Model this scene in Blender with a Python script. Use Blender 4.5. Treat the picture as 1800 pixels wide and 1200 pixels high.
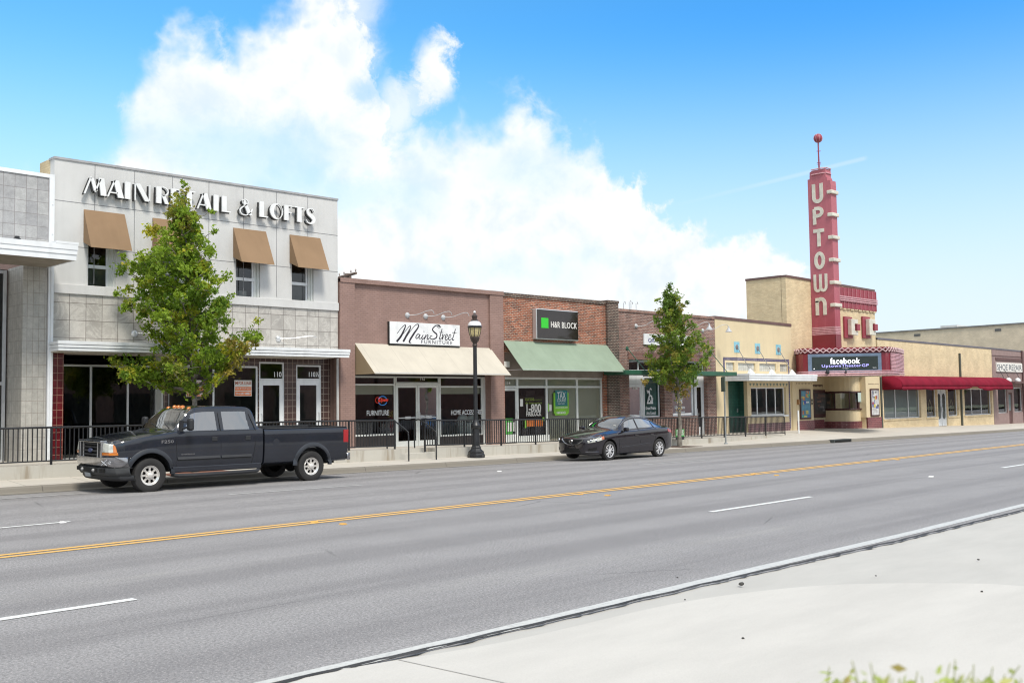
import bpy, bmesh, math, random
from mathutils import Vector, Matrix, noise
random.seed(7)
R = math.radians
for o in list(bpy.data.objects): bpy.data.objects.remove(o)
SC = bpy.context.scene
COL = SC.collection
# ------------------------------------------------------------------ camera
FPX, CAMH = 1800.0, 1.92
YAW, PIT, ROL = R(45.092), R(3.336), R(0.788)
_M = (Matrix(((math.cos(ROL), math.sin(ROL), 0), (-math.sin(ROL), math.cos(ROL), 0), (0, 0, 1))) @
      Matrix(((1, 0, 0), (0, math.cos(PIT), math.sin(PIT)), (0, -math.sin(PIT), math.cos(PIT)))) @
      Matrix(((math.cos(YAW), -math.sin(YAW), 0), (0, 0, -1), (math.sin(YAW), math.cos(YAW), 0))))
EYE = Vector((0, 0, CAMH))
def ray(px, py): return _M.transposed() @ Vector(((px-900)/FPX, (py-600)/FPX, 1))
def W(px, py, Y):
    d = ray(px, py); return EYE + d*(Y/d.y)
def G(px, py, z=0.0):
    d = ray(px, py); return EYE + d*((z-CAMH)/d.z)
cam = bpy.data.cameras.new('camera'); camo = bpy.data.objects.new('camera', cam); COL.objects.link(camo)
cam.sensor_width = 36; cam.lens = 36; cam.clip_start = 0.1; cam.clip_end = 6000
rt, dn, fw = _M[0], _M[1], _M[2]
camo.matrix_world = Matrix(((rt.x, -dn.x, -fw.x, 0), (rt.y, -dn.y, -fw.y, 0), (rt.z, -dn.z, -fw.z, CAMH), (0, 0, 0, 1)))
cam.dof.use_dof = True; cam.dof.focus_distance = 24; cam.dof.aperture_fstop = 5.0
SC.camera = camo
SC.cycles.filter_width = 1.15
SC.render.resolution_x, SC.render.resolution_y = 1024, 682
SC.view_settings.view_transform = 'Standard'; SC.view_settings.look = 'None'
SC.view_settings.gamma = 1; SC.view_settings.use_curve_mapping = False
SC.view_settings.exposure = 1.2
# ------------------------------------------------------------------ sun
SUN_EL, SUN_AZ = R(56), R(199)      # azimuth measured clockwise from +Y
sd = Vector((math.sin(SUN_AZ)*math.cos(SUN_EL), math.cos(SUN_AZ)*math.cos(SUN_EL), math.sin(SUN_EL)))
sun = bpy.data.lights.new('sun', 'SUN'); sun.energy = 1.6; sun.angle = R(14); sun.color = (1, .94, .84)
suno = bpy.data.objects.new('sun', sun); COL.objects.link(suno)
suno.rotation_euler = sd.to_track_quat('Z', 'Y').to_euler(); suno.location = (0, -20, 40)
# ------------------------------------------------------------------ world
wd = bpy.data.worlds.new('World'); SC.world = wd; wd.use_nodes = True
nt = wd.node_tree; nt.nodes.clear()
class NG:
    def __init__(s, tree): s.t = tree
    def n(s, typ, **kw):
        nd = s.t.nodes.new(typ)
        for k, v in kw.items(): setattr(nd, k, v)
        return nd
    def put(s, sock, v):
        if isinstance(v, bpy.types.NodeSocket): s.t.links.new(v, sock)
        elif v is not None: sock.default_value = v
    def m(s, op, a, b=None, c=None, clamp=False):
        nd = s.n('ShaderNodeMath', operation=op, use_clamp=clamp)
        s.put(nd.inputs[0], a)
        if b is not None: s.put(nd.inputs[1], b)
        if c is not None: s.put(nd.inputs[2], c)
        return nd.outputs[0]
    def noise(s, vec, scale, detail=4, rough=.55, dist=0):
        nd = s.n('ShaderNodeTexNoise'); s.put(nd.inputs['Vector'], vec)
        nd.inputs['Scale'].default_value = scale; nd.inputs['Detail'].default_value = detail
        nd.inputs['Roughness'].default_value = rough; nd.inputs['Distortion'].default_value = dist
        return nd.outputs[0]
    def smooth(s, v, a, b, o0=0., o1=1.):
        nd = s.n('ShaderNodeMapRange', interpolation_type='SMOOTHSTEP'); s.put(nd.inputs[0], v)
        nd.inputs[1].default_value = a; nd.inputs[2].default_value = b
        nd.inputs[3].default_value = o0; nd.inputs[4].default_value = o1
        return nd.outputs[0]
    def mix(s, f, a, b):
        nd = s.n('ShaderNodeMix', data_type='RGBA'); s.put(nd.inputs[0], f)
        s.put(nd.inputs[6], a if isinstance(a, bpy.types.NodeSocket) else (*a, 1))
        s.put(nd.inputs[7], b if isinstance(b, bpy.types.NodeSocket) else (*b, 1))
        return nd.outputs[2]
    def ramp(s, f, stops, interp='LINEAR'):
        nd = s.n('ShaderNodeValToRGB'); s.put(nd.inputs[0], f); cr = nd.color_ramp; cr.interpolation = interp
        while len(cr.elements) < len(stops): cr.elements.new(.5)
        for e, (p, c) in zip(cr.elements, stops):
            e.position = p; e.color = (c, c, c, 1) if not hasattr(c, '__len__') else (*c, 1)
        return nd.outputs[0]
g = NG(nt)
tc = g.n('ShaderNodeTexCoord').outputs['Generated']
sky = g.n('ShaderNodeTexSky', sky_type='NISHITA', sun_disc=False)
sky.sun_elevation = SUN_EL; sky.sun_rotation = SUN_AZ; sky.altitude = 150; sky.air_density = 1.0; sky.dust_density = .6; sky.ozone_density = 2.5
tint = g.n('ShaderNodeMix', data_type='RGBA', blend_type='MULTIPLY'); tint.inputs[0].default_value = 1
g.put(tint.inputs[6], sky.outputs[0]); pass
sep = g.n('ShaderNodeSeparateXYZ'); g.put(sep.inputs[0], tc)
x_, y_, z_ = sep.outputs
wa = g.m('SUBTRACT', g.noise(tc, 9, 7, .62), .5); wb = g.m('SUBTRACT', g.noise(tc, 26, 7, .7, .4), .5)
g.put(tint.inputs[7], g.mix(g.smooth(g.m('ARCTAN2', x_, y_), R(20), R(68)), (.46, .98, 1.08), (.255, .78, 1.1)))
az = g.m('ADD', g.m('ARCTAN2', x_, y_), g.m('MULTIPLY', wb, .05))
el = g.m('ADD', g.m('ARCSINE', z_), g.m('ADD', g.m('MULTIPLY', wa, .055), g.m('MULTIPLY', wb, .05)))
def azel(px, py):
    d = ray(px, py).normalized(); return math.atan2(d.x, d.y), math.asin(d.z)
prof = [(-60, 330), (110, 300), (190, 262), (222, 165), (262, 118), (295, 55), (335, 28), (375, 30), (402, 62), (440, 48), (478, 18), (520, -30), (575, -60),
        (615, -25), (650, 60), (672, 150), (700, 205), (745, 215), (785, 235), (840, 200), (915, 172), (985, 205), (1040, 245), (1090, 300), (1130, 345),
        (1165, 392), (1235, 432), (1320, 432), (1380, 465), (1440, 520), (1620, 596), (2100, 640)]
A0, A1 = azel(-300, 400)[0], azel(2300, 600)[0]
stops = [((azel(px, py)[0]-A0)/(A1-A0), azel(px, py)[1]/.6) for px, py in prof]
azn = g.m('DIVIDE', g.m('SUBTRACT', az, A0), A1-A0)
top = g.m('MULTIPLY', g.ramp(azn, [(p, max(v, 0)) for p, v in stops], 'EASE'), .6)
bil = g.m('ABSOLUTE', g.m('SUBTRACT', g.noise(tc, 15, 3, .5), .5)); bil2 = g.m('ABSOLUTE', g.m('SUBTRACT', g.noise(tc, 38, 3, .5), .5))
top = g.m('ADD', top, g.m('ADD', g.m('MULTIPLY', g.m('SUBTRACT', .12, bil), .16), g.m('MULTIPLY', g.m('SUBTRACT', .12, bil2), .07)))
soft = g.smooth(az, azel(1000, 300)[0], azel(1150, 380)[0], .05, .02)
soft = g.m('ADD', soft, g.m('MULTIPLY', g.noise(tc, 4, 2), .012))
mask = g.m('DIVIDE', g.m('SUBTRACT', top, el), soft)
mask = g.smooth(mask, 0, 1)
def blob(px, py, rx, ry, soft=.5, rot=0):
    a, e = azel(px, py); kx = rx/FPX; ky = ry/FPX
    u = g.m('DIVIDE', g.m('SUBTRACT', az, a), kx); v = g.m('DIVIDE', g.m('SUBTRACT', el, e), ky)
    d = g.m('SQRT', g.m('ADD', g.m('MULTIPLY', u, u), g.m('MULTIPLY', v, v)))
    return g.smooth(d, 1+soft/2, 1-soft/2)
for (px, py, rx, ry, s, f) in [(765, 128, 38, 55, .7, .95), (700, 190, 36, 46, 1.0, .75), (735, 170, 45, 25, 1, .6), (640, 20, 40, 45, 1.0, .6), (630, 95, 40, 60, 1.2, .45)]:
    mask = g.m('MAXIMUM', mask, g.m('MULTIPLY', blob(px, py, rx, ry, s), f))
for (px, py, rx, ry, s, f) in [(440, 265, 165, 62, 1.3, .5), (560, 345, 150, 38, 1.3, .5), (745, 330, 50, 80, 1.3, .2), (700, 50, 45, 60, 1, .8),
                               (650, 165, 34, 28, 1.2, .5), (120, 230, 90, 60, 1, .9), (870, 480, 120, 40, 1.2, .3), (1010, 480, 60, 40, 1.2, .25), (930, 300, 90, 50, 1.4, .3)]:
    mask = g.m('MULTIPLY', mask, g.m('SUBTRACT', 1, g.m('MULTIPLY', blob(px, py, rx, ry, s), f)))
puff = g.noise(tc, 14, 6, .6, .5)
mask = g.m('MULTIPLY', mask, g.smooth(g.noise(tc, 6, 4), .25, .5, .9, 1))
# vapour trail
d1, d2 = ray(1130, 375).normalized(), ray(1522, 278).normalized()
nn = d1.cross(d2).normalized(); mid = (d1+d2).normalized()
dot = g.n('ShaderNodeVectorMath', operation='DOT_PRODUCT'); g.put(dot.inputs[0], tc); dot.inputs[1].default_value = nn
dm = g.n('ShaderNodeVectorMath', operation='DOT_PRODUCT'); g.put(dm.inputs[0], tc); dm.inputs[1].default_value = (d2-d1).normalized()
hw = abs((d2-mid).dot((d2-d1).normalized())); c0 = mid.dot((d2-d1).normalized())
tr = g.smooth(g.m('ABSOLUTE', dot.outputs['Value']), .0030, .0004)
al = g.m('SUBTRACT', dm.outputs['Value'], c0)
tr = g.m('MULTIPLY', g.m('MULTIPLY', tr, g.smooth(al, -hw, hw*.8)), g.smooth(al, hw*1.03, hw*.97))
mask = g.m('MAXIMUM', mask, g.m('MULTIPLY', tr, .2))
haze = g.smooth(z_, .36, 0.04, 0, .95)
lum = g.m('ADD', g.m('MULTIPLY', g.m('SUBTRACT', 1, g.m('ABSOLUTE', g.m('MULTIPLY', g.m('SUBTRACT', g.noise(tc, 13, 5, .55), .5), 4))), .25), g.m('MULTIPLY', puff, .5))
cloudc = g.mix(g.smooth(lum, .30, .52), (3.7, 4.1, 4.35), (4.65, 4.68, 4.68))
# unseen broken cloud added overhead and behind the camera, for soft white fill light
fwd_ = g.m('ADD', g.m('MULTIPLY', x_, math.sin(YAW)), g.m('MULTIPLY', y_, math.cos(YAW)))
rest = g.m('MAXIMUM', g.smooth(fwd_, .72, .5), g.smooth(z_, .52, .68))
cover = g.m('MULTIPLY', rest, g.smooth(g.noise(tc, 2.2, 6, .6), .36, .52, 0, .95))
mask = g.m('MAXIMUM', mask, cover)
base = g.mix(haze, tint.outputs[2], (3.75, 4.15, 4.45))
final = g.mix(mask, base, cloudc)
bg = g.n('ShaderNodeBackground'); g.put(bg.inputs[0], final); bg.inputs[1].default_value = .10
out = g.n('ShaderNodeOutputWorld'); nt.links.new(bg.outputs[0], out.inputs[0])
# ------------------------------------------------------------------ helpers
def tag(o, label=None, cat=None, group=None, kind=None):
    if label: o['label'] = label
    if cat: o['category'] = cat
    if group: o['group'] = group
    if kind: o['kind'] = kind
    return o
def thing(name, label, cat, loc=(0, 0, 0), rz=0, group=None):
    o = bpy.data.objects.new(name, None); COL.objects.link(o); o.empty_display_size = .2
    o.location = loc; o.rotation_euler = (0, 0, rz); return tag(o, label, cat, group)
def rootpos(p):
    v = Vector((0, 0, 0))
    while p is not None:
        v += Vector(p.location); p = p.parent
    return v
class MB:
    def __init__(s): s.v = []; s.f = []; s.m = []; s.mi = 0
    def add(s, vs, fs, mi=None):
        b = len(s.v); s.v += [tuple(v) for v in vs]; s.f += [tuple(b+i for i in f) for f in fs]
        s.m += [s.mi if mi is None else mi]*len(fs); return s
    def box(s, x0, x1, y0, y1, z0, z1, mi=None):
        x0, x1 = min(x0, x1), max(x0, x1); y0, y1 = min(y0, y1), max(y0, y1); z0, z1 = min(z0, z1), max(z0, z1)
        return s.add([(x0, y0, z0), (x1, y0, z0), (x1, y1, z0), (x0, y1, z0), (x0, y0, z1), (x1, y0, z1), (x1, y1, z1), (x0, y1, z1)],
                     [(0, 3, 2, 1), (4, 5, 6, 7), (0, 1, 5, 4), (1, 2, 6, 5), (2, 3, 7, 6), (3, 0, 4, 7)], mi)
    def hexa(s, p, mi=None):   # 8 points: bottom ring then top ring
        return s.add(p, [(0, 3, 2, 1), (4, 5, 6, 7), (0, 1, 5, 4), (1, 2, 6, 5), (2, 3, 7, 6), (3, 0, 4, 7)], mi)
    def quad(s, a, b, c, d, mi=None): return s.add([a, b, c, d], [(0, 1, 2, 3)], mi)
    def prism(s, pts, off, mi=None):   # pts 3D polygon, extruded by vector off
        n = len(pts); off = Vector(off); a = [Vector(p) for p in pts]; b = [p+off for p in a]
        fs = [tuple(range(n))[::-1], tuple(range(n, 2*n))] + [(i, (i+1) % n, n+(i+1) % n, n+i) for i in range(n)]
        return s.add(a+b, fs, mi)
    def tube(s, pts, r, n=8, closed=False, mi=None, r1=None):
        pts = [Vector(p) for p in pts]; rings = []; N = len(pts); up = None
        for i, p in enumerate(pts):
            t = (pts[(i+1) % N]-pts[i-1]) if closed else (pts[min(i+1, N-1)]-pts[max(i-1, 0)])
            t = t.normalized() if t.length > 1e-9 else Vector((0, 0, 1))
            if up is None: up = Vector((0, 0, 1)) if abs(t.z) < .95 else Vector((1, 0, 0))
            a = t.cross(up)
            if a.length < 1e-4: a = t.orthogonal()
            a.normalize(); b = a.cross(t).normalized(); up = b
            rr = r if r1 is None else r+(r1-r)*i/max(N-1, 1)
            if isinstance(r, (list, tuple)): rr = r[i]
            rings.append([p+a*(rr*math.cos(2*math.pi*k/n))+b*(rr*math.sin(2*math.pi*k/n)) for k in range(n)])
        vs = [q for ring in rings for q in ring]; fs = []
        M = N if closed else N-1
        for i in range(M):
            j = (i+1) % N
            for k in range(n): fs.append((i*n+k, i*n+(k+1) % n, j*n+(k+1) % n, j*n+k))
        if not closed: fs += [tuple(range(n))[::-1], tuple((N-1)*n+k for k in range(n))]
        return s.add(vs, fs, mi)
    def lathe(s, prof, n=24, c=(0, 0, 0), axis='z', sx=1, sy=1, mi=None, cap=True):
        vs = []; fs = []; c = Vector(c)
        for (r, h) in prof:
            for k in range(n):
                a = 2*math.pi*k/n; u, v = r*math.cos(a)*sx, r*math.sin(a)*sy
                vs.append(c+(Vector((u, v, h)) if axis == 'z' else Vector((u, h, v)) if axis == 'y' else Vector((h, u, v))))
        for i in range(len(prof)-1):
            for k in range(n): fs.append((i*n+k, i*n+(k+1) % n, (i+1)*n+(k+1) % n, (i+1)*n+k))
        if cap and prof[0][0] > 1e-6: fs.append(tuple(range(n))[::-1])
        if cap and prof[-1][0] > 1e-6: fs.append(tuple((len(prof)-1)*n+k for k in range(n)))
        return s.add(vs, fs, mi)
    def ball(s, c, r, n=12, mi=None, sz=1):
        return s.lathe([(max(r*math.sin(math.pi*i/8), 1e-7), -r*sz*math.cos(math.pi*i/8)) for i in range(9)], n, c, mi=mi)
    def grid(s, fn, us, vs_, mi=None):
        P = [fn(u, v) for v in vs_ for u in us]; n = len(us)
        return s.add(P, [(j*n+i, j*n+i+1, (j+1)*n+i+1, (j+1)*n+i) for j in range(len(vs_)-1) for i in range(n-1)], mi)
    def build(s, name, mats, parent=None, smooth=False, bevel=0, local=False):
        me = bpy.data.meshes.new(name); off = Vector((0, 0, 0)) if (parent is None or local) else rootpos(parent)
        me.from_pydata([tuple(Vector(v)-off) for v in s.v], [], s.f)
        if not isinstance(mats, (list, tuple)): mats = [mats]
        for m in mats: me.materials.append(m)
        if any(s.m): me.polygons.foreach_set('material_index', s.m)
        bm = bmesh.new(); bm.from_mesh(me); bmesh.ops.recalc_face_normals(bm, faces=bm.faces)
        bm.to_mesh(me); bm.free()
        if smooth:
            me.polygons.foreach_set('use_smooth', [True]*len(me.polygons)); me.set_sharp_from_angle(angle=R(smooth if smooth is not True else 40))
        o = bpy.data.objects.new(name, me); COL.objects.link(o)
        if parent is not None: o.parent = parent
        if bevel:
            b = o.modifiers.new('bevel', 'BEVEL'); b.width = bevel; b.segments = 2; b.limit_method = 'ANGLE'; b.angle_limit = R(40); b.harden_normals = False
        me.update(); return o
def struct(mb, name, mats, **k): return tag(mb.build(name, mats, **k), kind='structure')
_txtcache = {}
def text_geo(txt, bold=0.0, shear=0.0, spacing=1.0):
    key = (txt, bold, shear, spacing)
    if key in _txtcache: return _txtcache[key]
    cu = bpy.data.curves.new('t', 'FONT'); cu.body = txt; cu.size = 1; cu.offset = bold; cu.shear = shear
    cu.space_character = spacing; cu.resolution_u = 3; cu.fill_mode = 'FRONT'
    ob = bpy.data.objects.new('t', cu); COL.objects.link(ob); bpy.context.view_layer.update()
    me = ob.evaluated_get(bpy.context.evaluated_depsgraph_get()).to_mesh()
    vs = [v.co.copy() for v in me.vertices]; fs = [tuple(p.vertices) for p in me.polygons]
    ob.evaluated_get(bpy.context.evaluated_depsgraph_get()).to_mesh_clear()
    bpy.data.objects.remove(ob); bpy.data.curves.remove(cu)
    _txtcache[key] = (vs, fs); return vs, fs
def put_text(mb, txt, org, right, up, w, h, depth=.006, bold=0., shear=0., spacing=1., mi=None):
    """text filling a w x h box whose lower-left corner is org; right, up unit vectors; thickness towards the viewer"""
    vs, fs = text_geo(txt, bold, shear, spacing)
    x0 = min(v.x for v in vs); x1 = max(v.x for v in vs); y0 = min(v.y for v in vs); y1 = max(v.y for v in vs)
    right = Vector(right); up = Vector(up); nrm = right.cross(up).normalized(); org = Vector(org)
    P = [org+right*((v.x-x0)/(x1-x0)*w)+up*((v.y-y0)/(y1-y0)*h) for v in vs]; n = len(P)
    cnt = {}
    for f in fs:
        for a, b in zip(f, f[1:]+f[:1]):
            cnt[(a, b)] = 1
    edges = [(a, b) for (a, b) in cnt if (b, a) not in cnt]
    F = [tuple(n+i for i in f) for f in fs]+[(a, b, n+b, n+a) for a, b in edges]
    return mb.add(P+[p+nrm*depth for p in P], F, mi)
def ftext(mb, txt, px0, py0, px1, py1, Y, **k):
    """text on a facade plane, lower-left pixel (px0,py0) to upper right (px1,py1)"""
    a = W(px0, py0, Y); xm = (px0+px1)/2
    zt = W(xm, py1, Y).z; zb = W(xm, py0, Y).z; X1 = W(px1, py0, Y).x
    return put_text(mb, txt, (a.x, Y, zb), (1, 0, 0), (0, 0, 1), X1-a.x, zt-zb, **k)
def stroke2d(mb, pts, w, org, right, up, depth, mi=None):
    """ribbon of constant width through 2D pts, in the plane right/up"""
    right = Vector(right); up = Vector(up); nrm = right.cross(up).normalized(); org = Vector(org); L = []; Rr = []
    P = [Vector((p[0], p[1])) for p in pts]; N = len(P)
    for i in range(N):
        t = P[min(i+1, N-1)]-P[max(i-1, 0)]; t.normalize(); nn_ = Vector((-t.y, t.x)); ww = w[i] if isinstance(w, (list, tuple)) else w
        if 0 < i < N-1:
            a = (P[i]-P[i-1]).normalized(); c = max(.5, abs(Vector((-a.y, a.x)).dot(nn_))); ww = ww/c
        L.append(P[i]+nn_*ww/2); Rr.append(P[i]-nn_*ww/2)
    to3 = lambda q: org+right*q.x+up*q.y
    vs = [to3(q) for q in L+Rr]; vs += [v+nrm*depth for v in vs]; fs = []; n = 2*N
    for i in range(N-1):
        a, b, c, d = i, i+1, N+i+1, N+i
        fs += [(n+a, n+d, n+c, n+b), (a, b, n+b, n+a), (d, n+d, n+c, c)]
    fs += [(0, n, n+N, N), (N-1, 2*N-1, n+2*N-1, n+N-1)]
    return mb.add(vs, fs, mi)
def arc(cx, cy, r, a0, a1, n=10, ry=None):
    ry = ry or r
    return [(cx+r*math.cos(R(a0+(a1-a0)*i/n)), cy+ry*math.sin(R(a0+(a1-a0)*i/n))) for i in range(n+1)]
def lerp(a, b, t): return a+(b-a)*t
def pl(x, tab):
    if x <= tab[0][0]: return tab[0][1]
    for (a, u), (b, v) in zip(tab, tab[1:]):
        if x <= b: return u+(v-u)*(x-a)/(b-a)
    return tab[-1][1]
def sm(x, tab):   # smooth (monotone-ish cubic) interpolation
    if x <= tab[0][0]: return tab[0][1]
    if x >= tab[-1][0]: return tab[-1][1]
    n = len(tab)
    for i in range(n-1):
        if x <= tab[i+1][0]:
            x0, y0 = tab[i]; x1, y1 = tab[i+1]; h = x1-x0; d = (y1-y0)/h
            dl = (y0-tab[i-1][1])/(x0-tab[i-1][0]) if i > 0 else d
            dr = (tab[i+2][1]-y1)/(tab[i+2][0]-x1) if i < n-2 else d
            m0 = 0 if dl*d <= 0 else 2*dl*d/(dl+d); m1 = 0 if dr*d <= 0 else 2*dr*d/(dr+d)
            t = (x-x0)/h
            return (2*t**3-3*t*t+1)*y0+(t**3-2*t*t+t)*h*m0+(-2*t**3+3*t*t)*y1+(t**3-t*t)*h*m1
# ------------------------------------------------------------------ materials
def newmat(name):
    m = bpy.data.materials.new(name); m.use_nodes = True; t = m.node_tree; t.nodes.clear(); gg = NG(t)
    b = gg.n('ShaderNodeBsdfPrincipled'); o = gg.n('ShaderNodeOutputMaterial'); t.links.new(b.outputs[0], o.inputs[0])
    return m, gg, b, o
def obj_vec(gg, scale=(1, 1, 1)):
    v = gg.n('ShaderNodeTexCoord').outputs['Object']
    if scale != (1, 1, 1):
        mp = gg.n('ShaderNodeVectorMath', operation='MULTIPLY'); gg.put(mp.inputs[0], v); mp.inputs[1].default_value = scale; v = mp.outputs[0]
    return v
def wall_vec(gg):
    v = obj_vec(gg); s = gg.n('ShaderNodeSeparateXYZ'); gg.put(s.inputs[0], v); c = gg.n('ShaderNodeCombineXYZ')
    gg.put(c.inputs[0], gg.m('ADD', s.outputs[0], s.outputs[1])); gg.put(c.inputs[1], s.outputs[2]); return c.outputs[0], v, s
def pm(name, col, rough=.6, metal=0., amt=.12, ns=3.0, bump=0., bs=40., coat=0., spec=.5, streak=0., fine=0.):
    m, gg, b, o = newmat(name); v = obj_vec(gg)
    n1 = gg.noise(v, ns, 5)
    f = gg.smooth(n1, .3, .7)
    c = gg.mix(f, [x*(1-amt) for x in col], [min(1, x*(1+amt)) for x in col])
    if fine:
        f2 = gg.smooth(gg.noise(v, 60, 3), .35, .65); dk = gg.n('ShaderNodeMix', data_type='RGBA', blend_type='MULTIPLY')
        dk.inputs[0].default_value = 1; gg.put(dk.inputs[6], c); gg.put(dk.inputs[7], gg.mix(f2, (1-fine,)*3, (1+fine,)*3)); c = dk.outputs[2]
    if streak:
        sv = obj_vec(gg, (2.5, 2.5, .25)); f3 = gg.smooth(gg.noise(sv, 2, 4), .45, .75, 0, streak)
        c = gg.mix(f3, c, [x*.45 for x in col])
    gg.put(b.inputs['Base Color'], c)
    b.inputs['Roughness'].default_value = rough; b.inputs['Metallic'].default_value = metal
    b.inputs['Specular IOR Level'].default_value = spec
    if coat: b.inputs['Coat Weight'].default_value = coat; b.inputs['Coat Roughness'].default_value = .04
    if bump:
        bn = gg.n('ShaderNodeBump'); bn.inputs['Strength'].default_value = bump; bn.inputs['Distance'].default_value = .01
        gg.put(bn.inputs['Height'], gg.noise(v, bs, 3)); gg.put(b.inputs['Normal'], bn.outputs[0])
    return m
def brickm(name, c1, c2, mort, w=.2, h=.068, ms=.008, off=.5, amt=.25, bias=0., bump=.35, rough=.8, blotch=None, ns=1.2, streak=0., jit=0.):
    m, gg, b, o = newmat(name); wv, v, s = wall_vec(gg)
    br = gg.n('ShaderNodeTexBrick'); br.offset = off; br.squash = 1; gg.put(br.inputs['Vector'], wv)
    br.inputs['Color1'].default_value = (*c1, 1); br.inputs['Color2'].default_value = (*c2, 1); br.inputs['Mortar'].default_value = (*mort, 1)
    br.inputs['Scale'].default_value = 1; br.inputs['Mortar Size'].default_value = ms; br.inputs['Mortar Smooth'].default_value = .2
    br.inputs['Bias'].default_value = bias; br.inputs['Brick Width'].default_value = w; br.inputs['Row Height'].default_value = h
    f = gg.smooth(gg.noise(v, ns, 6), .3, .7)
    mx = gg.n('ShaderNodeMix', data_type='RGBA', blend_type='MULTIPLY'); mx.inputs[0].default_value = 1
    gg.put(mx.inputs[6], br.outputs[0]); gg.put(mx.inputs[7], gg.mix(f, (1-amt,)*3, (1+amt*.6,)*3)); c = mx.outputs[2]
    if blotch: c = gg.mix(gg.smooth(gg.noise(v, .5, 5), .5, .7, 0, .5), c, blotch)
    if jit:
        c = gg.mix(gg.smooth(gg.noise(v, 25, 3), .4, .7, 0, jit), c, [x*.5 for x in c2])
    if streak:
        sv = obj_vec(gg, (2.2, 2.2, .2)); c = gg.mix(gg.smooth(gg.noise(sv, 2, 4), .5, .8, 0, streak), c, [x*.5 for x in c1])
    gg.put(b.inputs['Base Color'], c); b.inputs['Roughness'].default_value = rough
    bn = gg.n('ShaderNodeBump'); bn.inputs['Strength'].default_value = bump; bn.inputs['Distance'].default_value = .006; bn.invert = True
    gg.put(bn.inputs['Height'], gg.m('ADD', br.outputs[1], gg.m('MULTIPLY', gg.noise(v, 70, 2), .35))); gg.put(b.inputs['Normal'], bn.outputs[0])
    return m
def glassm(name, tintc=(.75, .8, .78), ior=1.5, refl=1.0):
    m = bpy.data.materials.new(name); m.use_nodes = True; t = m.node_tree; t.nodes.clear(); gg = NG(t)
    tr = gg.n('ShaderNodeBsdfTransparent'); tr.inputs[0].default_value = (*tintc, 1)
    gl = gg.n('ShaderNodeBsdfGlossy'); gl.inputs['Roughness'].default_value = .01; gl.inputs[0].default_value = (.95, .97, 1, 1)
    fr = gg.n('ShaderNodeFresnel'); fr.inputs[0].default_value = ior
    bn = gg.n('ShaderNodeBump'); bn.inputs['Strength'].default_value = .05; bn.inputs['Distance'].default_value = .02
    gg.put(bn.inputs['Height'], gg.noise(obj_vec(gg), 1.3, 2)); gg.put(gl.inputs['Normal'], bn.outputs[0])
    mx = gg.n('ShaderNodeMixShader'); gg.put(mx.inputs[0], gg.m('MULTIPLY', fr.outputs[0], refl, clamp=True)); t.links.new(tr.outputs[0], mx.inputs[1]); t.links.new(gl.outputs[0], mx.inputs[2])
    o = gg.n('ShaderNodeOutputMaterial'); t.links.new(mx.outputs[0], o.inputs[0]); return m
def emit(name, col, st, base=(.02, .02, .02)):
    m, gg, b, o = newmat(name); b.inputs['Base Color'].default_value = (*base, 1)
    b.inputs['Emission Color'].default_value = (*col, 1); b.inputs['Emission Strength'].default_value = st; return m
white = pm('white_paint', (.78, .79, .8), .45, amt=.05, streak=.12)
whitem = pm('white_metal', (.74, .76, .78), .35, amt=.05, streak=.15)
alum = pm('aluminium', (.62, .63, .64), .35, metal=.6, amt=.06)
lightg = pm('pale_frame', (.68, .7, .68), .5, amt=.05)
black = pm('black_iron', (.016, .017, .02), .42, amt=.3)
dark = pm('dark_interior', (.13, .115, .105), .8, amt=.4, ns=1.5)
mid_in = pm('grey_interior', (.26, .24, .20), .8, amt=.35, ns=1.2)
glass = glassm('shop_glass', (.74, .78, .76), 1.5, 1.7)
glassd = glassm('dark_glass', (.5, .53, .52), 1.5, 1.7)
conc = None
# ------------------------------------------------------------------ ground
D = 28.2
EDGE = 26.3
def zk(X): return pl(X, [(8, -.03), (16, -.09), (22, -.14), (34, -.20), (42, -.25), (58, -.36), (80, -.48), (200, -1.0)])
def Yk(X): return pl(X, [(16, 24.85), (35, 24.2), (60, 23.5), (90, 23.0), (200, 22.6)])
def zf(X): return pl(X, [(9.8, .495), (20.7, .426), (27.5, .278), (42.5, .208), (49.5, .17), (60, 0), (78, -.26), (100, -.45), (200, -.8)])
def zedge(X): return pl(X, [(9, .50), (18.6, .46), (25.7, .33), (37, .17), (46, .06)])
def zlow(X):
    return pl(X, [(9, .185), (18.6, .09), (25.8, .014), (37, -.09), (43, -.03), (46, .055)])
def zroad(X, Y):
    if Y < 14: return .0
    s = min(1, (Y-14)/(Yk(X)-14)); return .0+zk(X)*s**1.6
def zside(X, Y):
    k0 = zk(X)+.14; y0 = Yk(X)+.15
    if X < 46:
        return lerp(k0, zlow(X), min(1, max(0, (Y-y0)/(EDGE-y0))))
    return lerp(k0, zf(X), min(1, max(0, (Y-y0)/(D-y0))))
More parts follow.
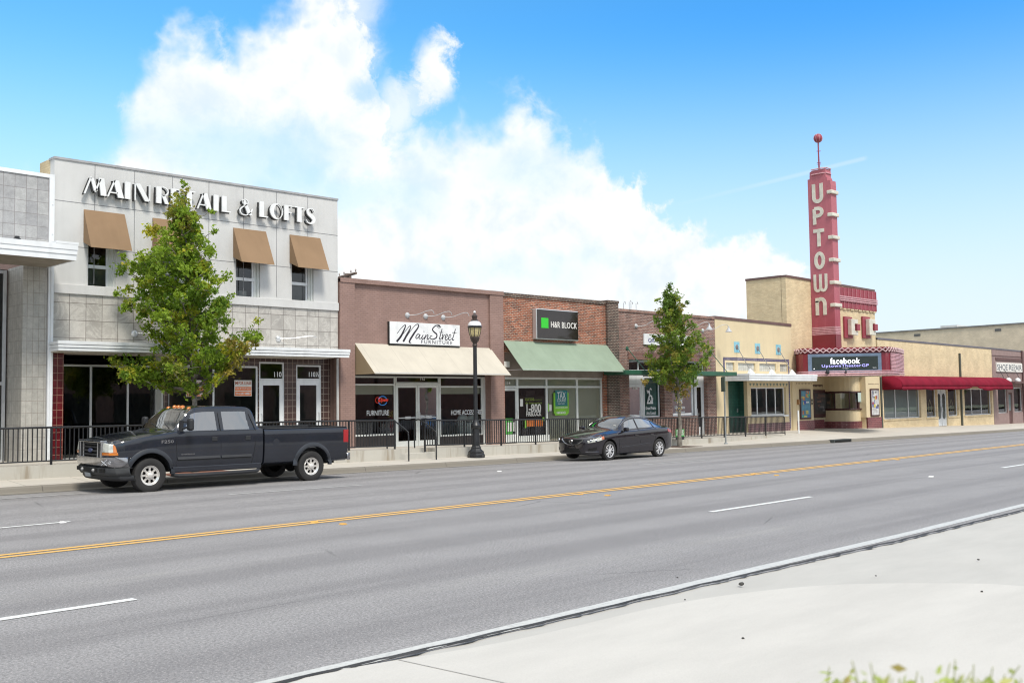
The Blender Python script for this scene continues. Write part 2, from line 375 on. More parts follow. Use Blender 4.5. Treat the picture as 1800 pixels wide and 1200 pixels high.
def concm(name, col, joint=None, stain=.25, fine=.06, warm=(.42, .33, .22), streak=0):
    m, gg, b, o = newmat(name); v = obj_vec(gg)
    c = gg.mix(gg.smooth(gg.noise(obj_vec(gg, (.5, 1.6, 1)), .9, 8, .65), .3, .7), [x*.93 for x in col], [x*1.05 for x in col])
    c = gg.mix(gg.smooth(gg.noise(v, 90, 3), .35, .7, 0, fine*3), c, [x*.6 for x in col])
    c = gg.mix(gg.smooth(gg.noise(v, .35, 7, .7), .52, .72, 0, stain), c, warm)
    if streak: c = gg.mix(gg.smooth(gg.noise(obj_vec(gg, (1.4, 1.4, .12)), 1.5, 5, .7), .48, .68, 0, streak), c, (.25, .20, .14))
    if joint:
        br = gg.n('ShaderNodeTexBrick'); br.offset = 0; gg.put(br.inputs['Vector'], v); br.inputs['Scale'].default_value = 1
        br.inputs['Brick Width'].default_value = joint[0]; br.inputs['Row Height'].default_value = joint[1]
        br.inputs['Mortar Size'].default_value = .012; br.inputs['Mortar Smooth'].default_value = .3
        c = gg.mix(g_scale(gg, br.outputs[1], .7), c, [x*.35 for x in col])
    gg.put(b.inputs['Base Color'], c); b.inputs['Roughness'].default_value = .85
    bn = gg.n('ShaderNodeBump'); bn.inputs['Strength'].default_value = .2; bn.inputs['Distance'].default_value = .004
    gg.put(bn.inputs['Height'], gg.noise(v, 60, 4)); gg.put(b.inputs['Normal'], bn.outputs[0]); return m
def g_scale(gg, s, k): return gg.m('MULTIPLY', s, k)
conc = concm('pavement_concrete', (.50, .465, .41), (1.5, 40), stain=.2)
concw = concm('retaining_concrete', (.48, .46, .41), None, stain=.3, streak=.8)
apronm = concm('apron_concrete', (.445, .43, .40), None, stain=.15, warm=(.38, .36, .32))
apronl = concm('light_concrete', (.50, .48, .445), None, stain=.0, warm=(.5, .48, .44))
curbm = concm('kerb_concrete', (.21, .19, .16), (3.1, 40), stain=.55, warm=(.17, .15, .12))
def asphalt():
    m, gg, b, o = newmat('asphalt'); v = obj_vec(gg); s = gg.n('ShaderNodeSeparateXYZ'); gg.put(s.inputs[0], v)
    c0 = (.295, .288, .287)
    c = gg.mix(gg.smooth(gg.noise(v, 1.1, 6, .65), .3, .7), [x*.92 for x in c0], [x*1.06 for x in c0])
    st = obj_vec(gg, (.06, 1.5, 1)); band = gg.smooth(gg.noise(st, 1.0, 3, .6), .28, .58)
    wv = gg.m('SINE', gg.m('MULTIPLY', gg.m('ADD', s.outputs[1], gg.m('MULTIPLY', gg.noise(obj_vec(gg, (.08, .3, 1)), 1, 2), .9)), 2*math.pi/1.78))
    band = gg.m('MULTIPLY', gg.m('MULTIPLY', band, gg.smooth(wv, -.8, .7)), .6)
    c = gg.mix(band, c, (.165, .16, .162))
    c = gg.mix(gg.smooth(gg.noise(v, 33, 4, .8), .42, .60, 0, .8), c, (.14, .135, .137))
    c = gg.mix(gg.smooth(gg.noise(v, 55, 3, .7), .54, .66, 0, .7), c, (.50, .455, .45))
    c = gg.mix(gg.smooth(gg.noise(obj_vec(gg, (.12, 1, 1)), .7, 6, .7), .56, .72, 0, .45), c, (.33, .32, .30))
    # crack lines
    vo = gg.n('ShaderNodeTexVoronoi', feature='DISTANCE_TO_EDGE'); gg.put(vo.inputs['Vector'], obj_vec(gg, (.11, .2, 1))); vo.inputs['Scale'].default_value = 1
    cr = gg.m('MULTIPLY', gg.smooth(vo.outputs[0], .004, .0), gg.smooth(gg.noise(v, .25, 3), .5, .6, 0, .5))
    c = gg.mix(cr, c, (.06, .06, .06))
    gg.put(b.inputs['Base Color'], c); b.inputs['Roughness'].default_value = .82; b.inputs['Specular IOR Level'].default_value = .3
    bn = gg.n('ShaderNodeBump'); bn.inputs['Strength'].default_value = .3; bn.inputs['Distance'].default_value = .006
    gg.put(bn.inputs['Height'], gg.noise(v, 80, 3, .6)); gg.put(b.inputs['Normal'], bn.outputs[0]); return m
asph = asphalt()
XS = [-90, -60, -40, -25] + [-15+i*1.5 for i in range(80)] + [108, 116, 125, 140, 160, 185, 220, 260]
def frange(a, b, n): return [a+(b-a)*i/n for i in range(n+1)]
mb = MB(); mb.quad((-3000, -3000, -1.3), (3000, -3000, -1.3), (3000, 3000, -1.3), (-3000, 3000, -1.3))
struct(mb, 'ground', pm('far_ground', (.16, .17, .11), .9, amt=.3, ns=.05))
# road edge on the near side (tarmac ends raggedly against the apron)
def Yne(X): return pl(X, [(0, 6.25), (4, 6.23), (6.1, 6.19), (8.9, 6.18), (13.2, 6.08), (18, 6.10), (30, 6.12), (260, 6.1)])
mb = MB(); mb.grid(lambda X, t: (X, lerp(Yne(X)-.12, Yk(X)+.01, t), zroad(X, lerp(Yne(X), Yk(X), t))), XS, frange(0, 1, 24))
struct(mb, 'road', asph)
# far kerb with gutter pan
mb = MB()
prof_k = [(-.42, .004, 0), (-.02, .004, 0), (0, .0, .02), (.03, 0, .11), (.06, 0, .14), (.17, 0, .145)]
def kp(X, i):
    dy, dz, h = prof_k[int(i)]; y = Yk(X)+dy; z = (zroad(X, y)+.006) if i < 2 else zk(X)+h
    return (X, y, z)
def apron_dip(X): return 1.0
mb.grid(lambda X, i: kp(X, i), XS, [0, 1, 2, 3, 4, 5])
struct(mb, 'kerb', curbm)
# pavement: low strip beside the kerb
mb = MB(); XA = [x for x in XS if x < 46]+[46]; XB = [46]+[x for x in XS if x > 46]
mb.grid(lambda X, t: (X, lerp(Yk(X)+.15, EDGE+.02, t), zside(X, lerp(Yk(X)+.15, EDGE, t))), XA, frange(0, 1, 4))
mb.grid(lambda X, t: (X, lerp(Yk(X)+.15, 31.5, t), zside(X, lerp(Yk(X)+.15, 31.5, t))), XB, frange(0, 1, 16))
struct(mb, 'pavement', conc)
# raised walk with retaining wall and a two-step notch
NX0, NX1 = W(703, 800, EDGE).x, W(765, 800, EDGE).x
def zwalk(X, Y): return lerp(zedge(X), zf(X), min(1, max(0, (Y-EDGE)/(D-EDGE))))
mb = MB()
def seg(xa, xb, y0):
    xs = [xa]+[x for x in XS if xa < x < xb]+[xb]
    mb.grid(lambda X, t: (X, lerp(y0, 32.5, t), zwalk(X, lerp(y0, 32.5, t))), xs, frange(0, 1, 14))
    mb.grid(lambda X, t: (X, y0, lerp(zlow(X)-.3, zwalk(X, y0), t)), xs, [0, 1], 1)
seg(-20, NX0, EDGE); seg(NX0, NX1, EDGE+.36); seg(NX1, 46, EDGE)
for X in (NX0, NX1): mb.add([(X, EDGE, zlow(X)-.3), (X, EDGE+.36, zlow(X)-.3), (X, EDGE+.36, zwalk(X, EDGE+.36)), (X, EDGE, zedge(X))], [(0, 1, 2, 3)], 1)
struct(mb, 'raised_walk', [conc, concw])
mb = MB(); mb.box(NX0+.003, NX1-.003, EDGE+.004, EDGE+.356, -.2, (zlow(NX0)+zedge(NX0))/2+.02)
struct(mb, 'step', concw, bevel=.012)
# near apron and light slab
mb = MB()
mb.grid(lambda X, t: (X, lerp(-60, Yne(X)-.09+.03*noise.noise(Vector((X*2.1, 0, 3))), t), .012), [x/4 for x in range(-120, 480)], [0, .5, .9, 1])
struct(mb, 'apron', apronm)
crv = [W_ for W_ in [G(-600, 1460), G(200, 1262), G(560, 1190), G(900, 1131), G(1180, 1067), G(1350, 1042), G(1500, 1031), G(1700, 1030), G(1800, 1035), G(2100, 1060), G(2600, 1130)]]
ct = [(p.x, p.y) for p in crv]
def bez(P, n=8):
    o = []
    for i in range(len(P)-1):
        p0, p1, p2, p3 = P[max(i-1, 0)], P[i], P[i+1], P[min(i+2, len(P)-1)]
        for k in range(n):
            t = k/n; o.append(tuple(.5*((2*p1[j])+(-p0[j]+p2[j])*t+(2*p0[j]-5*p1[j]+4*p2[j]-p3[j])*t*t+(-p0[j]+3*p1[j]-3*p2[j]+p3[j])*t**3) for j in range(len(p1))))
    o.append(tuple(P[-1])); return o
cc = bez(ct)
mb = MB()
for (a, b) in zip(cc, cc[1:]):
    mb.quad((a[0], a[1], .03), (b[0], b[1], .03), (b[0]*.2+4, -20, .03), (a[0]*.2+4, -20, .03))
    mb.quad((a[0], a[1], .0), (b[0], b[1], .0), (b[0], b[1], .03), (a[0], a[1], .03))
struct(mb, 'driveway_slab', apronl)
mb = MB(); ja, jb = G(700, 1158, .034), G(930, 1208, .034); jd = (jb-ja).normalized(); jn = Vector((-jd.y, jd.x, 0))*.006; mb.quad(ja-jn, jb+jd*3-jn, jb+jd*3+jn, ja+jn); struct(mb, 'slab_joint', concm('joint_dirt', (.42, .40, .37), None, stain=0))
# dark ragged tar seam
mb = MB()
tar = pm('tar', (.035, .033, .032), .8, amt=.4, bump=.5)
def tarw(X): return max(.012, .05+.05*noise.noise(Vector((X*3.7, 1, 0)))+.035*noise.noise(Vector((X*11, 2, 0))))
xs = [x*.08 for x in range(-40, 420)]
mb.grid(lambda X, t: (X, Yne(X)-.09+.03*noise.noise(Vector((X*2.1, 0, 3)))+(.045 if t else -tarw(X)+.03), .034), xs, [0, 1])
struct(mb, 'tar_seam', tar)
# ---- lane paint
def paintm(name, col, wear=.35):
    m, gg, b, o = newmat(name); v = obj_vec(gg)
    c = gg.mix(gg.smooth(gg.noise(v, 18, 5, .7), .45, .7, 0, wear), col, (.25, .245, .24))
    c = gg.mix(gg.smooth(gg.noise(v, 2, 4), .4, .7, 0, .15), c, [x*.7 for x in col])
    gg.put(b.inputs['Base Color'], c); b.inputs['Roughness'].default_value = .6; return m
pw = paintm('white_road_paint', (.72, .73, .71)); pw2 = paintm('worn_white_road_paint', (.5, .5, .49), .75); pe = paintm('weathered_edge_paint', (.52, .52, .50), .45); py = paintm('yellow_road_paint', (.78, .45, .11), .4)
def stripe(name, Y0, w, xa, xb, m, n=60, jag=.006):
    mb = MB(); xs = frange(xa, xb, n); f = Y0 if callable(Y0) else (lambda X: Y0)
    mb.grid(lambda X, t: (X, f(X)+(t-.5)*w+jag*noise.noise(Vector((X*3, t*9, Y0(X) if callable(Y0) else Y0))), zroad(X, f(X)+(t-.5)*w)+.006), xs, [0, 1])
    return struct(mb, name, m)
yel = lambda X: pl(X, [(-60, 14.3), (4.8, 14.2), (41.6, 13.94), (200, 13.5)])
stripe('yellow_line', lambda X: yel(X)+.12, .115, -60, 200, py, 300)
stripe('yellow_line', lambda X: yel(X)-.11, .115, -60, 200, py, 300)
stripe('edge_line', lambda X: pl(X, [(0, 6.31), (4, 6.29), (6.2, 6.255), (9.2, 6.30), (13.8, 6.285), (19, 6.38), (40, 6.45), (200, 6.6)]), .165, -8, 160, pe, 500, .012)
for a in (4.65-4.0-9.7, 4.65-3.9, 14.75, 28.2, 41.6, 55, 68.5, 82): stripe('lane_dash', 10.0, .12, a, a+(3.9 if a < 5 else 3.4), pw, 20)
a = W(0, 926, 17.6)
stripe('lane_dash', 17.62, .11, 1.0, 7.05, pw, 20)
for a in (11.5, 24.6, 38.0, 51.5, 65): stripe('lane_dash', lambda X: pl(X, [(11, 20.25), (28, 18.95), (60, 18.3)]), .10, a, a+3.4, pw2, 20)
stripe('parking_line', lambda X: 23.4 if X > 8 else 23.4, .1, -4, 13.9, pw2, 60)
# rust and oil marks on the gutter, long seam
# ---- raised reflective markers
def marker(X, Y, m, label):
    mb = MB(); z = zroad(X, Y)+.003
    mb.hexa([(X-.05, Y-.05, z), (X+.05, Y-.05, z), (X+.05, Y+.05, z), (X-.05, Y+.05, z), (X-.025, Y-.045, z+.022), (X+.025, Y-.045, z+.022), (X+.025, Y+.045, z+.022), (X-.025, Y+.045, z+.022)])
    o = mb.build('road_marker', m); o['label'] = label; o['category'] = 'road reflector'; o['group'] = 'reflective markers along the centre lines'
ym = pm('amber_marker', (.6, .33, .08), .45); wm = pm('pearl_marker', (.8, .8, .78), .35)
ords = ['first', 'second', 'third', 'fourth', 'fifth']
for i, (a, b) in enumerate([(553, 917), (1020, 868), (1324, 833), (1543, 809)]):
    p = G(a, b+1); marker(p.x, p.y, ym, 'amber road marker just beyond the double yellow line, %s from the left' % ords[i])
for i, (a, b) in enumerate([(603, 921), (1068, 870.5), (1365, 835), (1578, 807.5)]):
    p = G(a, b+.5); marker(p.x, p.y, ym, 'amber road marker on the near side of the double yellow line, %s from the left' % ords[i])
p = G(110, 920, -.02); marker(p.x, p.y, wm, 'pale road marker at the right end of the short white dash on the far left')
p = G(1637, 838); marker(p.x, p.y, wm, 'pale road marker standing alone in the near lanes at the right')
p = G(878, 831, -.1); marker(p.x, p.y, wm, 'pale road marker in the far lane in front of the lamp post')
# loose stones on the apron
st = pm('dark_stone', (.05, .048, .045), .8)
for i, (a, b, r) in enumerate([(1303, 1028, .028), (1191, 1015, .012), (1720, 984, .014), (1306, 1122, .012), (1204, 1054, .01), (1726, 1040, .012), (1540, 1012, .01)]):
    p = G(a, b, .03); mb = MB(); mb.ball((p.x, p.y, .03+r*.5), r, 7, sz=.65)
    for k in range(len(mb.v)):
        v = Vector(mb.v[k]); q = v-Vector((p.x, p.y, .03)); mb.v[k] = tuple(v+q*.35*noise.noise(q*60+Vector((i, 0, 0))))
    o = mb.build('pebble', st)
    tag(o, ['largest dark pebble lying on the concrete beside the road edge', 'small dark pebble left of the largest one by the road edge', 'small dark pebble far out on the grey concrete at the right',
            'small dark pebble alone low on the pale slab', 'tiny dark pebble just below the curved slab joint', 'tiny dark pebble on the slab near the right edge', 'tiny dark pebble on the grey apron above the curved joint'][i], 'pebble', 'loose pebbles on the apron')
# storm drain inlet in the kerb
a, b = W(1466, 772, Yk(51)-.03), W(1497, 772, Yk(51)-.03)
X0, X1 = a.x, b.x; zc = zk((X0+X1)/2)
t = thing('storm_drain', 'dark storm drain opening set into the kerb before the theatre', 'storm drain', ((X0+X1)/2, Yk(51), zc))
mb = MB(); mb.box(X0, X1, Yk(51)-.025, Yk(51)+.3, zc-.05, zc+.155); mb.build('inlet_frame', pm('drain_iron', (.045, .05, .05), .7, amt=.3), t, bevel=.01)
mb = MB(); mb.box(X0+.1, X1-.1, Yk(51)-.03, Yk(51)-.022, zc+.005, zc+.11); mb.build('opening', pm('drain_void', (.004, .004, .004), .9), t)
# house-number like kerb stencil
mb = MB(); p = W(665, 826, Yk(17)-.004)
mb.box(p.x-.03, p.x+.02, Yk(17)-.006, Yk(17)+.02, zk(17)+.02, zk(17)+.125); mb.box(p.x+.09, p.x+.13, Yk(17)-.006, Yk(17)+.02, zk(17)+.02, zk(17)+.125); mb.box(p.x+.2, p.x+.3, Yk(17)-.006, Yk(17)+.02, zk(17)+.02, zk(17)+.125)
struct(mb, 'kerb_paint', pw2)
# ------------------------------------------------------------------ building helpers
def FX(px, Y=D, py=690): return W(px, py, Y).x
def FZ(px, py, Y=D): return W(px, py, Y).z
def wall(mb, X0, X1, zb, zt, Y0, dep, holes=(), mi=None, rmi=None):
    """front sheet at Y0 facing the street with reveals running back by dep round each hole; zt may be (left,right)"""
    zl, zr = zt if isinstance(zt, tuple) else (zt, zt)
    top = lambda x: lerp(zl, zr, (x-X0)/(X1-X0))
    xs = sorted({X0, X1, *[h[0] for h in holes], *[h[1] for h in holes]}); xs = [x for x in xs if X0-1e-6 <= x <= X1+1e-6]
    zs = sorted({zb, *[h[2] for h in holes], *[h[3] for h in holes]}); zs = [z for z in zs if z >= zb-1e-6]
    for a, b in zip(xs, xs[1:]):
        if b-a < 1e-5: continue
        for i, z0 in enumerate(zs):
            last = i == len(zs)-1; xm = (a+b)/2; zm = (z0+(zs[i+1] if not last else z0+.02))/2
            if any(h[0] < xm < h[1] and h[2] < zm < h[3] for h in holes): continue
            za, zb_ = (top(a), top(b)) if last else (zs[i+1], zs[i+1])
            mb.quad((a, Y0, z0), (b, Y0, z0), (b, Y0, zb_), (a, Y0, za), mi)
    for (x0, x1, z0, z1) in holes:
        r = rmi if rmi is not None else mi
        mb.quad((x0, Y0, z0), (x0, Y0+dep, z0), (x0, Y0+dep, z1), (x0, Y0, z1), r)
        mb.quad((x1, Y0, z0), (x1, Y0, z1), (x1, Y0+dep, z1), (x1, Y0+dep, z0), r)
        mb.quad((x0, Y0, z1), (x0, Y0+dep, z1), (x1, Y0+dep, z1), (x1, Y0, z1), r)
        mb.quad((x0, Y0, z0), (x1, Y0, z0), (x1, Y0+dep, z0), (x0, Y0+dep, z0), r)
    # parapet top and sides
    mb.quad((X0, Y0, top(X0)), (X1, Y0, top(X1)), (X1, Y0+.3, top(X1)), (X0, Y0+.3, top(X0)), mi)
    mb.quad((X0, Y0+.3, zb), (X0, Y0, zb), (X0, Y0, top(X0)), (X0, Y0+.3, top(X0)), mi)
    mb.quad((X1, Y0, zb), (X1, Y0+.3, zb), (X1, Y0+.3, top(X1)), (X1, Y0, top(X1)), mi)
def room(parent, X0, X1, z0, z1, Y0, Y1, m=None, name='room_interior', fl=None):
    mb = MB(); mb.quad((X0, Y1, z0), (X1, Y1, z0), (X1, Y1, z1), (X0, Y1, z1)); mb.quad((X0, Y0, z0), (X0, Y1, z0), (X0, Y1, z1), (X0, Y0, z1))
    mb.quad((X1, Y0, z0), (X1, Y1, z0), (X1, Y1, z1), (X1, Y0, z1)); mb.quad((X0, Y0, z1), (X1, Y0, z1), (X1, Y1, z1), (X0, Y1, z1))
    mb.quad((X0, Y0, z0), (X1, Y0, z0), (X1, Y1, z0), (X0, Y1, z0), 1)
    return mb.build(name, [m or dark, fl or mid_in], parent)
def massing(parent, X0, X1, z, m, roofm, Y1=46, side=None, Y0=None):
    Y0 = Y0 or D+.3
    mb = MB()
    mb.quad((X0, Y0, -1), (X0, Y1, -1), (X0, Y1, z), (X0, Y0, z)); mb.quad((X1, Y0, -1), (X1, Y1, -1), (X1, Y1, z), (X1, Y0, z)); mb.quad((X0, Y1, -1), (X1, Y1, -1), (X1, Y1, z), (X0, Y1, z))
    mb.build('rear_walls', m, parent)
    mb = MB(); mb.quad((X0, Y0-.05, z-.45), (X1, Y0-.05, z-.45), (X1, Y1, z-.45), (X0, Y1, z-.45)); return mb.build('roof', roofm, parent)
roofm = pm('grey_roofing', (.22, .21, .2), .9)
def window(parent, X0, X1, Z0, Z1, Y, cols=(0, 1), rows=(0, 1), fw=.05, fd=.07, fm=None, gm=None, name='window', panes=True, gy=.03):
    fm = fm or lightg; gm = gm or glass
    mb = MB(); mb.box(X0, X0+fw, Y, Y+fd, Z0, Z1); mb.box(X1-fw, X1, Y, Y+fd, Z0, Z1)
    mb.box(X0+fw, X1-fw, Y, Y+fd, Z1-fw, Z1); mb.box(X0+fw, X1-fw, Y, Y+fd, Z0, Z0+fw)
    for c in cols[1:-1]:
        x = lerp(X0, X1, c); mb.box(x-fw/2, x+fw/2, Y+.003, Y+fd-.003, Z0+fw, Z1-fw)
    for r in rows[1:-1]:
        z = lerp(Z0, Z1, r); mb.box(X0+fw, X1-fw, Y+.006, Y+fd-.006, z-fw/2, z+fw/2)
    o = mb.build(name, fm, parent, bevel=.006)
    if panes:
        mb = MB(); mb.quad((X0+fw*.5, Y+gy, Z0+fw*.5), (X1-fw*.5, Y+gy, Z0+fw*.5), (X1-fw*.5, Y+gy, Z1-fw*.5), (X0+fw*.5, Y+gy, Z1-fw*.5))
        mb.build('pane', gm, o)
    return o
def glassdoor(parent, X0, X1, Z0, Z1, Y, st=.1, top=.12, bot=.25, fm=None, gm=None, handle='r', hm=None, name='door'):
    fm = fm or whitem
    mb = MB(); mb.box(X0, X0+st, Y, Y+.05, Z0, Z1); mb.box(X1-st, X1, Y, Y+.05, Z0, Z1); mb.box(X0+st, X1-st, Y, Y+.05, Z1-top, Z1); mb.box(X0+st, X1-st, Y, Y+.05, Z0, Z0+bot)
    o = mb.build(name, fm, parent, bevel=.005)
    mb = MB(); mb.quad((X0+st, Y+.025, Z0+bot), (X1-st, Y+.025, Z0+bot), (X1-st, Y+.025, Z1-top), (X0+st, Y+.025, Z1-top)); mb.build('pane', gm or glass, o)
    hx = X1-st/2 if handle == 'r' else X0+st/2
    mb = MB(); mb.tube([(hx, Y, Z0+.9), (hx, Y-.06, Z0+.92), (hx, Y-.06, Z0+1.2), (hx, Y, Z0+1.22)], .012, 6); mb.build('handle', hm or alum, o); return o
def awning(parent, Xa, Xb, Yw, zt, Yf, zb, m, side=True, val=0., smat=None, name='awning', th=.012, zsd=None):
    zsd = zb if zsd is None else zsd
    mb = MB(); n = 24; sag = .012
    mb.grid(lambda u, t: (lerp(Xa, Xb, u), lerp(Yw, Yf, t), lerp(zt, zb, t)-sag*math.sin(math.pi*t)*(1-.4*abs(math.sin(math.pi*u*4)))), frange(0, 1, n), frange(0, 1, 8))
    if side:
        for X in (Xa, Xb):
            mb.add([(X, Yw, zt), (X, Yf, zb), (X, Yw, zsd)], [(0, 1, 2)], 1)
    if val: mb.grid(lambda u, t: (lerp(Xa, Xb, u), Yf, zb-val*t), frange(0, 1, n), [0, 1])
    o = mb.build(name, [m, smat or m], parent); s = o.modifiers.new('solid', 'SOLIDIFY'); s.thickness = th; s.offset = 0
    mb = MB(); mb.tube([(Xa+.02, Yw, zsd+.03), (Xa+.02, Yf+.02, zb+.03), (Xb-.02, Yf+.02, zb+.03), (Xb-.02, Yw, zsd+.03)], .012, 6); mb.build('awning_frame', alum, o)
    return o
fixt = pm('light_grey_fixture', (.42, .43, .45), .35, amt=.05)
def gooseneck(parent, X, z, Yw, dx, rise, reach, shade=True, m=None, name='wall_lamp', drop=.14):
    m = m or fixt; mb = MB(); mb.lathe([(1e-6, -.07), (.06, -.06), (.1, -.02), (.105, 0)], 14, (X, Yw, z), 'y')
    o = mb.build(name, m, parent, smooth=True)
    p = bez([(X, Yw-.05, z), (X+dx*.35, Yw-reach*.4, z+rise*.15), (X+dx*.7, Yw-reach*.75, z+rise*.9), (X+dx*.9, Yw-reach*.97, z+rise), (X+dx, Yw-reach, z+rise-drop)], 6)
    mb = MB(); mb.tube(p, .012, 7); mb.build('arm', m, o, smooth=True)
    if shade:
        e = p[-1]; mb = MB(); mb.lathe([(.03, .12), (.045, .02), (.1, -.06), (.17, -.16), (.175, -.165), (.165, -.16), (.09, -.06), (.03, .02)], 16, e); mb.build('lamp_shade', m, o, smooth=True)
    return o
def flashing(parent, X0, X1, zl, zr, Y, m, h=.07, dep=.36, out=.03):
    mb = MB(); mb.hexa([(X0, Y-out, zl-h), (X1, Y-out, zr-h), (X1, Y+dep, zr-h), (X0, Y+dep, zl-h), (X0, Y-out, zl+.012), (X1, Y-out, zr+.012), (X1, Y+dep, zr+.012), (X0, Y+dep, zl+.012)]); return mb.build('coping', m, parent)
# ------------------------------------------------------------------ facade materials
granite = brickm('granite_tiles', (.40, .385, .35), (.475, .455, .415), (.27, .24, .21), w=.15, h=.32, ms=.006, off=0, amt=.12, bump=.12, rough=.5, ns=6, streak=.15, jit=.25)
granite2 = brickm('granite_tiles_dark', (.33, .33, .34), (.43, .43, .43), (.22, .20, .20), w=.29, h=.33, ms=.007, off=0, amt=.14, bump=.12, rough=.5, ns=6, jit=.3)
stucco = pm('pale_stucco', (.58, .58, .575), .85, amt=.05, ns=1.2, bump=.25, bs=90, fine=.08, streak=.12)
def marblem():
    m, gg, b, o = newmat('marble_tiles'); wv, v, s = wall_vec(gg)
    br = gg.n('ShaderNodeTexBrick'); br.offset = 0; gg.put(br.inputs['Vector'], wv); br.inputs['Scale'].default_value = 1
    br.inputs['Brick Width'].default_value = .45; br.inputs['Row Height'].default_value = .48; br.inputs['Mortar Size'].default_value = .008
    br.inputs['Color1'].default_value = (.36, .34, .315, 1); br.inputs['Color2'].default_value = (.52, .495, .46, 1); br.inputs['Mortar'].default_value = (.15, .13, .12, 1)
    n = gg.noise(v, 1.6, 8, .68, 1.6); vein = gg.smooth(gg.m('ABSOLUTE', gg.m('SUBTRACT', n, .5)), .05, .0, 0, .55)
    c = gg.mix(vein, br.outputs[0], (.60, .58, .54)); c = gg.mix(gg.smooth(gg.noise(v, 2.3, 6, .7), .45, .7, 0, .45), c, (.25, .235, .22))
    c = gg.mix(br.outputs[1], c, (.15, .13, .12))
    gg.put(b.inputs['Base Color'], c); b.inputs['Roughness'].default_value = .4; return m
marble = marblem()
redtile = brickm('oxblood_tiles', (.085, .008, .012), (.13, .012, .016), (.34, .2, .14), w=.152, h=.2, ms=.006, off=0, amt=.3, bump=.3, rough=.18, ns=4)
browntile = brickm('brown_tiles', (.06, .035, .032), (.085, .05, .045), (.30, .24, .2), w=.2, h=.2, ms=.008, off=0, amt=.2, bump=.3, rough=.25)
brick_mauve = brickm('painted_mauve_brick', (.275, .175, .148), (.31, .20, .172), (.23, .147, .128), ms=.007, amt=.1, bump=.6, rough=.75, ns=.8, streak=.1)
plain_mauve = pm('mauve_paint', (.235, .155, .145), .8, amt=.06, bump=.2, bs=60)
brick_red = brickm('dark_red_brick', (.025, .02, .024), (.36, .095, .04), (.42, .34, .27), ms=.011, amt=.3, bump=.5, bias=.25, ns=2.5, jit=.5)
brick_dk = brickm('dark_brown_brick', (.03, .022, .022), (.10, .05, .04), (.3, .25, .2), ms=.010, amt=.3, bump=.5, ns=2.5)
brick_ltr = brickm('weathered_brick', (.11, .055, .05), (.30, .15, .115), (.40, .33, .29), ms=.010, amt=.3, bump=.5, bias=.05, ns=1.5, jit=.4)
stucco_y = pm('cream_yellow_stucco', (.64, .53, .345), .85, amt=.04, ns=1.1, bump=.3, bs=80, fine=.05, streak=.08)
brick_y = brickm('buff_brick', (.63, .50, .31), (.73, .60, .385), (.58, .47, .31), ms=.007, amt=.12, bump=.5, ns=1.0, rough=.8)
brick_cream = brickm('cream_brick', (.66, .57, .43), (.74, .64, .49), (.56, .49, .38), ms=.008, amt=.1, bump=.4)
maroon = pm('maroon_enamel', (.20, .012, .028), .35, amt=.1, ns=1.2, coat=.2)
maroon_f = pm('faded_maroon_enamel', (.285, .045, .068), .5, amt=.12, ns=.9, streak=.2)
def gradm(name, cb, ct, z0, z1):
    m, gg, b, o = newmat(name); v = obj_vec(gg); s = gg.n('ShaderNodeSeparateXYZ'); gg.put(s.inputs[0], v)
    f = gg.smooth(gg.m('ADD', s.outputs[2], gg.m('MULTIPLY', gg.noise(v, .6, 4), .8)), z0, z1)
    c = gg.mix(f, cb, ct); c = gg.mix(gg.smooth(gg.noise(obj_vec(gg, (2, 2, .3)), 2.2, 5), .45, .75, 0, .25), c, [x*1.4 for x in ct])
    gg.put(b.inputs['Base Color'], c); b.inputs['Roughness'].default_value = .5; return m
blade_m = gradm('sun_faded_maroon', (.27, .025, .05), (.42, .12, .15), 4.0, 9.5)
pinktrim = pm('pale_pink_trim', (.55, .30, .33), .5, amt=.15, ns=5)
maroontile = brickm('maroon_tiles', (.14, .03, .04), (.19, .05, .055), (.32, .16, .16), w=.2, h=.11, ms=.008, off=.5, amt=.2, bump=.3, rough=.3)
plumtile = brickm('plum_tiles', (.12, .05, .075), (.19, .075, .09), (.4, .28, .27), w=.2, h=.11, ms=.010, off=0, amt=.2, bump=.3, rough=.3)
greentile = brickm('green_tiles', (.022, .09, .07), (.035, .12, .09), (.012, .045, .035), w=.16, h=.16, ms=.008, off=0, amt=.25, bump=.3, rough=.3, ns=2)
def fabric(name, col, seams=None, amt=.06):
    m, gg, b, o = newmat(name); v = obj_vec(gg)
    c = gg.mix(gg.smooth(gg.noise(v, 1.2, 4), .3, .7), [x*(1-amt) for x in col], [x*(1+amt) for x in col])
    c = gg.mix(gg.smooth(gg.noise(v, 130, 2), .4, .7, 0, .18), c, [x*.6 for x in col])
    c = gg.mix(gg.smooth(gg.noise(obj_vec(gg, (3, .5, .5)), 1.2, 4), .5, .75, 0, .14), c, [x*.6 for x in col])
    if seams:
        s = gg.n('ShaderNodeSeparateXYZ'); gg.put(s.inputs[0], v); q = gg.m('FRACT', gg.m('DIVIDE', gg.m('ADD', s.outputs[0], 100), seams))
        c = gg.mix(gg.m('MULTIPLY', gg.m('LESS_THAN', q, .012), .35), c, [x*.4 for x in col])
    gg.put(b.inputs['Base Color'], c); b.inputs['Roughness'].default_value = .9; b.inputs['Specular IOR Level'].default_value = .15
    df = gg.n('ShaderNodeBsdfTranslucent'); gg.put(df.inputs[0], c); ms = gg.n('ShaderNodeMixShader'); ms.inputs[0].default_value = .18
    m.node_tree.links.new(b.outputs[0], ms.inputs[1]); m.node_tree.links.new(df.outputs[0], ms.inputs[2]); m.node_tree.links.new(ms.outputs[0], o.inputs[0]); return m
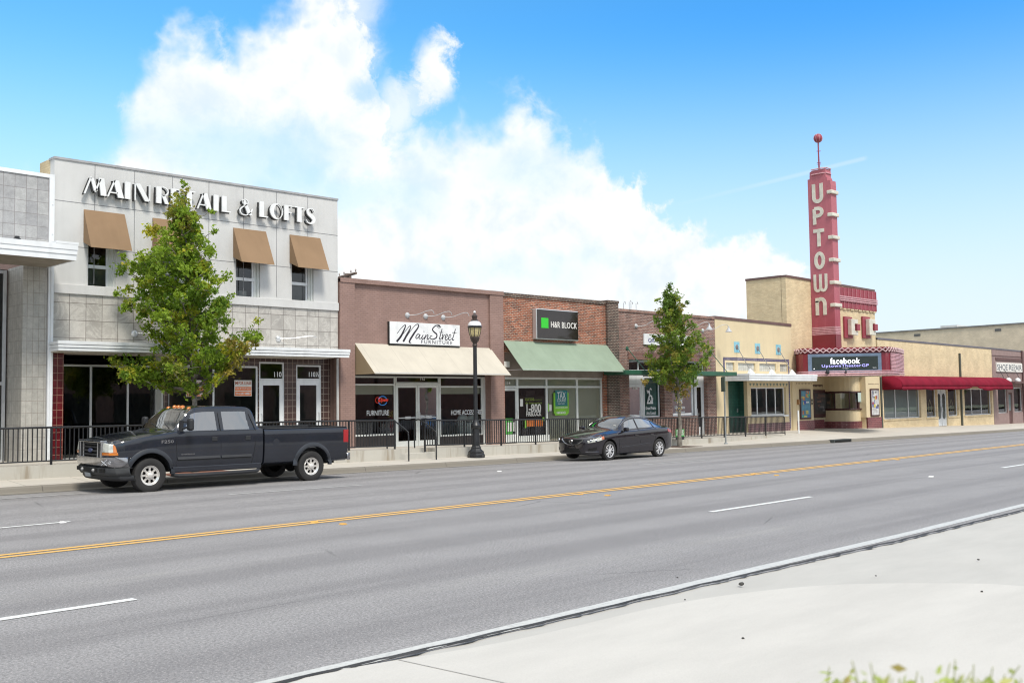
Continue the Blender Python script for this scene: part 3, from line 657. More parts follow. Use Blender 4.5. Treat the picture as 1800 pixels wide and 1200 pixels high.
tan_f = fabric('tan_canvas', (.33, .22, .135)); cream_f = fabric('cream_canvas', (.62, .575, .49), 1.23); green_f = fabric('sage_canvas', (.31, .385, .295)); tan_s = fabric('shaded_side_canvas', (.40, .31, .20))
red_f = fabric('crimson_canvas', (.235, .014, .034), .62, .15)
offw = pm('off_white', (.72, .70, .66), .7, amt=.06)
blind = pm('beige_blind', (.62, .57, .45), .85, amt=.04, ns=.7)
soffit = pm('soffit_panel', (.46, .42, .35), .8, amt=.06)
# ================================================================== 1 granite building, far left
B = thing('granite_building', 'grey granite-tiled building with deep flat canopy at the far left edge', 'building', (8, D, .5))
X1 = FX(83); XL = -4; zt = FZ(83, 308); zcb = FZ(60, 423)
zcW = W(66, 452, 26.4).z+.02; mb = MB(); wall(mb, XL, X1, zcW, (zt+.1, zt), D, .3); mb.build('wall', granite2, B)
px0, px1 = FX(38), FX(81)
mb = MB(); mb.box(px0, px1, D+.004, D+1.15, -.2, zcW); mb.build('pillar', granite, B, bevel=.01)
mb = MB(); mb.hexa([(XL, D-.03, zt+.02), (X1+.12, D-.03, zt-.07), (X1+.12, D+.4, zt-.07), (XL, D+.4, zt+.02), (XL, D-.03, zt+.13), (X1+.12, D-.03, zt+.03), (X1+.12, D+.4, zt+.03), (XL, D+.4, zt+.13)]); mb.build('coping', whitem, B)
mb = MB(); mb.box(X1-.02, FX(90.5), D-.06, D+.25, -.1, zt-.06)
for z in (2, 3.6, 5.6, 6.6, 7.4): mb.lathe([(.012, -.02), (.012, .0)], 6, (X1+.06, D-.06, z), 'y')
mb.build('corner_trim', whitem, B)
YC = 26.4; zc0, zc1 = W(66, 452, YC).z, W(66, 424, YC).z; XR = W(132.5, 440, YC).x
mb = MB(); h = zc1-zc0; mb.box(XL, XR, YC+.03, D+.01, zc0+.012, zc1-.02); mb.box(XL, XR+.03, YC, YC+.03, zc0, zc0+h*.36); mb.box(XL, XR+.045, YC-.02, YC+.03, zc0+h*.36, zc0+h*.66); mb.box(XL, XR+.06, YC-.035, YC+.03, zc0+h*.66, zc1)
mb.box(XR, XR+.03, YC+.03, D-.002, zc0, zc0+h*.66); mb.box(XR, XR+.05, YC+.03, D-.002, zc0+h*.66, zc1)
mb.box(W(98, 420, YC).x, XR+.07, YC-.04, YC+.6, zc1, zc1+.06)
o = mb.build('canopy', whitem, B)
mb = MB(); mb.box(XL, XR-.06, YC+.06, D-.02, zc0-.006, zc0+.012); mb.build('soffit', pm('brown_soffit', (.27, .23, .18), .8), o)
mb = MB(); p = W(30, 418, YC+.4); mb.lathe([(.09, 0), (.09, .08), (.06, .1), (.06, .14)], 10, (p.x, YC+.4, zc1)); mb.build('roof_vent', black, B)
room(B, XL, px0, .3, zcW-.02, D+1.15, D+6, m=dark)
zr = FZ(10, 812)
o = window(B, XL, px0-.05, .45, zcW-.05, D+1.05, cols=[(x-XL)/(px0-.05-XL) for x in (XL, 6, 8.2, px0-.3, px0-.05)], rows=(0, .41, 1), fw=.09, fm=alum)
# ================================================================== 2 loft building
X0, X1 = FX(91), FX(594.5)
B = thing('loft_building', 'two-storey pale stucco building with four brown window awnings', 'building', (X0, D, .45))
zt = (FZ(92, 275), FZ(593, 350)); zti = FZ(300, 526.5)
wins = [(154, 203, 425, 509), (284, 330, 440, 518), (415, 457, 452, 527.5), (513, 551, 461, 533.5)]
holes = []
zwt, zwb = FZ(178, 423), FZ(178, 509)
for a, b, c, d in wins: holes.append((FX(a, py=480), FX(b, py=500), zwb, zwt))
mb = MB(); wall(mb, X0, X1, zti, zt, D, .2, holes); mb.build('stucco_wall', stucco, B)
jm = pm('joint_groove', (.22, .22, .23), .9)  # dark strips marking the joints in the stucco
mb = MB()
zj = FZ(300, 377); zj2 = FZ(92+20, 440+1)
for px in (166, 236, 303, 367, 428, 486, 541): x = FX(px, py=400); mb.box(x-.008, x+.008, D-.004, D+.01, zti+.3, lerp(zt[0], zt[1], (x-X0)/(X1-X0))-.07)
mb.box(X0, X1, D-.0045, D+.01, zj-.008, zj+.008)
xs = [X0]+[v for h in holes for v in h[:2]]+[X1]
for a, b in zip(xs[::2], xs[1::2]): mb.box(a, b, D-.0045, D+.01, zwt-.25, zwt-.234)
mb.build('wall_joints', jm, B)
mb = MB(); mb.box(X0, X1+.01, D-.05, D-.002, zti-.02, zti+.24); mb.build('string_course', stucco, B, bevel=.01)
flashing(B, X0-.02, X1+.02, zt[0], zt[1], D, pm('grey_flashing', (.35, .35, .36), .5), .05)
mb = MB(); ycr = 29.25
mb.quad((X0, D+.3, 6), (X0, ycr, 6), (X0, ycr, zt[0]), (X0, D+.3, zt[0])); mb.quad((X0, ycr, 6), (X0+.3, ycr, 6), (X0+.3, ycr, zt[0]), (X0, ycr, zt[0])); mb.quad((X0, D+.3, zt[0]), (X0, ycr, zt[0]), (X0+.3, ycr, zt[0]), (X0+.3, D+.3, zt[0]))
mb.build('parapet_return', brick_y, B)
massing(B, X0+.01, X1-.01, zt[0]-.9, brick_mauve, roofm, 44, Y0=D+.32)
zb = FZ(104, 596)
mb = MB(); wall(mb, X0, X1, zb-.25, zti-.02, D+.003, .1, []); mb.build('marble_band', marble, B)
for i, (a, b, z0, z1) in enumerate(holes):
    o = window(B, a+.005, b-.16, z0, z1, D+.12, fw=.06, fm=whitem, gm=glassd, rows=(0, .46, 1))
    mb = MB(); mb.box(b-.16, b, D+.11, D+.19, z0, z1); mb.box(b-.06, b-.002, D+.05, D+.11, z0, z1); mb.build('jamb', lightg, o)
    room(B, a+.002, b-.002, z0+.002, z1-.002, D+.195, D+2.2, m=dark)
    if i in (0, 3):
        mb = MB(); mb.quad((a+.01, D+.165, z0+.03), (b-.17, D+.165, z0+.03), (b-.17, D+.165, lerp(z0, z1, .46)), (a+.01, D+.165, lerp(z0, z1, .46))); mb.build('insect_screen', pm('insect_screen', (.26, .25, .255), .8), o)
    mb = MB(); mb.box(a, b-.14, D+.10, D+.14, lerp(z0, z1, .43), lerp(z0, z1, .5)); mb.build('meeting_rail', whitem, o)
    aw = [(147, 211, 368, 434), (268, 325, 383, 440), (410, 461, 400, 463), (509, 557, 411, 474)][i]
    xa = FX(aw[0], py=400); xb = FX(aw[1], py=400); xb = xb+.12
    ztp, zbt = FZ(178, 372), FZ(147, 426)
    awning(B, xa, xb, D-.01, ztp, 27.68, W(195, 437.5, 27.68).z, tan_f, smat=tan_f, zsd=zbt)
xw = holes[2]; mb = MB(); mb.box(xw[1]-.62, xw[1]-.3, D+.3, D+.5, xw[2]+.08, xw[2]+.3); tag(mb.build('storage_box', offw), 'small white box standing inside the third upstairs window', 'box')
# lettering
t = thing('building_sign', 'white thick-and-thin art deco letters reading MAIN RETAIL & LOFTS', 'sign', (FX(150), D, FZ(150, 340)))
def deco(ch):
    H = {'M': (1.28, [('p', .035, 0, .40, 1, .075), ('p', .44, .93, .66, .22, .20), ('p', .64, .16, .93, .93, .07), ('p', .97, 1, 1.12, 0, .32)]),
         'A': (.98, [('p', .035, 0, .44, 1, .075), ('p', .50, 1, .80, 0, .34), ('r', .17, .60, .22, .29)]),
         'I': (.34, [('r', 0, .32, 0, 1)]), 'N': (.98, [('r', 0, .07, 0, 1), ('p', .17, 1, .78, 0, .30), ('r', .88, .95, 0, 1)]),
         'R': (.84, [('r', 0, .32, 0, 1), ('a', .38, .74, .36, .26, -90, 90, .07), ('p', .44, .5, .68, 0, .24)]),
         'E': (.66, [('r', 0, .32, 0, 1), ('r', .32, .62, .93, 1), ('r', .32, .56, .48, .55), ('r', .32, .62, 0, .07)]),
         'T': (.80, [('r', .22, .54, 0, .93), ('r', 0, .76, .93, 1)]), 'L': (.64, [('r', 0, .32, 0, 1), ('r', .32, .62, 0, .07)]),
         'F': (.62, [('r', 0, .32, 0, 1), ('r', .32, .60, .93, 1), ('r', .32, .56, .5, .57)]),
         'O': (1.0, [('o',)]), 'S': (.72, [('s',)]), '&': (.95, [('&',)])}
    return H[ch]
def putdeco(ch, x, z, h, Y, dep, sc=1.0):
    w, prims = deco(ch); mb = MB(); mb2 = MB()
    for m_, (y0, y1) in ((mb, (Y, Y+dep)),):
        for p in prims:
            if p[0] == 'r': poly = [(p[1], p[3]), (p[2], p[3]), (p[2], p[4]), (p[1], p[4])]
            elif p[0] == 'p':
                _, a, b, c, d, wd_ = p; poly = [(a-wd_/2, b), (a+wd_/2, b), (c+wd_/2, d), (c-wd_/2, d)]
            elif p[0] == 'a':
                pts = arc(p[1], p[2], p[3], p[5], p[6], 10, p[4]); stroke2d(m_, [(q[0]*h*sc, q[1]*h) for q in pts], p[7]*h, (x, Y+dep, z), (1, 0, 0), (0, 0, 1), dep); continue
            elif p[0] == 'o':
                ou = arc(.48, .5, .48, 0, 360, 32, .52)[:-1]; inn = arc(.60, .5, .31, 0, 360, 32, .46)[:-1]; n = 32
                vs = [(x+q[0]*h*sc, yy, z+q[1]*h) for yy in (Y+dep, Y) for q in ou+inn]
                fs = []
                for k in range(n):
                    k2 = (k+1) % n; fs += [(2*n+k, 2*n+k2, 3*n+k2, 3*n+k), (k, k2, 2*n+k2, 2*n+k), (n+k, 3*n+k, 3*n+k2, n+k2)]
                m_.add(vs, fs); continue
            elif p[0] == 's':
                pts = bez([(.62, .80), (.5, .97), (.28, .99), (.10, .84), (.16, .64), (.42, .48), (.58, .3), (.52, .1), (.3, 0.0), (.08, .06), (.0, .22)], 5)
                ws = [(.06+.22*math.exp(-((i/len(pts)-.52)/.2)**2))*h for i in range(len(pts))]
                stroke2d(m_, [(q[0]*h*sc, q[1]*h) for q in pts], ws, (x, Y+dep, z), (1, 0, 0), (0, 0, 1), dep); continue
            elif p[0] == '&':
                pts = bez([(.92, .42), (.7, .12), (.42, -.02), (.12, .04), (.02, .26), (.2, .48), (.5, .66), (.58, .84), (.42, .99), (.22, .88), (.24, .7)], 5)
                stroke2d(m_, [(q[0]*h*sc, q[1]*h) for q in pts], .065*h, (x, Y+dep, z), (1, 0, 0), (0, 0, 1), dep)
                poly = [(.18, .88), (.36, .95), (.88, 0), (.58, 0)]
            m_.prism([(x+q[0]*h*sc, Y, z+q[1]*h) for q in poly], (0, dep, 0))
    o = mb.build('letter', [white], t)
    return w*h*sc
lettm = pm('letter_side_black', (.02, .02, .02), .5)
def word(txt, pxs, h, zb_):
    for ch, px in zip(txt, pxs):
        putdeco(ch, FX(px, 28.0, 350), zb_, h, 28.0, .05)
zb_ = W(350, 366.5, 28.0).z; lh = W(222, 319.5, 28.).z-W(222, 349.5, 28.).z
word('MAIN', (148, 189, 220, 237), lh, zb_); word('RETAIL', (275, 301, 323, 347, 376, 390.5), lh, zb_); word('&', (422,), lh, zb_); word('LOFTS', (456.5, 475, 500, 518, 539), lh, zb_)
for ch in list(t.children):        # black returns behind each white face
    c = ch.copy(); c.data = ch.data.copy(); c.data.materials.clear(); c.data.materials.append(lettm); COL.objects.link(c); c.name = 'letter_back'; c.parent = ch; c.location = (-.03, .06, -.03); c.scale = (1, 2.2, 1)
for ch in t.children:
    for c in ch.children: c.scale = (1, 1, 1)
# canopy
YC = 27.55; xa, xb = W(104, 605, YC).x, W(613, 620, YC).x; z1, z0 = W(350, 606, YC).z, W(350, 622, YC).z; h = z1-z0
mb = MB(); mb.box(xa, xb, YC+.02, D-.001, z0+.02, z1-.01); mb.box(xa-.02, xb+.02, YC-.01, YC+.02, z0, z0+h*.3); mb.box(xa-.03, xb+.03, YC-.03, YC+.02, z0+h*.3+.008, z0+h*.62); mb.box(xa-.04, xb+.04, YC-.045, YC+.02, z0+h*.62+.008, z1)
for k in range(3): mb.box(xa-.02-.01*k, xa, YC+.02, D-.003, z0+h*.31*k+.005*k, z0+h*.31*(k+1))
o = mb.build('canopy', whitem, B, bevel=.006)
zrec = z0+.05
# recessed shopfront
xp1 = FX(112); XM = FX(297); XD = FX(465)
mb = MB(); mb.box(X0+.01, xp1, D+.01, D+.8, 0, z0+.02); mb.build('red_tile_pier', redtile, B, bevel=.005)
mb = MB(); wall(mb, X0+.2, X1-.06, 0, z0+.04, D+.4, .12, [(xp1, FX(299), .1, z0-.02), (FX(306, py=690), FX(466), .35, z0-.28), (FX(467.5), FX(512), .1, FZ(490, 635)), (FX(533), FX(577), .1, FZ(555, 640))]); mb.build('tiled_front', browntile, B)
mb = MB(); mb.box(FX(577)+.42, X1-.03, D+.0, D+.06, 0, z0); mb.build('end_trim', stucco, B)
mb = MB(); mb.box(xa, xb-.55, YC+.05, D+3, z0-.03, z0+.0); mb.build('soffit', soffit, o)
zfl = .42
# dark deep bay on the left
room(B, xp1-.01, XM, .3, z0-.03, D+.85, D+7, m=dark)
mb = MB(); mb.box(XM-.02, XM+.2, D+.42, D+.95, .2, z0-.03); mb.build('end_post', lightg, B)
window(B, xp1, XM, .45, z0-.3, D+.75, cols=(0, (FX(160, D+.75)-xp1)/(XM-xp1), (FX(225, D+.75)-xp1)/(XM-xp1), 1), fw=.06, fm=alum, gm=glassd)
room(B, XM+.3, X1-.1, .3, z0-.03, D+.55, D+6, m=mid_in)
window(B, FX(306), FX(466)-.01, .35, z0-.28, D+.42, cols=(0, (FX(388)-FX(306))/(FX(466)-FX(306)), 1), fw=.06, fm=whitem)
for (a, b, ztr, txt, tx0, tx1, hd) in [(467.5, 512, 635, '110', 482, 495, 'l'), (533, 577, 640.5, '110½', 543, 561, 'r')]:
    xa_, xb_ = FX(a), FX(b); zT = FZ((a+b)/2, ztr); zd = FZ((a+b)/2, 667.5)
    o = window(B, xa_, xb_, zd, zT-.003, D+.42, fw=.055, fm=whitem, name='transom_window', gm=glassd)
    glassdoor(B, xa_+.03, xb_-.03, zfl, zd-.003, D+.43, st=.13, top=.16, bot=.25, handle=hd, gm=glassd)
    mb = MB(); mb.box(xa_, xa_+.028, D+.42, D+.5, zfl, zd); mb.box(xb_-.028, xb_, D+.42, D+.5, zfl, zd); mb.build('door_frame', whitem, B)
    p = FZ((a+b)/2, 662.5, D+.44); mb = MB(); put_text(mb, txt, (FX(tx0, D+.43), D+.435, p), (1, 0, 0), (0, 0, 1), FX(tx1, D+.43)-FX(tx0, D+.43), .17, depth=.006, bold=.02); mb.build('door_number', white, B)
for px, py, dx in ((236, 586, 1.2), (489, 595, 1.1)):
    p = W(px, py, D); gooseneck(B, p.x, p.z, D, dx, .08, .5, shade=False, m=alum, drop=.03)
mb = MB(); dz = FZ(92, 466); mb.box(FX(85), FX(90), D-.1, D-.062, -.1, dz); mb.build('downpipe', whitem, B, bevel=.01)
# for lease signs
def leasesign(pxa, pxb, pya, pyb, lab):
    Yp = D+.40; a, b = FX(pxa, Yp), FX(pxb, Yp); zt_, zb2 = W((pxa+pxb)/2, pya, Yp).z, W((pxa+pxb)/2, pyb, Yp).z; h = zt_-zb2; w = b-a
    t = thing('lease_sign', lab, 'sign', (a, Yp, zb2), group='lease signs in the empty shop window')
    mb = MB(); mb.box(a, b, Yp, Yp+.01, zb2, zt_); mb.build('panel', offw, t)
    mb = MB(); mb.box(a+.03*w, b-.03*w, Yp-.003, Yp, zb2+.03*h, zb2+.3*h); mb.box(a+.03*w, b-.03*w, Yp-.003, Yp, zb2+.36*h, zb2+.58*h); mb.build('orange_band', pm('orange_ink', (.80, .20, .05), .5), t)
    mb = MB(); put_text(mb, 'FOR LEASE', (a+.24*w, Yp, zb2+.72*h), (1, 0, 0), (0, 0, 1), .72*w, .2*h, .004, .01); put_text(mb, 'M', (a+.05*w, Yp, zb2+.72*h), (1, 0, 0), (0, 0, 1), .14*w, .2*h, .004, .03); mb.build('lettering', pm('rust_ink', (.45, .1, .04), .5), t)
    mb = MB(); put_text(mb, '214-597-8887', (a+.06*w, Yp-.003, zb2+.09*h), (1, 0, 0), (0, 0, 1), .88*w, .15*h, .003, .02); put_text(mb, 'Lofts & Retail Space', (a+.06*w, Yp-.003, zb2+.42*h), (1, 0, 0), (0, 0, 1), .88*w, .11*h, .003, .01); mb.build('lettering', white, t)
leasesign(412, 442.5, 668, 696, 'white and orange FOR LEASE sign in clear view beside door 110')
leasesign(327, 361, 668, 697, 'white and orange FOR LEASE sign half hidden behind the tree trunk')
# ================================================================== 3 furniture store
X0, X1 = FX(596), FX(884)
B = thing('furniture_store', 'mauve painted brick furniture shop with cream sloping awning', 'building', (X0, D, .4))
zt = (FZ(597, 489.5), FZ(884, 514.5)); za = FZ(742, 607.5)
hx0, hx1 = FX(624.5), FX(862)
mb = MB(); wall(mb, X0, X1, 0, zt, D, .3, [(hx0, hx1, .1, za-.15)]); mb.build('brick_wall', brick_mauve, B)
for a, b in ((X0, FX(622)), (FX(860.5), X1)):
    mb = MB(); zz = lerp(zt[0], zt[1], (a-X0)/(X1-X0)); mb.box(a, b, D-.09, D+.0, 0, zz+.02); mb.build('pilaster', [brick_mauve], B, bevel=.01)
mb = MB(); mb.hexa([(X0, D-.12, zt[0]-.12), (X1, D-.12, zt[1]-.12), (X1, D+.35, zt[1]-.12), (X0, D+.35, zt[0]-.12), (X0, D-.12, zt[0]+.03), (X1, D-.12, zt[1]+.03), (X1, D+.35, zt[1]+.03), (X0, D+.35, zt[0]+.03)]); mb.build('coping', brick_mauve, B)
massing(B, X0+.02, X1-.02, zt[0]-.6, brick_mauve, roofm)
zfl = FZ(744, 784); yf = D+.3
awning(B, hx0-.02, FX(862.5), D-.01, za, 27.08, W(780, 658, 27.08).z, cream_f, smat=tan_s)
ztr = FZ(744, 661); zrail = FZ(655, 675.5)
XDl, XDr = FX(705), FX(782)
window(B, hx0, XDl-.01, FZ(650, 785)+.35, ztr, yf, rows=(0, (zrail-FZ(650, 785)-.35)/(ztr-FZ(650, 785)-.35), 1), fw=.06, fm=lightg)
window(B, XDr+.01, hx1-.12, FZ(820, 780)+.3, ztr, yf, rows=(0, .83, 1), fw=.06, fm=lightg)
mb = MB(); mb.box(hx0, XDl-.01, yf, yf+.2, 0, FZ(650, 785)+.35); mb.box(XDr+.01, hx1, yf, yf+.2, 0, FZ(820, 780)+.3); mb.box(hx0, hx1, yf+.004, yf+.2, ztr, za+.1); mb.build('base_panel', pm('black_panel', (.03, .025, .025), .5), B)
mb = MB(); mb.box(hx1-.12, hx1, yf-.02, yf+.1, .1, ztr); mb.build('side_post', lightg, B)
zd = FZ(744, 673.5)
o = window(B, XDl, XDr, zd, ztr, yf, fw=.05, name='transom_window', gm=glassd)
xm = (XDl+XDr)/2
glassdoor(B, XDl+.05, xm-.01, zfl, zd-.06, yf+.01, st=.07, top=.09, bot=.2, fm=lightg, handle='r'); glassdoor(B, xm+.01, XDr-.05, zfl, zd-.06, yf+.01, st=.07, top=.09, bot=.2, fm=lightg, handle='l')
mb = MB(); mb.box(XDl, XDl+.045, yf, yf+.08, zfl, zd); mb.box(XDr-.045, XDr, yf, yf+.08, zfl, zd); mb.box(XDl, XDr, yf-.03, yf+.08, zd-.055, zd); mb.build('door_frame', lightg, B)
mb = MB()
for a, b in ((XDl+.12, xm-.08), (xm+.08, XDr-.12)): mb.box(a, b, yf-.02, yf+.005, zfl+1.0, zfl+1.04); mb.box((a+b)/2-.12, (a+b)/2+.12, yf-.03, yf+.005, zfl+.98, zfl+1.07)
mb.build('push_bar', alum, B)
mb = MB(); put_text(mb, '112', (FX(740, yf), yf+.02, FZ(744, 668, yf)), (1, 0, 0), (0, 0, 1), FX(747.5, yf)-FX(740, yf), .14, .006, .02); mb.build('door_number', offw, B)
mb = MB(); put_text(mb, 'FURNITURE', (FX(645, yf), yf+.015, FZ(664, 730, yf)), (1, 0, 0), (0, 0, 1), FX(684, yf)-FX(645, yf), .18, .004, .008); put_text(mb, 'HOME ACCESSORIES', (FX(793, yf), yf+.015, FZ(820, 728.5, yf)), (1, 0, 0), (0, 0, 1), FX(849.5, yf)-FX(793, yf), .18, .004, .008); mb.build('window_lettering', white, B)
room(B, hx0-.3, hx1+.3, zfl-.02, ztr+.2, yf+.2, yf+6, m=pm('dark_red_interior', (.20, .06, .05), .8))
mb = MB()
for a, b in ((hx0+.05, XDl-.05), (XDr+.05, hx1-.2)): mb.quad((a, yf+.09, zrail-.34), (b, yf+.09, zrail-.34), (b, yf+.09, zrail-.02), (a, yf+.09, zrail-.02))
mb.build('roller_blind', blind, B)
# neon open sign
t = thing('neon_sign', 'red and blue neon Open sign hanging in the furniture shop window', 'neon sign', (FX(672, yf), yf+.1, FZ(672, 704, yf)))
cx, cz = FX(672.5, yf+.1), W(672.5, 704, yf+.1).z
mb = MB()
for a0, a1 in ((25, 165), (200, 340)): mb.tube([(cx+p[0], yf+.1, cz+p[1]) for p in arc(0, 0, .19, a0, a1, 14, .155)], .008, 6)
mb.build('blue_tube', emit('blue_neon', (.05, .35, 1), .45), t)
mb = MB(); put_text(mb, 'Open', (cx-.2, yf+.1, cz-.07), (1, 0, 0), (0, 0, 1), .44, .17, .01, 0, .4); mb.tube([(cx-.22+p[0], yf+.1, cz+.02+p[1]) for p in arc(0, 0, .09, 0, 360, 14, .1)], .008, 5); mb.build('red_tube', emit('red_neon', (1, .06, .03), .4), t)
# indoor pieces
linen = pm('white_linen', (.7, .7, .68), .9)
zs_ = zfl
t = thing('bed', 'bed with white pillows displayed behind the HOME ACCESSORIES window', 'bed', (FX(815, yf+.6), yf+.6, zs_))
bx0, bx1 = FX(790, yf+.8), FX(845, yf+.8)
mb = MB(); mb.box(bx0, bx1, yf+.25, yf+2.1, zs_+.3, zs_+.78); mb.build('mattress', linen, t, bevel=.08)
mb = MB(); mb.box(bx0-.05, bx1+.05, yf+2.1, yf+2.2, zs_, zs_+1.3); mb.build('headboard', pm('dark_wood', (.06, .03, .02), .4), t)
for k in range(3):
    x = lerp(bx0, bx1, .2+.3*k); mb = MB(); mb.ball((0, 0, 0), .3, 14, sz=.5); mb.v = [(x+v[0]*.9, yf+.42+v[1]*.4, zs_+.92+v[2]*1.1) for v in mb.v]; mb.build('pillow', linen, t, smooth=True)
t = thing('picture_frame', 'cream framed picture on the red back wall of the furniture shop', 'picture', (FX(818, yf+3), yf+3, zfl+1.7))
a, b = W(806, 700, yf+3), W(832, 665, yf+3)
mb = MB(); mb.box(a.x, b.x, yf+3, yf+3.04, a.z-.1, b.z+.25); mb.build('frame', pm('cream_frame', (.5, .45, .3), .6), t); mb = MB(); mb.box(a.x+.1, b.x-.1, yf+2.99, yf+3.0, a.z, b.z+.15); mb.build('canvas', pm('brown_canvas', (.12, .04, .02), .8), t)
t = thing('armchair', 'dark leather armchair behind the FURNITURE window', 'armchair', (FX(655, yf+1), yf+1, zfl))
cx = FX(652, yf+1.2); mb = MB(); mb.box(cx-.5, cx+.5, yf+.8, yf+1.5, zfl+.25, zfl+.5); mb.build('seat', pm('leather', (.04, .03, .03), .35), t, bevel=.06)
mb = MB(); mb.box(cx-.55, cx+.55, yf+1.5, yf+1.75, zfl+.2, zfl+1.0); mb.build('backrest', bpy.data.materials['leather'], t, bevel=.06)
for s in (-1, 1): mb = MB(); mb.box(cx+s*.6-.1, cx+s*.6+.1, yf+.8, yf+1.7, zfl+.1, zfl+.68); mb.build('armrest', bpy.data.materials['leather'], t, bevel=.05)
t = thing('vase', 'red vase with yellow flowers behind the FURNITURE window', 'vase', (FX(687, yf+.5), yf+.5, zfl))
vx, vz = FX(687, yf+.5), W(687, 746, yf+.5).z
mb = MB(); mb.lathe([(.05, -.35), (.1, -.2), (.1, 0), (.05, .12), (.07, .18)], 12, (vx, yf+.5, vz+.1)); mb.build('body', pm('red_glaze', (.4, .02, .02), .2), t, smooth=True)
mb = MB()
for k in range(30): mb.ball((vx+random.uniform(-.12, .12), yf+.5+random.uniform(-.1, .1), vz+.35+random.uniform(-.08, .12)), .035, 5)
mb.build('flowers', pm('yellow_flowers', (.5, .35, .08), .8), t)
mb = MB(); mb.box(vx-.2, vx+.2, yf+.35, yf+.65, zfl, vz-.25); tag(mb.build('display_stand', dark), 'dark plinth under the red vase in the furniture shop window', 'plinth')
# shop sign
YS = D-.1
a, b = W(685.5, 603.5, YS), W(808, 571, YS); zt0, zb0 = W(746, 568, YS).z, W(746, 605.5, YS).z
t = thing('shop_sign', 'white rectangular sign reading Main Street FURNITURE in black script', 'sign', (a.x, YS, zb0))
mb = MB(); mb.box(a.x, b.x, YS, D-.002, zb0, zt0); mb.build('panel', white, t)
mb = MB(); mb.box(a.x-.02, b.x+.02, YS+.02, D-.001, zb0-.05, zb0-.001); mb.box(a.x-.03, a.x-.001, YS+.02, D-.001, zb0-.05, zt0); mb.build('edge', lettm, t)
w, h = b.x-a.x, zt0-zb0
ink = pm('black_ink', (.025, .02, .03), .5); grey_ink = pm('grey_ink', (.10, .10, .12), .5)
mb = MB(); SX = lambda u, v: (w*u, h*v)
def script(pts, ws, n=6):
    P = bez(pts, n); N = len(P); wl = [pl(i/(N-1), [(k/(len(ws)-1), x) for k, x in enumerate(ws)]) for i in range(N)]
    stroke2d(mb, [SX(u, v) for u, v in P], wl, (a.x, YS, zb0), (1, 0, 0), (0, 0, 1), .006)
k = .028
script([(.10, .47), (.14, .66), (.19, .84), (.215, .86), (.20, .7), (.15, .35), (.09, .09)], [.018, .018, .02, .03, .055, .075, .075])
script([(.10, .11), (.19, .5), (.26, .8), (.285, .82), (.27, .66), (.22, .35), (.18, .1)], [.01, .014, .02, .03, .055, .075, .075])
script([(.19, .12), (.27, .55), (.345, .87), (.39, .93), (.39, .8), (.33, .5), (.275, .2), (.265, .08), (.29, .07)], [.01, .014, .02, .03, .05, .07, .07, .05, .02])
script([(.41, .46), (.38, .47), (.355, .33), (.37, .27), (.40, .38), (.415, .45), (.40, .3), (.42, .27), (.44, .36)], [.02, .03, .035, .03, .02, .03, .035, .02, .015])
script([(.46, .46), (.44, .3), (.455, .26), (.475, .34)], [.03, .035, .03, .015]); script([(.468, .6), (.474, .62)], [.04, .04], 2)
script([(.495, .46), (.475, .26), (.51, .44), (.53, .44), (.515, .28), (.535, .27), (.55, .34)], [.02, .035, .02, .03, .035, .03, .015])
_o = zb0; zb0 = zb0+.03*h
script([(.66, .82), (.69, .89), (.71, .83), (.68, .8)], [.02, .03, .03, .02]); script([(.71, .84), (.69, .92), (.63, .86), (.595, .7), (.62, .58), (.655, .48), (.65, .33), (.60, .24), (.56, .28), (.565, .38), (.59, .4)], [.02, .025, .035, .05, .05, .055, .05, .035, .03, .025, .02])
script([(.735, .75), (.705, .4), (.695, .28), (.71, .25), (.73, .33)], [.03, .035, .035, .03, .015]); script([(.695, .58), (.75, .585)], [.02, .02], 2)
script([(.735, .45), (.745, .48), (.735, .25), (.76, .44), (.775, .46)], [.02, .03, .03, .02, .025])
for u in (.785, .835): script([(u, .34), (u+.03, .42), (u+.025, .5), (u+.005, .46), (u-.005, .3), (u+.01, .23), (u+.045, .33)], [.015, .02, .025, .03, .035, .03, .015])
script([(.935, .78), (.90, .4), (.885, .27), (.9, .24), (.915, .28)], [.03, .035, .035, .03, .015]); script([(.885, .6), (.95, .605)], [.018, .018], 2)
mb.build('script_lettering', ink, t)
mb = MB(); put_text(mb, 'FURNITURE', (a.x+.43*w, YS, _o+.05*h), (1, 0, 0), (0, 0, 1), .455*w, .16*h, .005, .004, 0, 1.3); mb.build('lettering', grey_ink, t)
for px, py in ((716, 554), (748, 556), (779, 558)):
    p = W(px, py, D); gooseneck(B, p.x, p.z, D, .72, .16, .62, shade=False, drop=.12)
# power pole behind
t = thing('utility_pole', 'wooden power pole top and crossarm poking above the mauve roof', 'utility pole', (W(612, 485, 36).x, 36, 0))
p = W(612, 481, 36); mb = MB(); mb.tube([(p.x, 36, 0), (p.x, 36, p.z)], .15, 10); wood = pm('weathered_wood', (.16, .12, .1), .9); mb.build('pole', wood, t)
c1, c2 = W(596, 487.5, 36.6), W(626, 480, 35.2); mb = MB(); mb.tube([c1, c2], .06, 6); mb.build('crossarm', wood, t)
for k in (.02, .3, .7, .97): q = c1.lerp(c2, k); mb = MB(); mb.lathe([(.02, 0), (.04, .07), (.02, .12)], 8, (q.x, q.y, q.z+.07)); mb.build('insulator', pm('glass_insulator', (.4, .35, .33), .3), t)
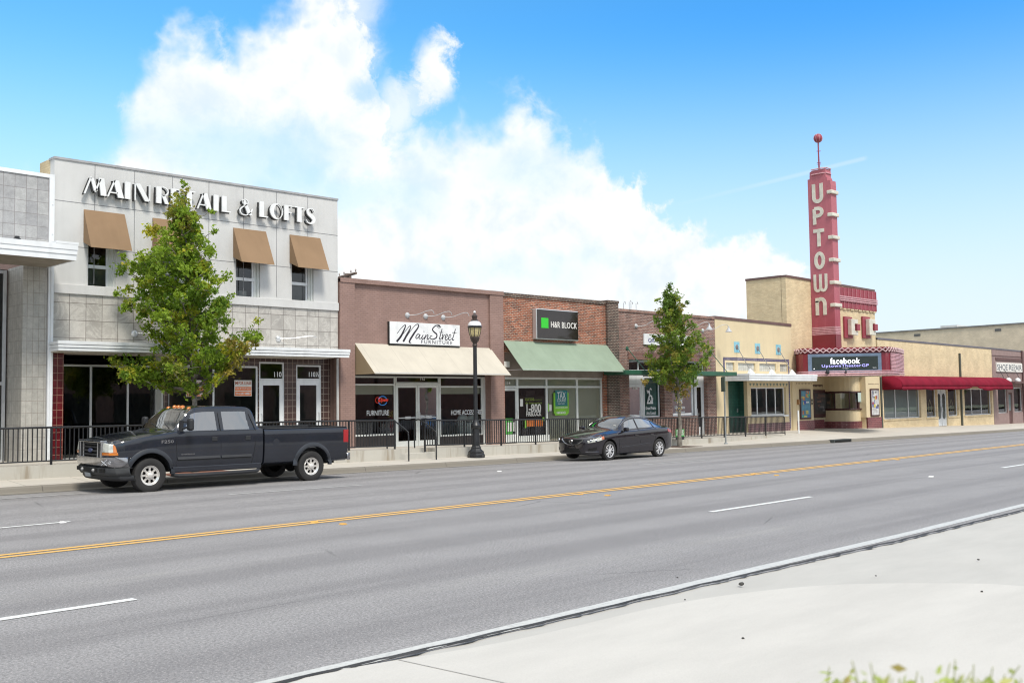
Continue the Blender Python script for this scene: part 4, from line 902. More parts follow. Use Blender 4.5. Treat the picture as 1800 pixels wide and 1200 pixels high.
# ================================================================== 4 tax office
X0, X1 = FX(884.5), FX(1087)
B = thing('tax_office', 'dark red brick shop with sage green sloping awning and lit-box sign above', 'building', (X0, D, .3))
zt = (FZ(885, 515.5), FZ(1067, 531)); zt2 = FZ(1077, 532)
za = FZ(975, 602.5); hx0, hx1 = FX(888), FX(1066)
mb = MB(); wall(mb, X0, FX(1068), 0, zt, D+.02, .3, [(hx0, hx1, .05, za-.45)]); mb.build('brick_wall', brick_red, B)
mb = MB(); mb.box(FX(1067.5), X1, D-.1, D+.3, 0, zt2-.02); mb.build('brick_pier', brick_dk, B, bevel=.006)
mb = MB(); mb.hexa([(X0, D-.02, zt[0]-.11), (FX(1067.5), D-.02, zt[1]-.11), (FX(1067.5), D+.35, zt[1]-.11), (X0, D+.35, zt[0]-.11), (X0, D-.02, zt[0]+.04), (FX(1067.5), D-.02, zt[1]+.04), (FX(1067.5), D+.35, zt[1]+.04), (X0, D+.35, zt[0]+.04)]); mb.box(FX(1067)-.0, X1+.01, D-.13, D+.35, zt2-.02, zt2+.08); mb.build('coping', brick_dk, B)
massing(B, X0+.01, X1-.01, zt[0]-.6, brick_dk, roofm)
awning(B, X0+.02, FX(1067.5), D-.01, za, 27.12, W(1010, 652, 27.12).z, green_f, side=False)
yf = D+.25; ztr = FZ(975, 663); zfl = FZ(905, 776); zrail = FZ(975, 679.7)
mb = MB(); mb.box(hx0, hx1, yf-.08, yf+.3, ztr, za); mb.build('fascia_panel', pm('grey_brown_panel', (.28, .23, .2), .7), B)
cols = [FX(p, yf) for p in (889, 909, 948, 963.5, 1014.5, 1062.5)]
mb = MB()
for p in (909.5, 961, 1014.5): x = FX(p, yf); mb.box(x-.05, x+.05, yf-.01, yf+.08, .1, ztr-.002)
mb.box(hx0, hx1-.05, yf-.015, yf+.06, zrail-.04, zrail+.04); mb.box(hx0, hx1, yf-.02, yf+.07, ztr-.08, ztr-.001); mb.box(hx1-.09, hx1, yf-.01, yf+.08, .1, ztr-.085); mb.box(FX(912, yf), FX(965, yf), yf, yf+.12, .05, zfl+.2)
mb.build('shopfront_frame', lightg, B)
mb = MB(); mb.quad((FX(910, yf), yf+.03, zfl), (hx1, yf+.03, zfl), (hx1, yf+.03, ztr), (FX(910, yf), yf+.03, ztr)); mb.quad((hx0, yf+.03, zrail), (FX(909, yf), yf+.03, zrail), (FX(909, yf), yf+.03, ztr), (hx0, yf+.03, ztr)); mb.build('shop_window', glass, B)
glassdoor(B, hx0+.02, FX(908, yf), zfl-.02, zrail-.05, yf-.005, st=.07, top=.1, bot=.3, fm=lightg, gm=glassd)
mb = MB(); mb.box(FX(966, yf), hx1-.02, yf+.07, yf+.09, zfl-.1, ztr-.06); mb.box(FX(912, yf), FX(960, yf), yf+.07, yf+.09, zrail, ztr-.05); mb.box(hx0, FX(908, yf), yf+.07, yf+.09, zrail, ztr-.05); mb.build('window_blind', blind, B)
room(B, hx0-.1, hx1+.1, zfl-.02, ztr+.1, yf+.2, yf+5, m=pm('tan_interior', (.28, .21, .14), .8))
pbr = pm('dark_brown_panel', (.045, .022, .018), .5)
mb = MB(); mb.box(FX(913, yf), FX(962, yf), yf+.075, yf+.1, zfl+.05, FZ(937, 696, yf)); mb.box(FX(927, yf), FX(942, yf), yf+.07, yf+.1, FZ(934, 695, yf), FZ(934, 687, yf)); mb.build('window_poster', pbr, B)
mb = MB(); put_text(mb, '1-800', (FX(925, yf), yf-.001, FZ(937, 724, yf)), (1, 0, 0), (0, 0, 1), FX(950.5, yf)-FX(925, yf), .33, .004, .02); put_text(mb, 'HRBLOCK', (FX(924.5, yf), yf-.001, FZ(937, 731, yf)), (1, 0, 0), (0, 0, 1), FX(951, yf)-FX(924.5, yf), .19, .004, .02); mb.build('window_lettering', offw, B)
lime = pm('lime_ink', (.22, .48, .05), .5)
mb = MB(); put_text(mb, 'cursos', (FX(923, yf), yf-.001, FZ(930, 704, yf)), (1, 0, 0), (0, 0, 1), .5, .11, .004, .01); put_text(mb, 'para ahora', (FX(937, yf), yf-.001, FZ(943, 704, yf)), (1, 0, 0), (0, 0, 1), .5, .07, .004); put_text(mb, 'de impuestos', (FX(923, yf), yf-.001, FZ(937, 711, yf)), (1, 0, 0), (0, 0, 1), FX(952, yf)-FX(923, yf), .12, .004, .01); mb.build('window_lettering', pm('olive_ink', (.20, .26, .04), .5), B)
mb = MB()
xx = [FX(p, yf) for p in (924, 953)]; z0, z1 = FZ(938, 749, yf), FZ(938, 738, yf)
for k in range(7): a = lerp(xx[0], xx[1], k/7); mb.box(a+.02, a+.13, yf-.003, yf+.005, z0, z1)
mb.box(xx[0]-.1, xx[0], yf-.003, yf+.005, z0-.05, z1+.05, 1); mb.box(xx[1], xx[1]+.1, yf-.003, yf+.005, z0+.2, z1+.1, 1)
mb.build('window_stickers', [pm('orange_sticker', (.65, .18, .03), .5), lime], B)
mb = MB()
mb.box(FX(914, yf), FX(919, yf), yf-.003, yf+.005, FZ(916, 714, yf), FZ(916, 701, yf)); mb.box(FX(965, yf), FX(969, yf), yf-.003, yf+.005, FZ(967, 722, yf), FZ(967, 711, yf)); mb.box(FX(961.5, yf), FX(965, yf), yf-.004, yf+.005, FZ(963, 723, yf), FZ(963, 709, yf), 1)
mb.build('notices', [offw, lime], B)
mb = MB(); a, b = FX(886.5, yf), FX(900, yf); mb.box(a, b, yf-.012, yf-.006, FZ(893, 763, yf), FZ(893, 735, yf)); mb.build('door_poster', pm('green_poster', (.08, .38, .06), .5), B)
mb = MB()
for k in range(3): mb.box(a+.1+k*.17, a+.22+k*.17, yf-.016, yf-.012, FZ(893, 758, yf), FZ(893, 742, yf))
mb.build('door_poster_detail', [offw], B)
mb = MB(); p = W(890, 641, D); mb.box(X0+.02, X0+.32, D-.05, D+.1, FZ(890, 645), FZ(890, 635)); mb.build('meter_box', offw, B)
mb = MB(); put_text(mb, '114', (FX(888.5, yf), yf-.02, FZ(891, 676, yf)), (1, 0, 0), (0, 0, 1), .25, .12, .004, .02); mb.build('door_number', offw, B)
# TAX COURSE poster
YP = yf-.02
t = thing('window_poster', 'green and teal TAX COURSE poster on the tax office window', 'poster', (FX(985, YP), YP, FZ(985, 729, YP)))
a, b = FX(973, YP), FX(999.5, YP); z0, z1 = FZ(986, 729.5, YP), FZ(986, 690, YP); c = .07
mb = MB(); mb.prism([(a, YP, z0+c), (a+c, YP, z0+c), (a+c, YP, z0), (b-2*c, YP, z0), (b-c, YP, z0+c*.5), (b, YP, z0+c*1.5), (b, YP, z1), (a, YP, z1)], (0, .012, 0)); mb.build('panel', pm('bright_lime', (.20, .50, .03), .4), t)
a2, b2 = FX(976, YP), FX(997, YP); zz0, zz1 = FZ(986, 713.5, YP), FZ(986, 685.5, YP)
mb = MB(); mb.box(a2, b2, YP-.006, YP-.001, zz0, zz1); mb.build('teal_panel', pm('teal_print', (.015, .16, .17), .4), t)
w = b2-a2; mb = MB(); Yt = YP-.006
put_text(mb, 'TAX', (a2+.15*w, Yt, FZ(986, 700.5, YP)), (1, 0, 0), (0, 0, 1), .7*w, .27, .004, -.005); put_text(mb, 'COURSE', (a2+.14*w, Yt, FZ(986, 706, YP)), (1, 0, 0), (0, 0, 1), .72*w, .12, .004, -.01); put_text(mb, 'learn how', (a2+.2*w, Yt, FZ(986, 710, YP)), (1, 0, 0), (0, 0, 1), .55*w, .05, .004); put_text(mb, 'ONLINE', (a2+.35*w, Yt, FZ(986, 689.5, YP)), (1, 0, 0), (0, 0, 1), .25*w, .05, .004)
put_text(mb, 'www.hrblock.com', (a2, YP, FZ(986, 717, YP)), (1, 0, 0), (0, 0, 1), w, .06, .006, .01); put_text(mb, 'H&R BLOCK', (a2+.1*w, YP, FZ(986, 727, YP)), (1, 0, 0), (0, 0, 1), .75*w, .1, .006, .01); mb.build('lettering', white, t)
# box sign
YS = D-.22
a, b = W(943.5, 595, YS), W(1017, 595, YS); z0, z1 = W(982, 597.5, YS).z, W(982, 544.5, YS).z
t = thing('shop_sign', 'black box sign with a green square reading H&R BLOCK', 'sign', (a.x, YS, z0))
mb = MB(); mb.box(a.x, b.x, YS, D+.015, z0, z1); mb.build('cabinet', alum, t, bevel=.03)
mb = MB(); mb.box(a.x+.03, b.x-.03, YS-.02, YS+.01, z0+.04, z1-.04); mb.build('face', pm('gloss_black_panel', (.018, .014, .014), .12, coat=.3), t, bevel=.03)
w, h = b.x-a.x, z1-z0; mb = MB(); mb.box(a.x+.10*w, a.x+.265*w, YS-.026, YS-.0205, z0+.37*h, z0+.70*h); mb.build('green_square', emit('lit_green_square', (.02, .5, .02), .12, (.03, .42, .03)), t)
mb = MB(); put_text(mb, 'H&R BLOCK', (a.x+.325*w, YS-.0205, z0+.40*h), (1, 0, 0), (0, 0, 1), .63*w, .2*h, .006, .012, 0, 1.06); mb.build('lettering', offw, t)
# ================================================================== 5 gallery
X0, X1 = FX(1087.5), FX(1259)
B = thing('arts_office', 'weathered brick arts council building with thin green canopy', 'building', (X0, D, .25))
zt = (FZ(1090, 543), FZ(1257, 557.5)); yf = D+.22
zwt, zwb = FZ(1130, 632), FZ(1130, 652)
zcan = FZ(1130, 655)
bays = [(FX(1106.5), FX(1168)), (FX(1182), FX(1243.5))]
mb = MB(); wall(mb, X0+.002, X1, 0, zt, D, .25, [(a, b, .05, zwt) for a, b in bays]); mb.build('brick_wall', brick_ltr, B)
mb = MB(); mb.hexa([(X0, D-.04, zt[0]-.1), (X1, D-.04, zt[1]-.1), (X1, D+.35, zt[1]-.1), (X0, D+.35, zt[0]-.1), (X0, D-.04, zt[0]+.02), (X1, D-.04, zt[1]+.02), (X1, D+.35, zt[1]+.02), (X0, D+.35, zt[0]+.02)]); mb.build('coping', brick_ltr, B)
solbr = brickm('soldier_brick', (.14, .06, .05), (.22, .09, .06), (.3, .22, .2), w=.068, h=.6, off=0)
mb = MB()
for a, b in bays: mb.box(a-.05, b+.05, D-.012, D+.01, zwt, zwt+.3)
mb.build('lintel_course', solbr, B)
massing(B, X0+.01, X1-.01, zt[0]-.6, brick_ltr, roofm)
zfl = .22
for i, (a, b) in enumerate(bays):
    ws = FX(1131, yf) if i == 0 else a; we = b if i == 0 else FX(1220, yf)
    window(B, a, b, zwb, zwt-.002, yf, cols=(0, .37, .78, 1), fw=.06, fm=whitem, name='transom_window', gm=glassd)
    da, db = (a, ws-.02) if i == 0 else (we+.02, b)
    glassdoor(B, da+.1, db-.1, zfl, zcan-.5, yf, st=.1, top=.14, bot=.35, fm=whitem, handle='r' if i == 0 else 'l', gm=glassd)
    mb = MB(); mb.box(da, da+.095, yf-.01, yf+.08, zfl, zcan-.2); mb.box(db-.095, db, yf-.01, yf+.08, zfl, zcan-.2); mb.box(da, db, yf-.012, yf+.08, zcan-.495, zcan-.05); mb.build('door_frame', whitem, B)
    mb = MB(); mb.box(ws+.1, we-.15, yf+.1, yf+.11, FZ(1150, 733), zcan-.2); mb.build('teal_backing', pm('teal_sheet_%d' % i, (.17, .27, .255), .9, amt=.2), B); wz0 = FZ(1150, 733) ; window(B, ws+.02, we-.1, wz0, zcan-.15, yf, fw=.07, fm=whitem, gm=glassm('teal_glass_%d' % i, (.6, .75, .72), 1.5))  # sheet added close behind the glass so the teal interior shows brighter
    mb = MB(); mb.box(ws+.0, we-.0, yf-.2, yf+.1, 0, wz0); mb.build('window_base', brick_ltr, B)
    mb = MB(); cx = (ws+we)/2-.25
    zc = FZ(1150, 708) ; bb = zc
    def SK(pts, w_): stroke2d(mb, [(q[0]*.6, q[1]*.6) for q in pts], w_, (cx-.15, yf-.001, bb), (1, 0, 0), (0, 0, 1), .004)
    SK([(0, 0), (.75, 0)], .07); SK([(.1, .75), (.3, .95), (.35, .6), (.2, .3), (.1, .05)], .08); SK([(.35, .6), (.6, .5), (.6, .2)], .08); SK([(.3, .95), (.45, 1.1), (.6, 1.0)], .05); SK([(.0, .95), (.15, .9)], .05); SK([(.4, .1), (.65, .15), (.7, .4)], .1); SK([(.2, .3), (.4, .25)], .06)
    put_text(mb, 'Grand Prairie', (cx-.25, yf-.001, bb-.3), (1, 0, 0), (0, 0, 1), .75, .15, .004, .02); put_text(mb, 'Arts Council', (cx-.2, yf-.001, bb-.52), (1, 0, 0), (0, 0, 1), .68, .15, .004, .02)
    mb.build('window_lettering', white, B)
    room(B, a, b, zfl, zwt, yf+.1, yf+4.5, m=pm('teal_interior%d' % i, (.05, .09, .085), .8))
mb = MB(); put_text(mb, '116', (FX(1113.5, yf), yf-.005, zcan-.75), (1, 0, 0), (0, 0, 1), .3, .14, .004, .02); mb.build('door_number', offw, B)
grn = pm('dark_green_paint', (.025, .10, .06), .5)
YC = 27.0; a, b = W(1100, 655, YC).x, W(1284, 656, YC).x; zc1, zc0 = W(1110, 653, YC).z, W(1110, 658, YC).z
zc1, zc0 = zcan+.12, zcan-.06
zc = W(1270, 656.5, YC).z; zc1, zc0 = zc+.09, zc-.09
cn = MB(); cn.box(a, X1+.0, YC, D-.002, zc0, zc1); cno = cn.build('canopy', grn, B, bevel=.01)
for px, py, tx in ((1102, 612, 1134), (1248, 618, 1278)):
    p = W(px, py, D); q = W(tx, 653, YC+.15); q = Vector((min(q.x, X1-.1), YC+.15, zc1)) if px > 1200 else q; mb = MB(); mb.tube([(p.x, D-.03, p.z), (q.x, YC+.15, zc1)], .018, 6); mb.lathe([(.09, -.03), (.09, 0)], 8, (p.x, D, p.z), 'y'); mb.build('tie_rod', grn, B)
for px, py, dx in ((1118, 573, .85), (1205, 577, .85), (1235, 581, 1.1)):
    p = W(px, py, D); gooseneck(B, p.x, p.z, D, dx, .28, .75, drop=.18)
YS = D-.07; a, b = W(1132.5, 605, YS), W(1222, 605, YS); z0, z1 = W(1150, 606, YS).z, W(1150, 587, YS).z
t = thing('shop_sign', 'white sign board on weathered brick, mostly hidden behind the smaller tree', 'sign', (a.x, YS, z0))
mb = MB(); mb.box(a.x, b.x, YS, D-.002, z0, z1); mb.build('panel', white, t); mb = MB(); put_text(mb, 'GRAND PRAIRIE ARTS', (a.x+.3, YS, z0+.2*(z1-z0)), (1, 0, 0), (0, 0, 1), b.x-a.x-.6, .4*(z1-z0), .004, .01); mb.box(b.x-.62, b.x-.5, YS-.004, YS-.001, z0+.2, z1-.2); mb.build('lettering', pm('navy_ink', (.03, .04, .2), .5), t)
t = thing('roof_conduit', 'bent metal roof pipes standing above the weathered brick parapet', 'pipes', (FX(1106), D+1, zt[0]))
for px, py in ((1096, 530), (1106, 528), (1109, 531), (1118, 531)):
    p = W(px, py, D+1.5); mb = MB(); mb.tube([(p.x, D+1.5, 5), (p.x, D+1.5, p.z-.06), (p.x+.04, D+1.5, p.z), (p.x+.12, D+1.5, p.z), (p.x+.14, D+1.5, p.z-.1)], .018, 6); mb.build('pipe', alum, t)
# ================================================================== 6 stucco annex
X0, X1 = FX(1259.5), FX(1393.5)
B = thing('stucco_annex', 'single-storey cream stucco building with white ribbed canopy on rods', 'building', (X0, D, .18))
zt = (FZ(1260, 556.5), FZ(1393, 570.5)); yf = D+.2
zg1, zg0 = FZ(1320, 638), FZ(1320, 652)
gb = [(1276.5, 1291), (1297.5, 1328), (1335, 1364.5), (1371, 1385)]
ghz = [(FX(a, py=645), FX(b, py=645), zg0-.0, zg1) for a, b in gb]
wh = (FX(1320), FX(1381.5), FZ(1350, 729.5), FZ(1350, 680.5)); dh = (FX(1280), FX(1313.5), 0.05, FZ(1296, 668))
mb = MB(); wall(mb, X0, X1, 0, zt, D, .22, ghz+[wh, dh]); mb.build('stucco_wall', stucco_y, B)
flashing(B, X0-.02, X1+.02, zt[0]+.02, zt[1]+.02, D, pm('brown_flashing', (.13, .075, .07), .5), .13)
massing(B, X0+.01, X1-.01, zt[1]-.3, stucco_y, roofm)
gbm = brickm('glass_blocks', (.45, .46, .42), (.56, .56, .52), (.38, .35, .28), w=.19, h=.19, ms=.008, off=0, bump=.5, rough=.15)
for a, b, z0, z1 in ghz: mb = MB(); mb.box(a, b, D+.08, D+.15, z0, z1); mb.build('glass_block_window', gbm, B)
navy = brickm('navy_tile_trim', (.02, .02, .10), (.05, .04, .18), (.4, .35, .3), w=.1, h=.1, ms=.01, off=0)
mb = MB(); xa, xb = FX(1272.5), FX(1388.5); zn = FZ(1330, 632); mb.box(xa, xb, D-.01, D-.001, zn-.07, zn+.07); mb.box(xa, xa+.13, D-.01, D-.001, zg0-.1, zn-.071); mb.box(xb-.13, xb, D-.01, D-.001, .25, zn-.071); mb.build('navy_tile_border', navy, B)
pt = brickm('turquoise_tiles', (.12, .38, .5), (.22, .5, .6), (.35, .5, .55), w=.11, h=.11, ms=.01, off=0)
for px, py, tx in ((1295, 610, 1320), (1331.5, 612.5, 1356), (1368, 614.5, 1391)):
    p = W(px, py, D); mb = MB(); mb.box(p.x-.25, p.x+.25, D-.012, D-.001, p.z-.27, p.z+.27); o = mb.build('tile_medallion', pt, B)
    mb = MB(); mb.lathe([(1e-6, -.03), (.12, -.025), (.14, 0)], 10, (p.x, D-.01, p.z), 'y'); mb.build('rod_bracket', pm('pewter', (.2, .17, .17), .5), o)
YC = 26.7; zc1, zc0 = W(1317, 656, YC).z, W(1317, 668.5, YC).z
xa, xb = W(1317, 662, YC).x, W(1435.5, 664, YC).x; h = zc1-zc0
xg = W(1255, 660, D).x
mb = MB(); mb.box(xa, xb, YC+.02, D-.002, zc0+.01, zc1-.01)
for k in range(3): mb.box(xa-.01*k-.02, xb+.02+.01*k, YC-.01-.015*k, YC+.02, zc0+h*k/3+.006, zc0+h*(k+1)/3-.004); mb.box(xa-.01*k-.02, xa, YC+.02, D-.003, zc0+h*k/3+.006, zc0+h*(k+1)/3-.004); mb.box(xb, xb+.02+.01*k, YC+.02, D-.003, zc0+h*k/3+.006, zc0+h*(k+1)/3-.004)
cno = mb.build('canopy', whitem, B, bevel=.006)
for (px, py, tx) in ((1295, 610, 1320), (1331.5, 612.5, 1357), (1368, 614.5, 1393)):
    p = W(px, py, D); q = W(tx, 655, YC+.2); mb = MB(); mb.tube([(p.x, D-.04, p.z), (p.x+.35*(q.x-p.x)+.0, lerp(D-.04, YC+.2, .35), lerp(p.z, zc1+.1, .35)), (q.x, YC+.2, zc1+.1)], .02, 6); mb.build('tie_rod', pm('rod_grey', (.2, .2, .2), .4), B)
    mb = MB(); mb.hexa([(q.x-.16, YC+.1, zc1), (q.x+.22, YC+.1, zc1), (q.x+.22, YC+.3, zc1), (q.x-.16, YC+.3, zc1), (q.x-.1, YC+.17, zc1+.24), (q.x-.06, YC+.17, zc1+.24), (q.x-.06, YC+.23, zc1+.24), (q.x-.1, YC+.23, zc1+.24)]); mb.build('rod_anchor', white, B)
mb = MB(); n = 12
for k in range(n): x = lerp(FX(1316), FX(1386), (k+.5)/n); z = zc0-.1; mb.prism([(x-.09, D-.012, z), (x+.09, D-.012, z), (x, D-.012, z-.14)], (0, .011, 0))
mb.build('tile_pendants', pm('teal_grey_tile', (.13, .19, .17), .4), B)
mb = MB(); mb.box(dh[0], dh[1], D+.55, D+.65, 0, dh[3]); mb.quad((dh[0]+.001, D+.02, 0), (dh[0]+.001, D+.55, 0), (dh[0]+.001, D+.55, dh[3]), (dh[0]+.001, D+.02, dh[3])); mb.quad((dh[1]-.001, D+.2, 0), (dh[1]-.001, D+.55, 0), (dh[1]-.001, D+.55, dh[3]), (dh[1]-.001, D+.2, dh[3])); mb.build('green_tiled_entry', greentile, B)
mb = MB(); mb.box(dh[1]-.12, dh[1]-.09, D+.5, D+.55, 1.2, 1.4); mb.build('door_handle', alum, B)
window(B, *wh, D+.12, cols=(0, .225, .49, .745, 1), fw=.06, fm=whitem)
mb = MB(); mb.box(wh[0]-.12, wh[1]+.12, D-.06, D+.11, wh[2]-.09, wh[2]-.001); mb.build('sill', whitem, B)
room(B, wh[0]-.1, wh[1]+.1, wh[2]-.2, wh[3]+.2, D+.25, D+4, m=dark)
mb = MB(); mb.box(FX(1314), FX(1386.5), D-.03, D+.001, 0, FZ(1350, 743)); mb.build('plum_tile_base', plumtile, B)
# ================================================================== 7 theatre
XT0, XT1 = FX(1387.5), FX(1543)
B = thing('theatre', 'buff brick theatre with tall maroon vertical sign and wedge marquee', 'theatre', (XT0, D, .1))
ztl, ztr = FZ(1389, 485.5), FZ(1541, 511)
er0, er1 = FX(1427), FX(1521); zent = FZ(1480, 661)
mb = MB(); wall(mb, XT0, XT1, 0, (ztl, ztr), D+.02, .3, [(er0, er1, 0.0, zent+.1)])
YB = 30.67
mb.quad((XT0, D+.3, 0), (XT0, YB, 0), (XT0, YB, ztl), (XT0, D+.3, ztl)); mb.quad((XT1, D+.3, 0), (XT1, YB, 0), (XT1, YB, ztr), (XT1, D+.3, ztr)); mb.quad((XT0, YB, 4), (XT1, YB, 4), (XT1, YB, ztr), (XT0, YB, ztl)); mb.quad((XT0, D+.3, ztl-.3), (XT1, D+.3, ztr-.3), (XT1, YB, ztr-.3), (XT0, YB, ztl-.3))
mb.build('brick_wall', brick_y, B)
brf = bpy.data.materials['brown_flashing']
flashing(B, XT0-.03, XT1+.03, ztl+.03, ztr+.03, D, brf, .1, dep=.3)
mb = MB(); mb.box(XT0-.04, XT0+.3, D+.302, YB+.03, ztl-.07, ztl+.05); mb.build('coping', brf, B)
mb = MB(); xa, xb = FX(1394), FX(1427); mb.box(FX(1391), FX(1398), D-.06, D+.0, 0, zent); mb.build('corner_strip', stucco_y, B)
# maroon fluted panel
xp0, xp1 = FX(1480), FX(1544.5); zp1, zp0 = FZ(1515, 505.5)-.15, FZ(1515, 545)
mb = MB(); mb.box(xp0-1, xp1, D-.07, D-.001, zp0, zp1); o = mb.build('fluted_panel', maroon_f, B)
mb = MB()
for k in range(11): x = lerp(xp0-.6, xp1-.12, k/10); mb.box(x, x+.055, D-.10, D-.071, zp0+.02, zp1)
mb.build('fin', pm('worn_maroon_fin', (.40, .14, .16), .5), o)
mb = MB(); zm = lerp(zp0, zp1, .46)
for k in (-1, 0, 1): mb.box(xp0-1, xp1+.01, D-.14, D-.121, zm+k*.11-.04, zm+k*.11+.03)
mb.build('pale_band', pinktrim, o)
mb = MB()
for k in range(12): x = lerp(xp0-.6, xp1, k/11); mb.box(x-.42, x-.06, D-.06, D-.002, zp0-.06-(.03 if k % 2 else 0), zp0)
mb.build('scalloped_edge', stucco_y, o)
# C shaped emblems
for px in (1482.5, 1514.5):
    xa = FX(px, py=580); z0, z1 = FZ(px+8, 594.5)+0, FZ(px+8, 557); wdt = .95
    mb = MB(); mb.box(xa, xa+wdt, D-.1, D-.001, z0, z1); o = mb.build('square_emblem', maroon_f, B, bevel=.01)
    mb = MB(); zz0, zz1 = lerp(z0, z1, .14), lerp(z0, z1, .88); x0_, x1_ = xa+.32, xa+1.12; hh = zz1-zz0
    mb.prism([(x0_, D-.36, zz0), (x1_, D-.36, zz0), (x1_, D-.36, zz0+.27*hh), (x0_+.42, D-.36, zz0+.27*hh), (x0_+.42, D-.36, zz0+.73*hh), (x1_, D-.36, zz0+.73*hh), (x1_, D-.36, zz1), (x0_, D-.36, zz1)], (0, .25, 0)); mb.build('pale_bracket', pm('ivory_enamel', (.62, .60, .52), .5), o, bevel=.02)
    mb = MB(); mb.box(x0_+.5, x1_+.1, D-.45, D-.2, zz0+.3*hh, zz0+.7*hh); mb.build('maroon_block', maroon_f, o, bevel=.01)
# blade sign
XB = FX(1427, py=560); YB0 = 26.82; TH = .62
zb0 = FZ(1428, 612); ztop = FZ(1421, 312)+0
bl = MB(); zA = ztop-.15
prof = [(D+.0, zb0-.8), (D+.0, zA), (D-.12, zA), (D-.14, zA+.38), (D-.3, zA+.46), (D-1.08, zA+.46), (D-1.1, zA+.0), (D-1.16, zA-.05), (D-1.17, zA-.22), (D-1.36, zA-.24), (YB0, zA-.5), (YB0, zb0-.8)]
bl.prism([(XB, y, z) for y, z in prof], (TH, 0, 0))
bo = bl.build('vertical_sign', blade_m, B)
ivory = bpy.data.materials['ivory_enamel']
def uL(ch, z0, h):
    mb = MB(); w = h*.66; st = h*.2; Yr = (D+YB0)/2+.10; org = (XB-.001, Yr+w/2, z0)
    S = {'U': [[(0+st/2, h)]+[(st/2, h*.45)]+arc(w/2, w/2-st/2+.0, w/2-st/2, 180, 360, 10)[0:]+[(w-st/2, h*.45), (w-st/2, h)]],
         'P': [[(st/2, 0), (st/2, h-st/2)], [(st/2, h-st/2), (w*.5, h-st/2)]+arc(w*.5, h*.69, w*.5-st/2, 80, -80, 8, h*.31-st/2)+[(w*.5, h*.38+st/2), (st/2, h*.38+st/2)]],
         'T': [[(0, h-st/2), (w, h-st/2)], [(w/2, h-st), (w/2, 0)]],
         'O': [arc(w/2, h/2, w/2-st/2, 0, 359.9, 24, h/2-st/2)],
         'W': [[(0, h), (0, h*.3)]+arc(w*.26, h*.26, w*.26, 180, 360, 10, h*.20)[1:-1]+[(w*.52, h*.3), (w*.52, h)], [(w*.52, h), (w*.52, h*.3)]+arc(w*.78, h*.26, w*.26, 180, 360, 10, h*.20)[1:-1]+[(w*1.04, h*.3), (w*1.04, h)]],
         'N': [[(st/2, 0), (st/2, h*.97)], [(st/2, h*.8), (st/2, h*.72)]+arc(w/2, h*.64, w/2-st/2, 170, 0, 10, h*.36-st/2)+[(w-st/2, h*.5), (w-st/2, 0)]]}[ch]
    if ch == 'W': st *= .78
    if ch in 'W': w *= 1.0
    for q_, s_ in enumerate(S): stroke2d(mb, s_, st, org, (0, -1, 0), (0, 0, 1), .035+.004*q_)
    mb.build('sign_letter', ivory, bo)
ly = [(1440, 322.5, 354), (1441, 363, 394), (1443, 402, 433), (1444.5, 442, 473), (1445.5, 481.5, 512.5), (1447, 522, 553.5)]
ymid = (D+YB0)/2+.1
def Zb(px, py): d = ray(px, py); return (EYE+d*(XB/d.x)).z
for ch, (px, a, b) in zip('UPTOWN', ly): z1_, z0_ = Zb(px, a), Zb(px, b); uL(ch, z0_, (z1_-z0_))
for k in range(6):
    py = 335.5+k*39.9; z = Zb(1470+k*1.5, py)
    mb = MB(); mb.box(XB-.09, XB+TH+.07, YB0-.11, YB0+.22, z-.10, z+.10); mb.build('ivory_clamp', ivory, bo, bevel=.035)
mb = MB(); zq = Zb(1450, 581)
for k in range(-2, 3): mb.box(XB-.02, XB+TH+.02, YB0-.02, D-.001, zq+k*.09-.035, zq+k*.09+.025)
mb.build('pale_band', pinktrim, bo)
mb = MB(); mb.box(XB-.012, XB+.0, YB0-.015, D, zb0-.8, zq-.26); mb.box(XB-.012, XB+TH+.01, YB0-.015, YB0-.001, zb0-.8, zq-.26); mb.build('lower_panel', maroon, bo)
mb = MB()
for zz in (zA+.5, zA+.22): mb.tube([(XB-.05, D-.25, zz), (XB-.05, D-.9, zz), (XB+.05, D-1.12, zz), (XB+TH-.05, D-1.12, zz), (XB+TH+.05, D-.95, zz), (XB+TH+.05, D-.3, zz)], .035, 6)
mb.build('top_ring', pinktrim, bo)
mb = MB(); q = (XB+TH/2, D-.55)
zball = W(1440, 244, D-.55).z; ztp = zA+.46
mb.tube([(q[0], q[1], ztp), (q[0], q[1], zball-.2)], .04, 8); mb.tube([(q[0]+.09, q[1], ztp), (q[0]+.04, q[1], zball-.5)], .015, 6)
for zz in (ztp+.35, ztp+.45, zball-.75): mb.tube([(q[0]-.14, q[1]+.03, zz), (q[0]+.14, q[1]-.05, zz+.04)], .02, 6)
mb.build('mast', maroon_f, bo)
mb = MB(); mb.ball((q[0], q[1], zball), .24, 20); mb.build('globe', maroon_f, bo, smooth=True)
mb = MB()
for k in range(4):
    a = math.pi*k/4; mb.tube([(q[0]+.25*math.sin(p)*math.cos(a), q[1]+.25*math.sin(p)*math.sin(a), zball+.25*math.cos(p)) for p in frange(0, 2*math.pi, 20)[:-1]], .012, 5, closed=True)
mb.build('globe_ribs', pinktrim, bo)
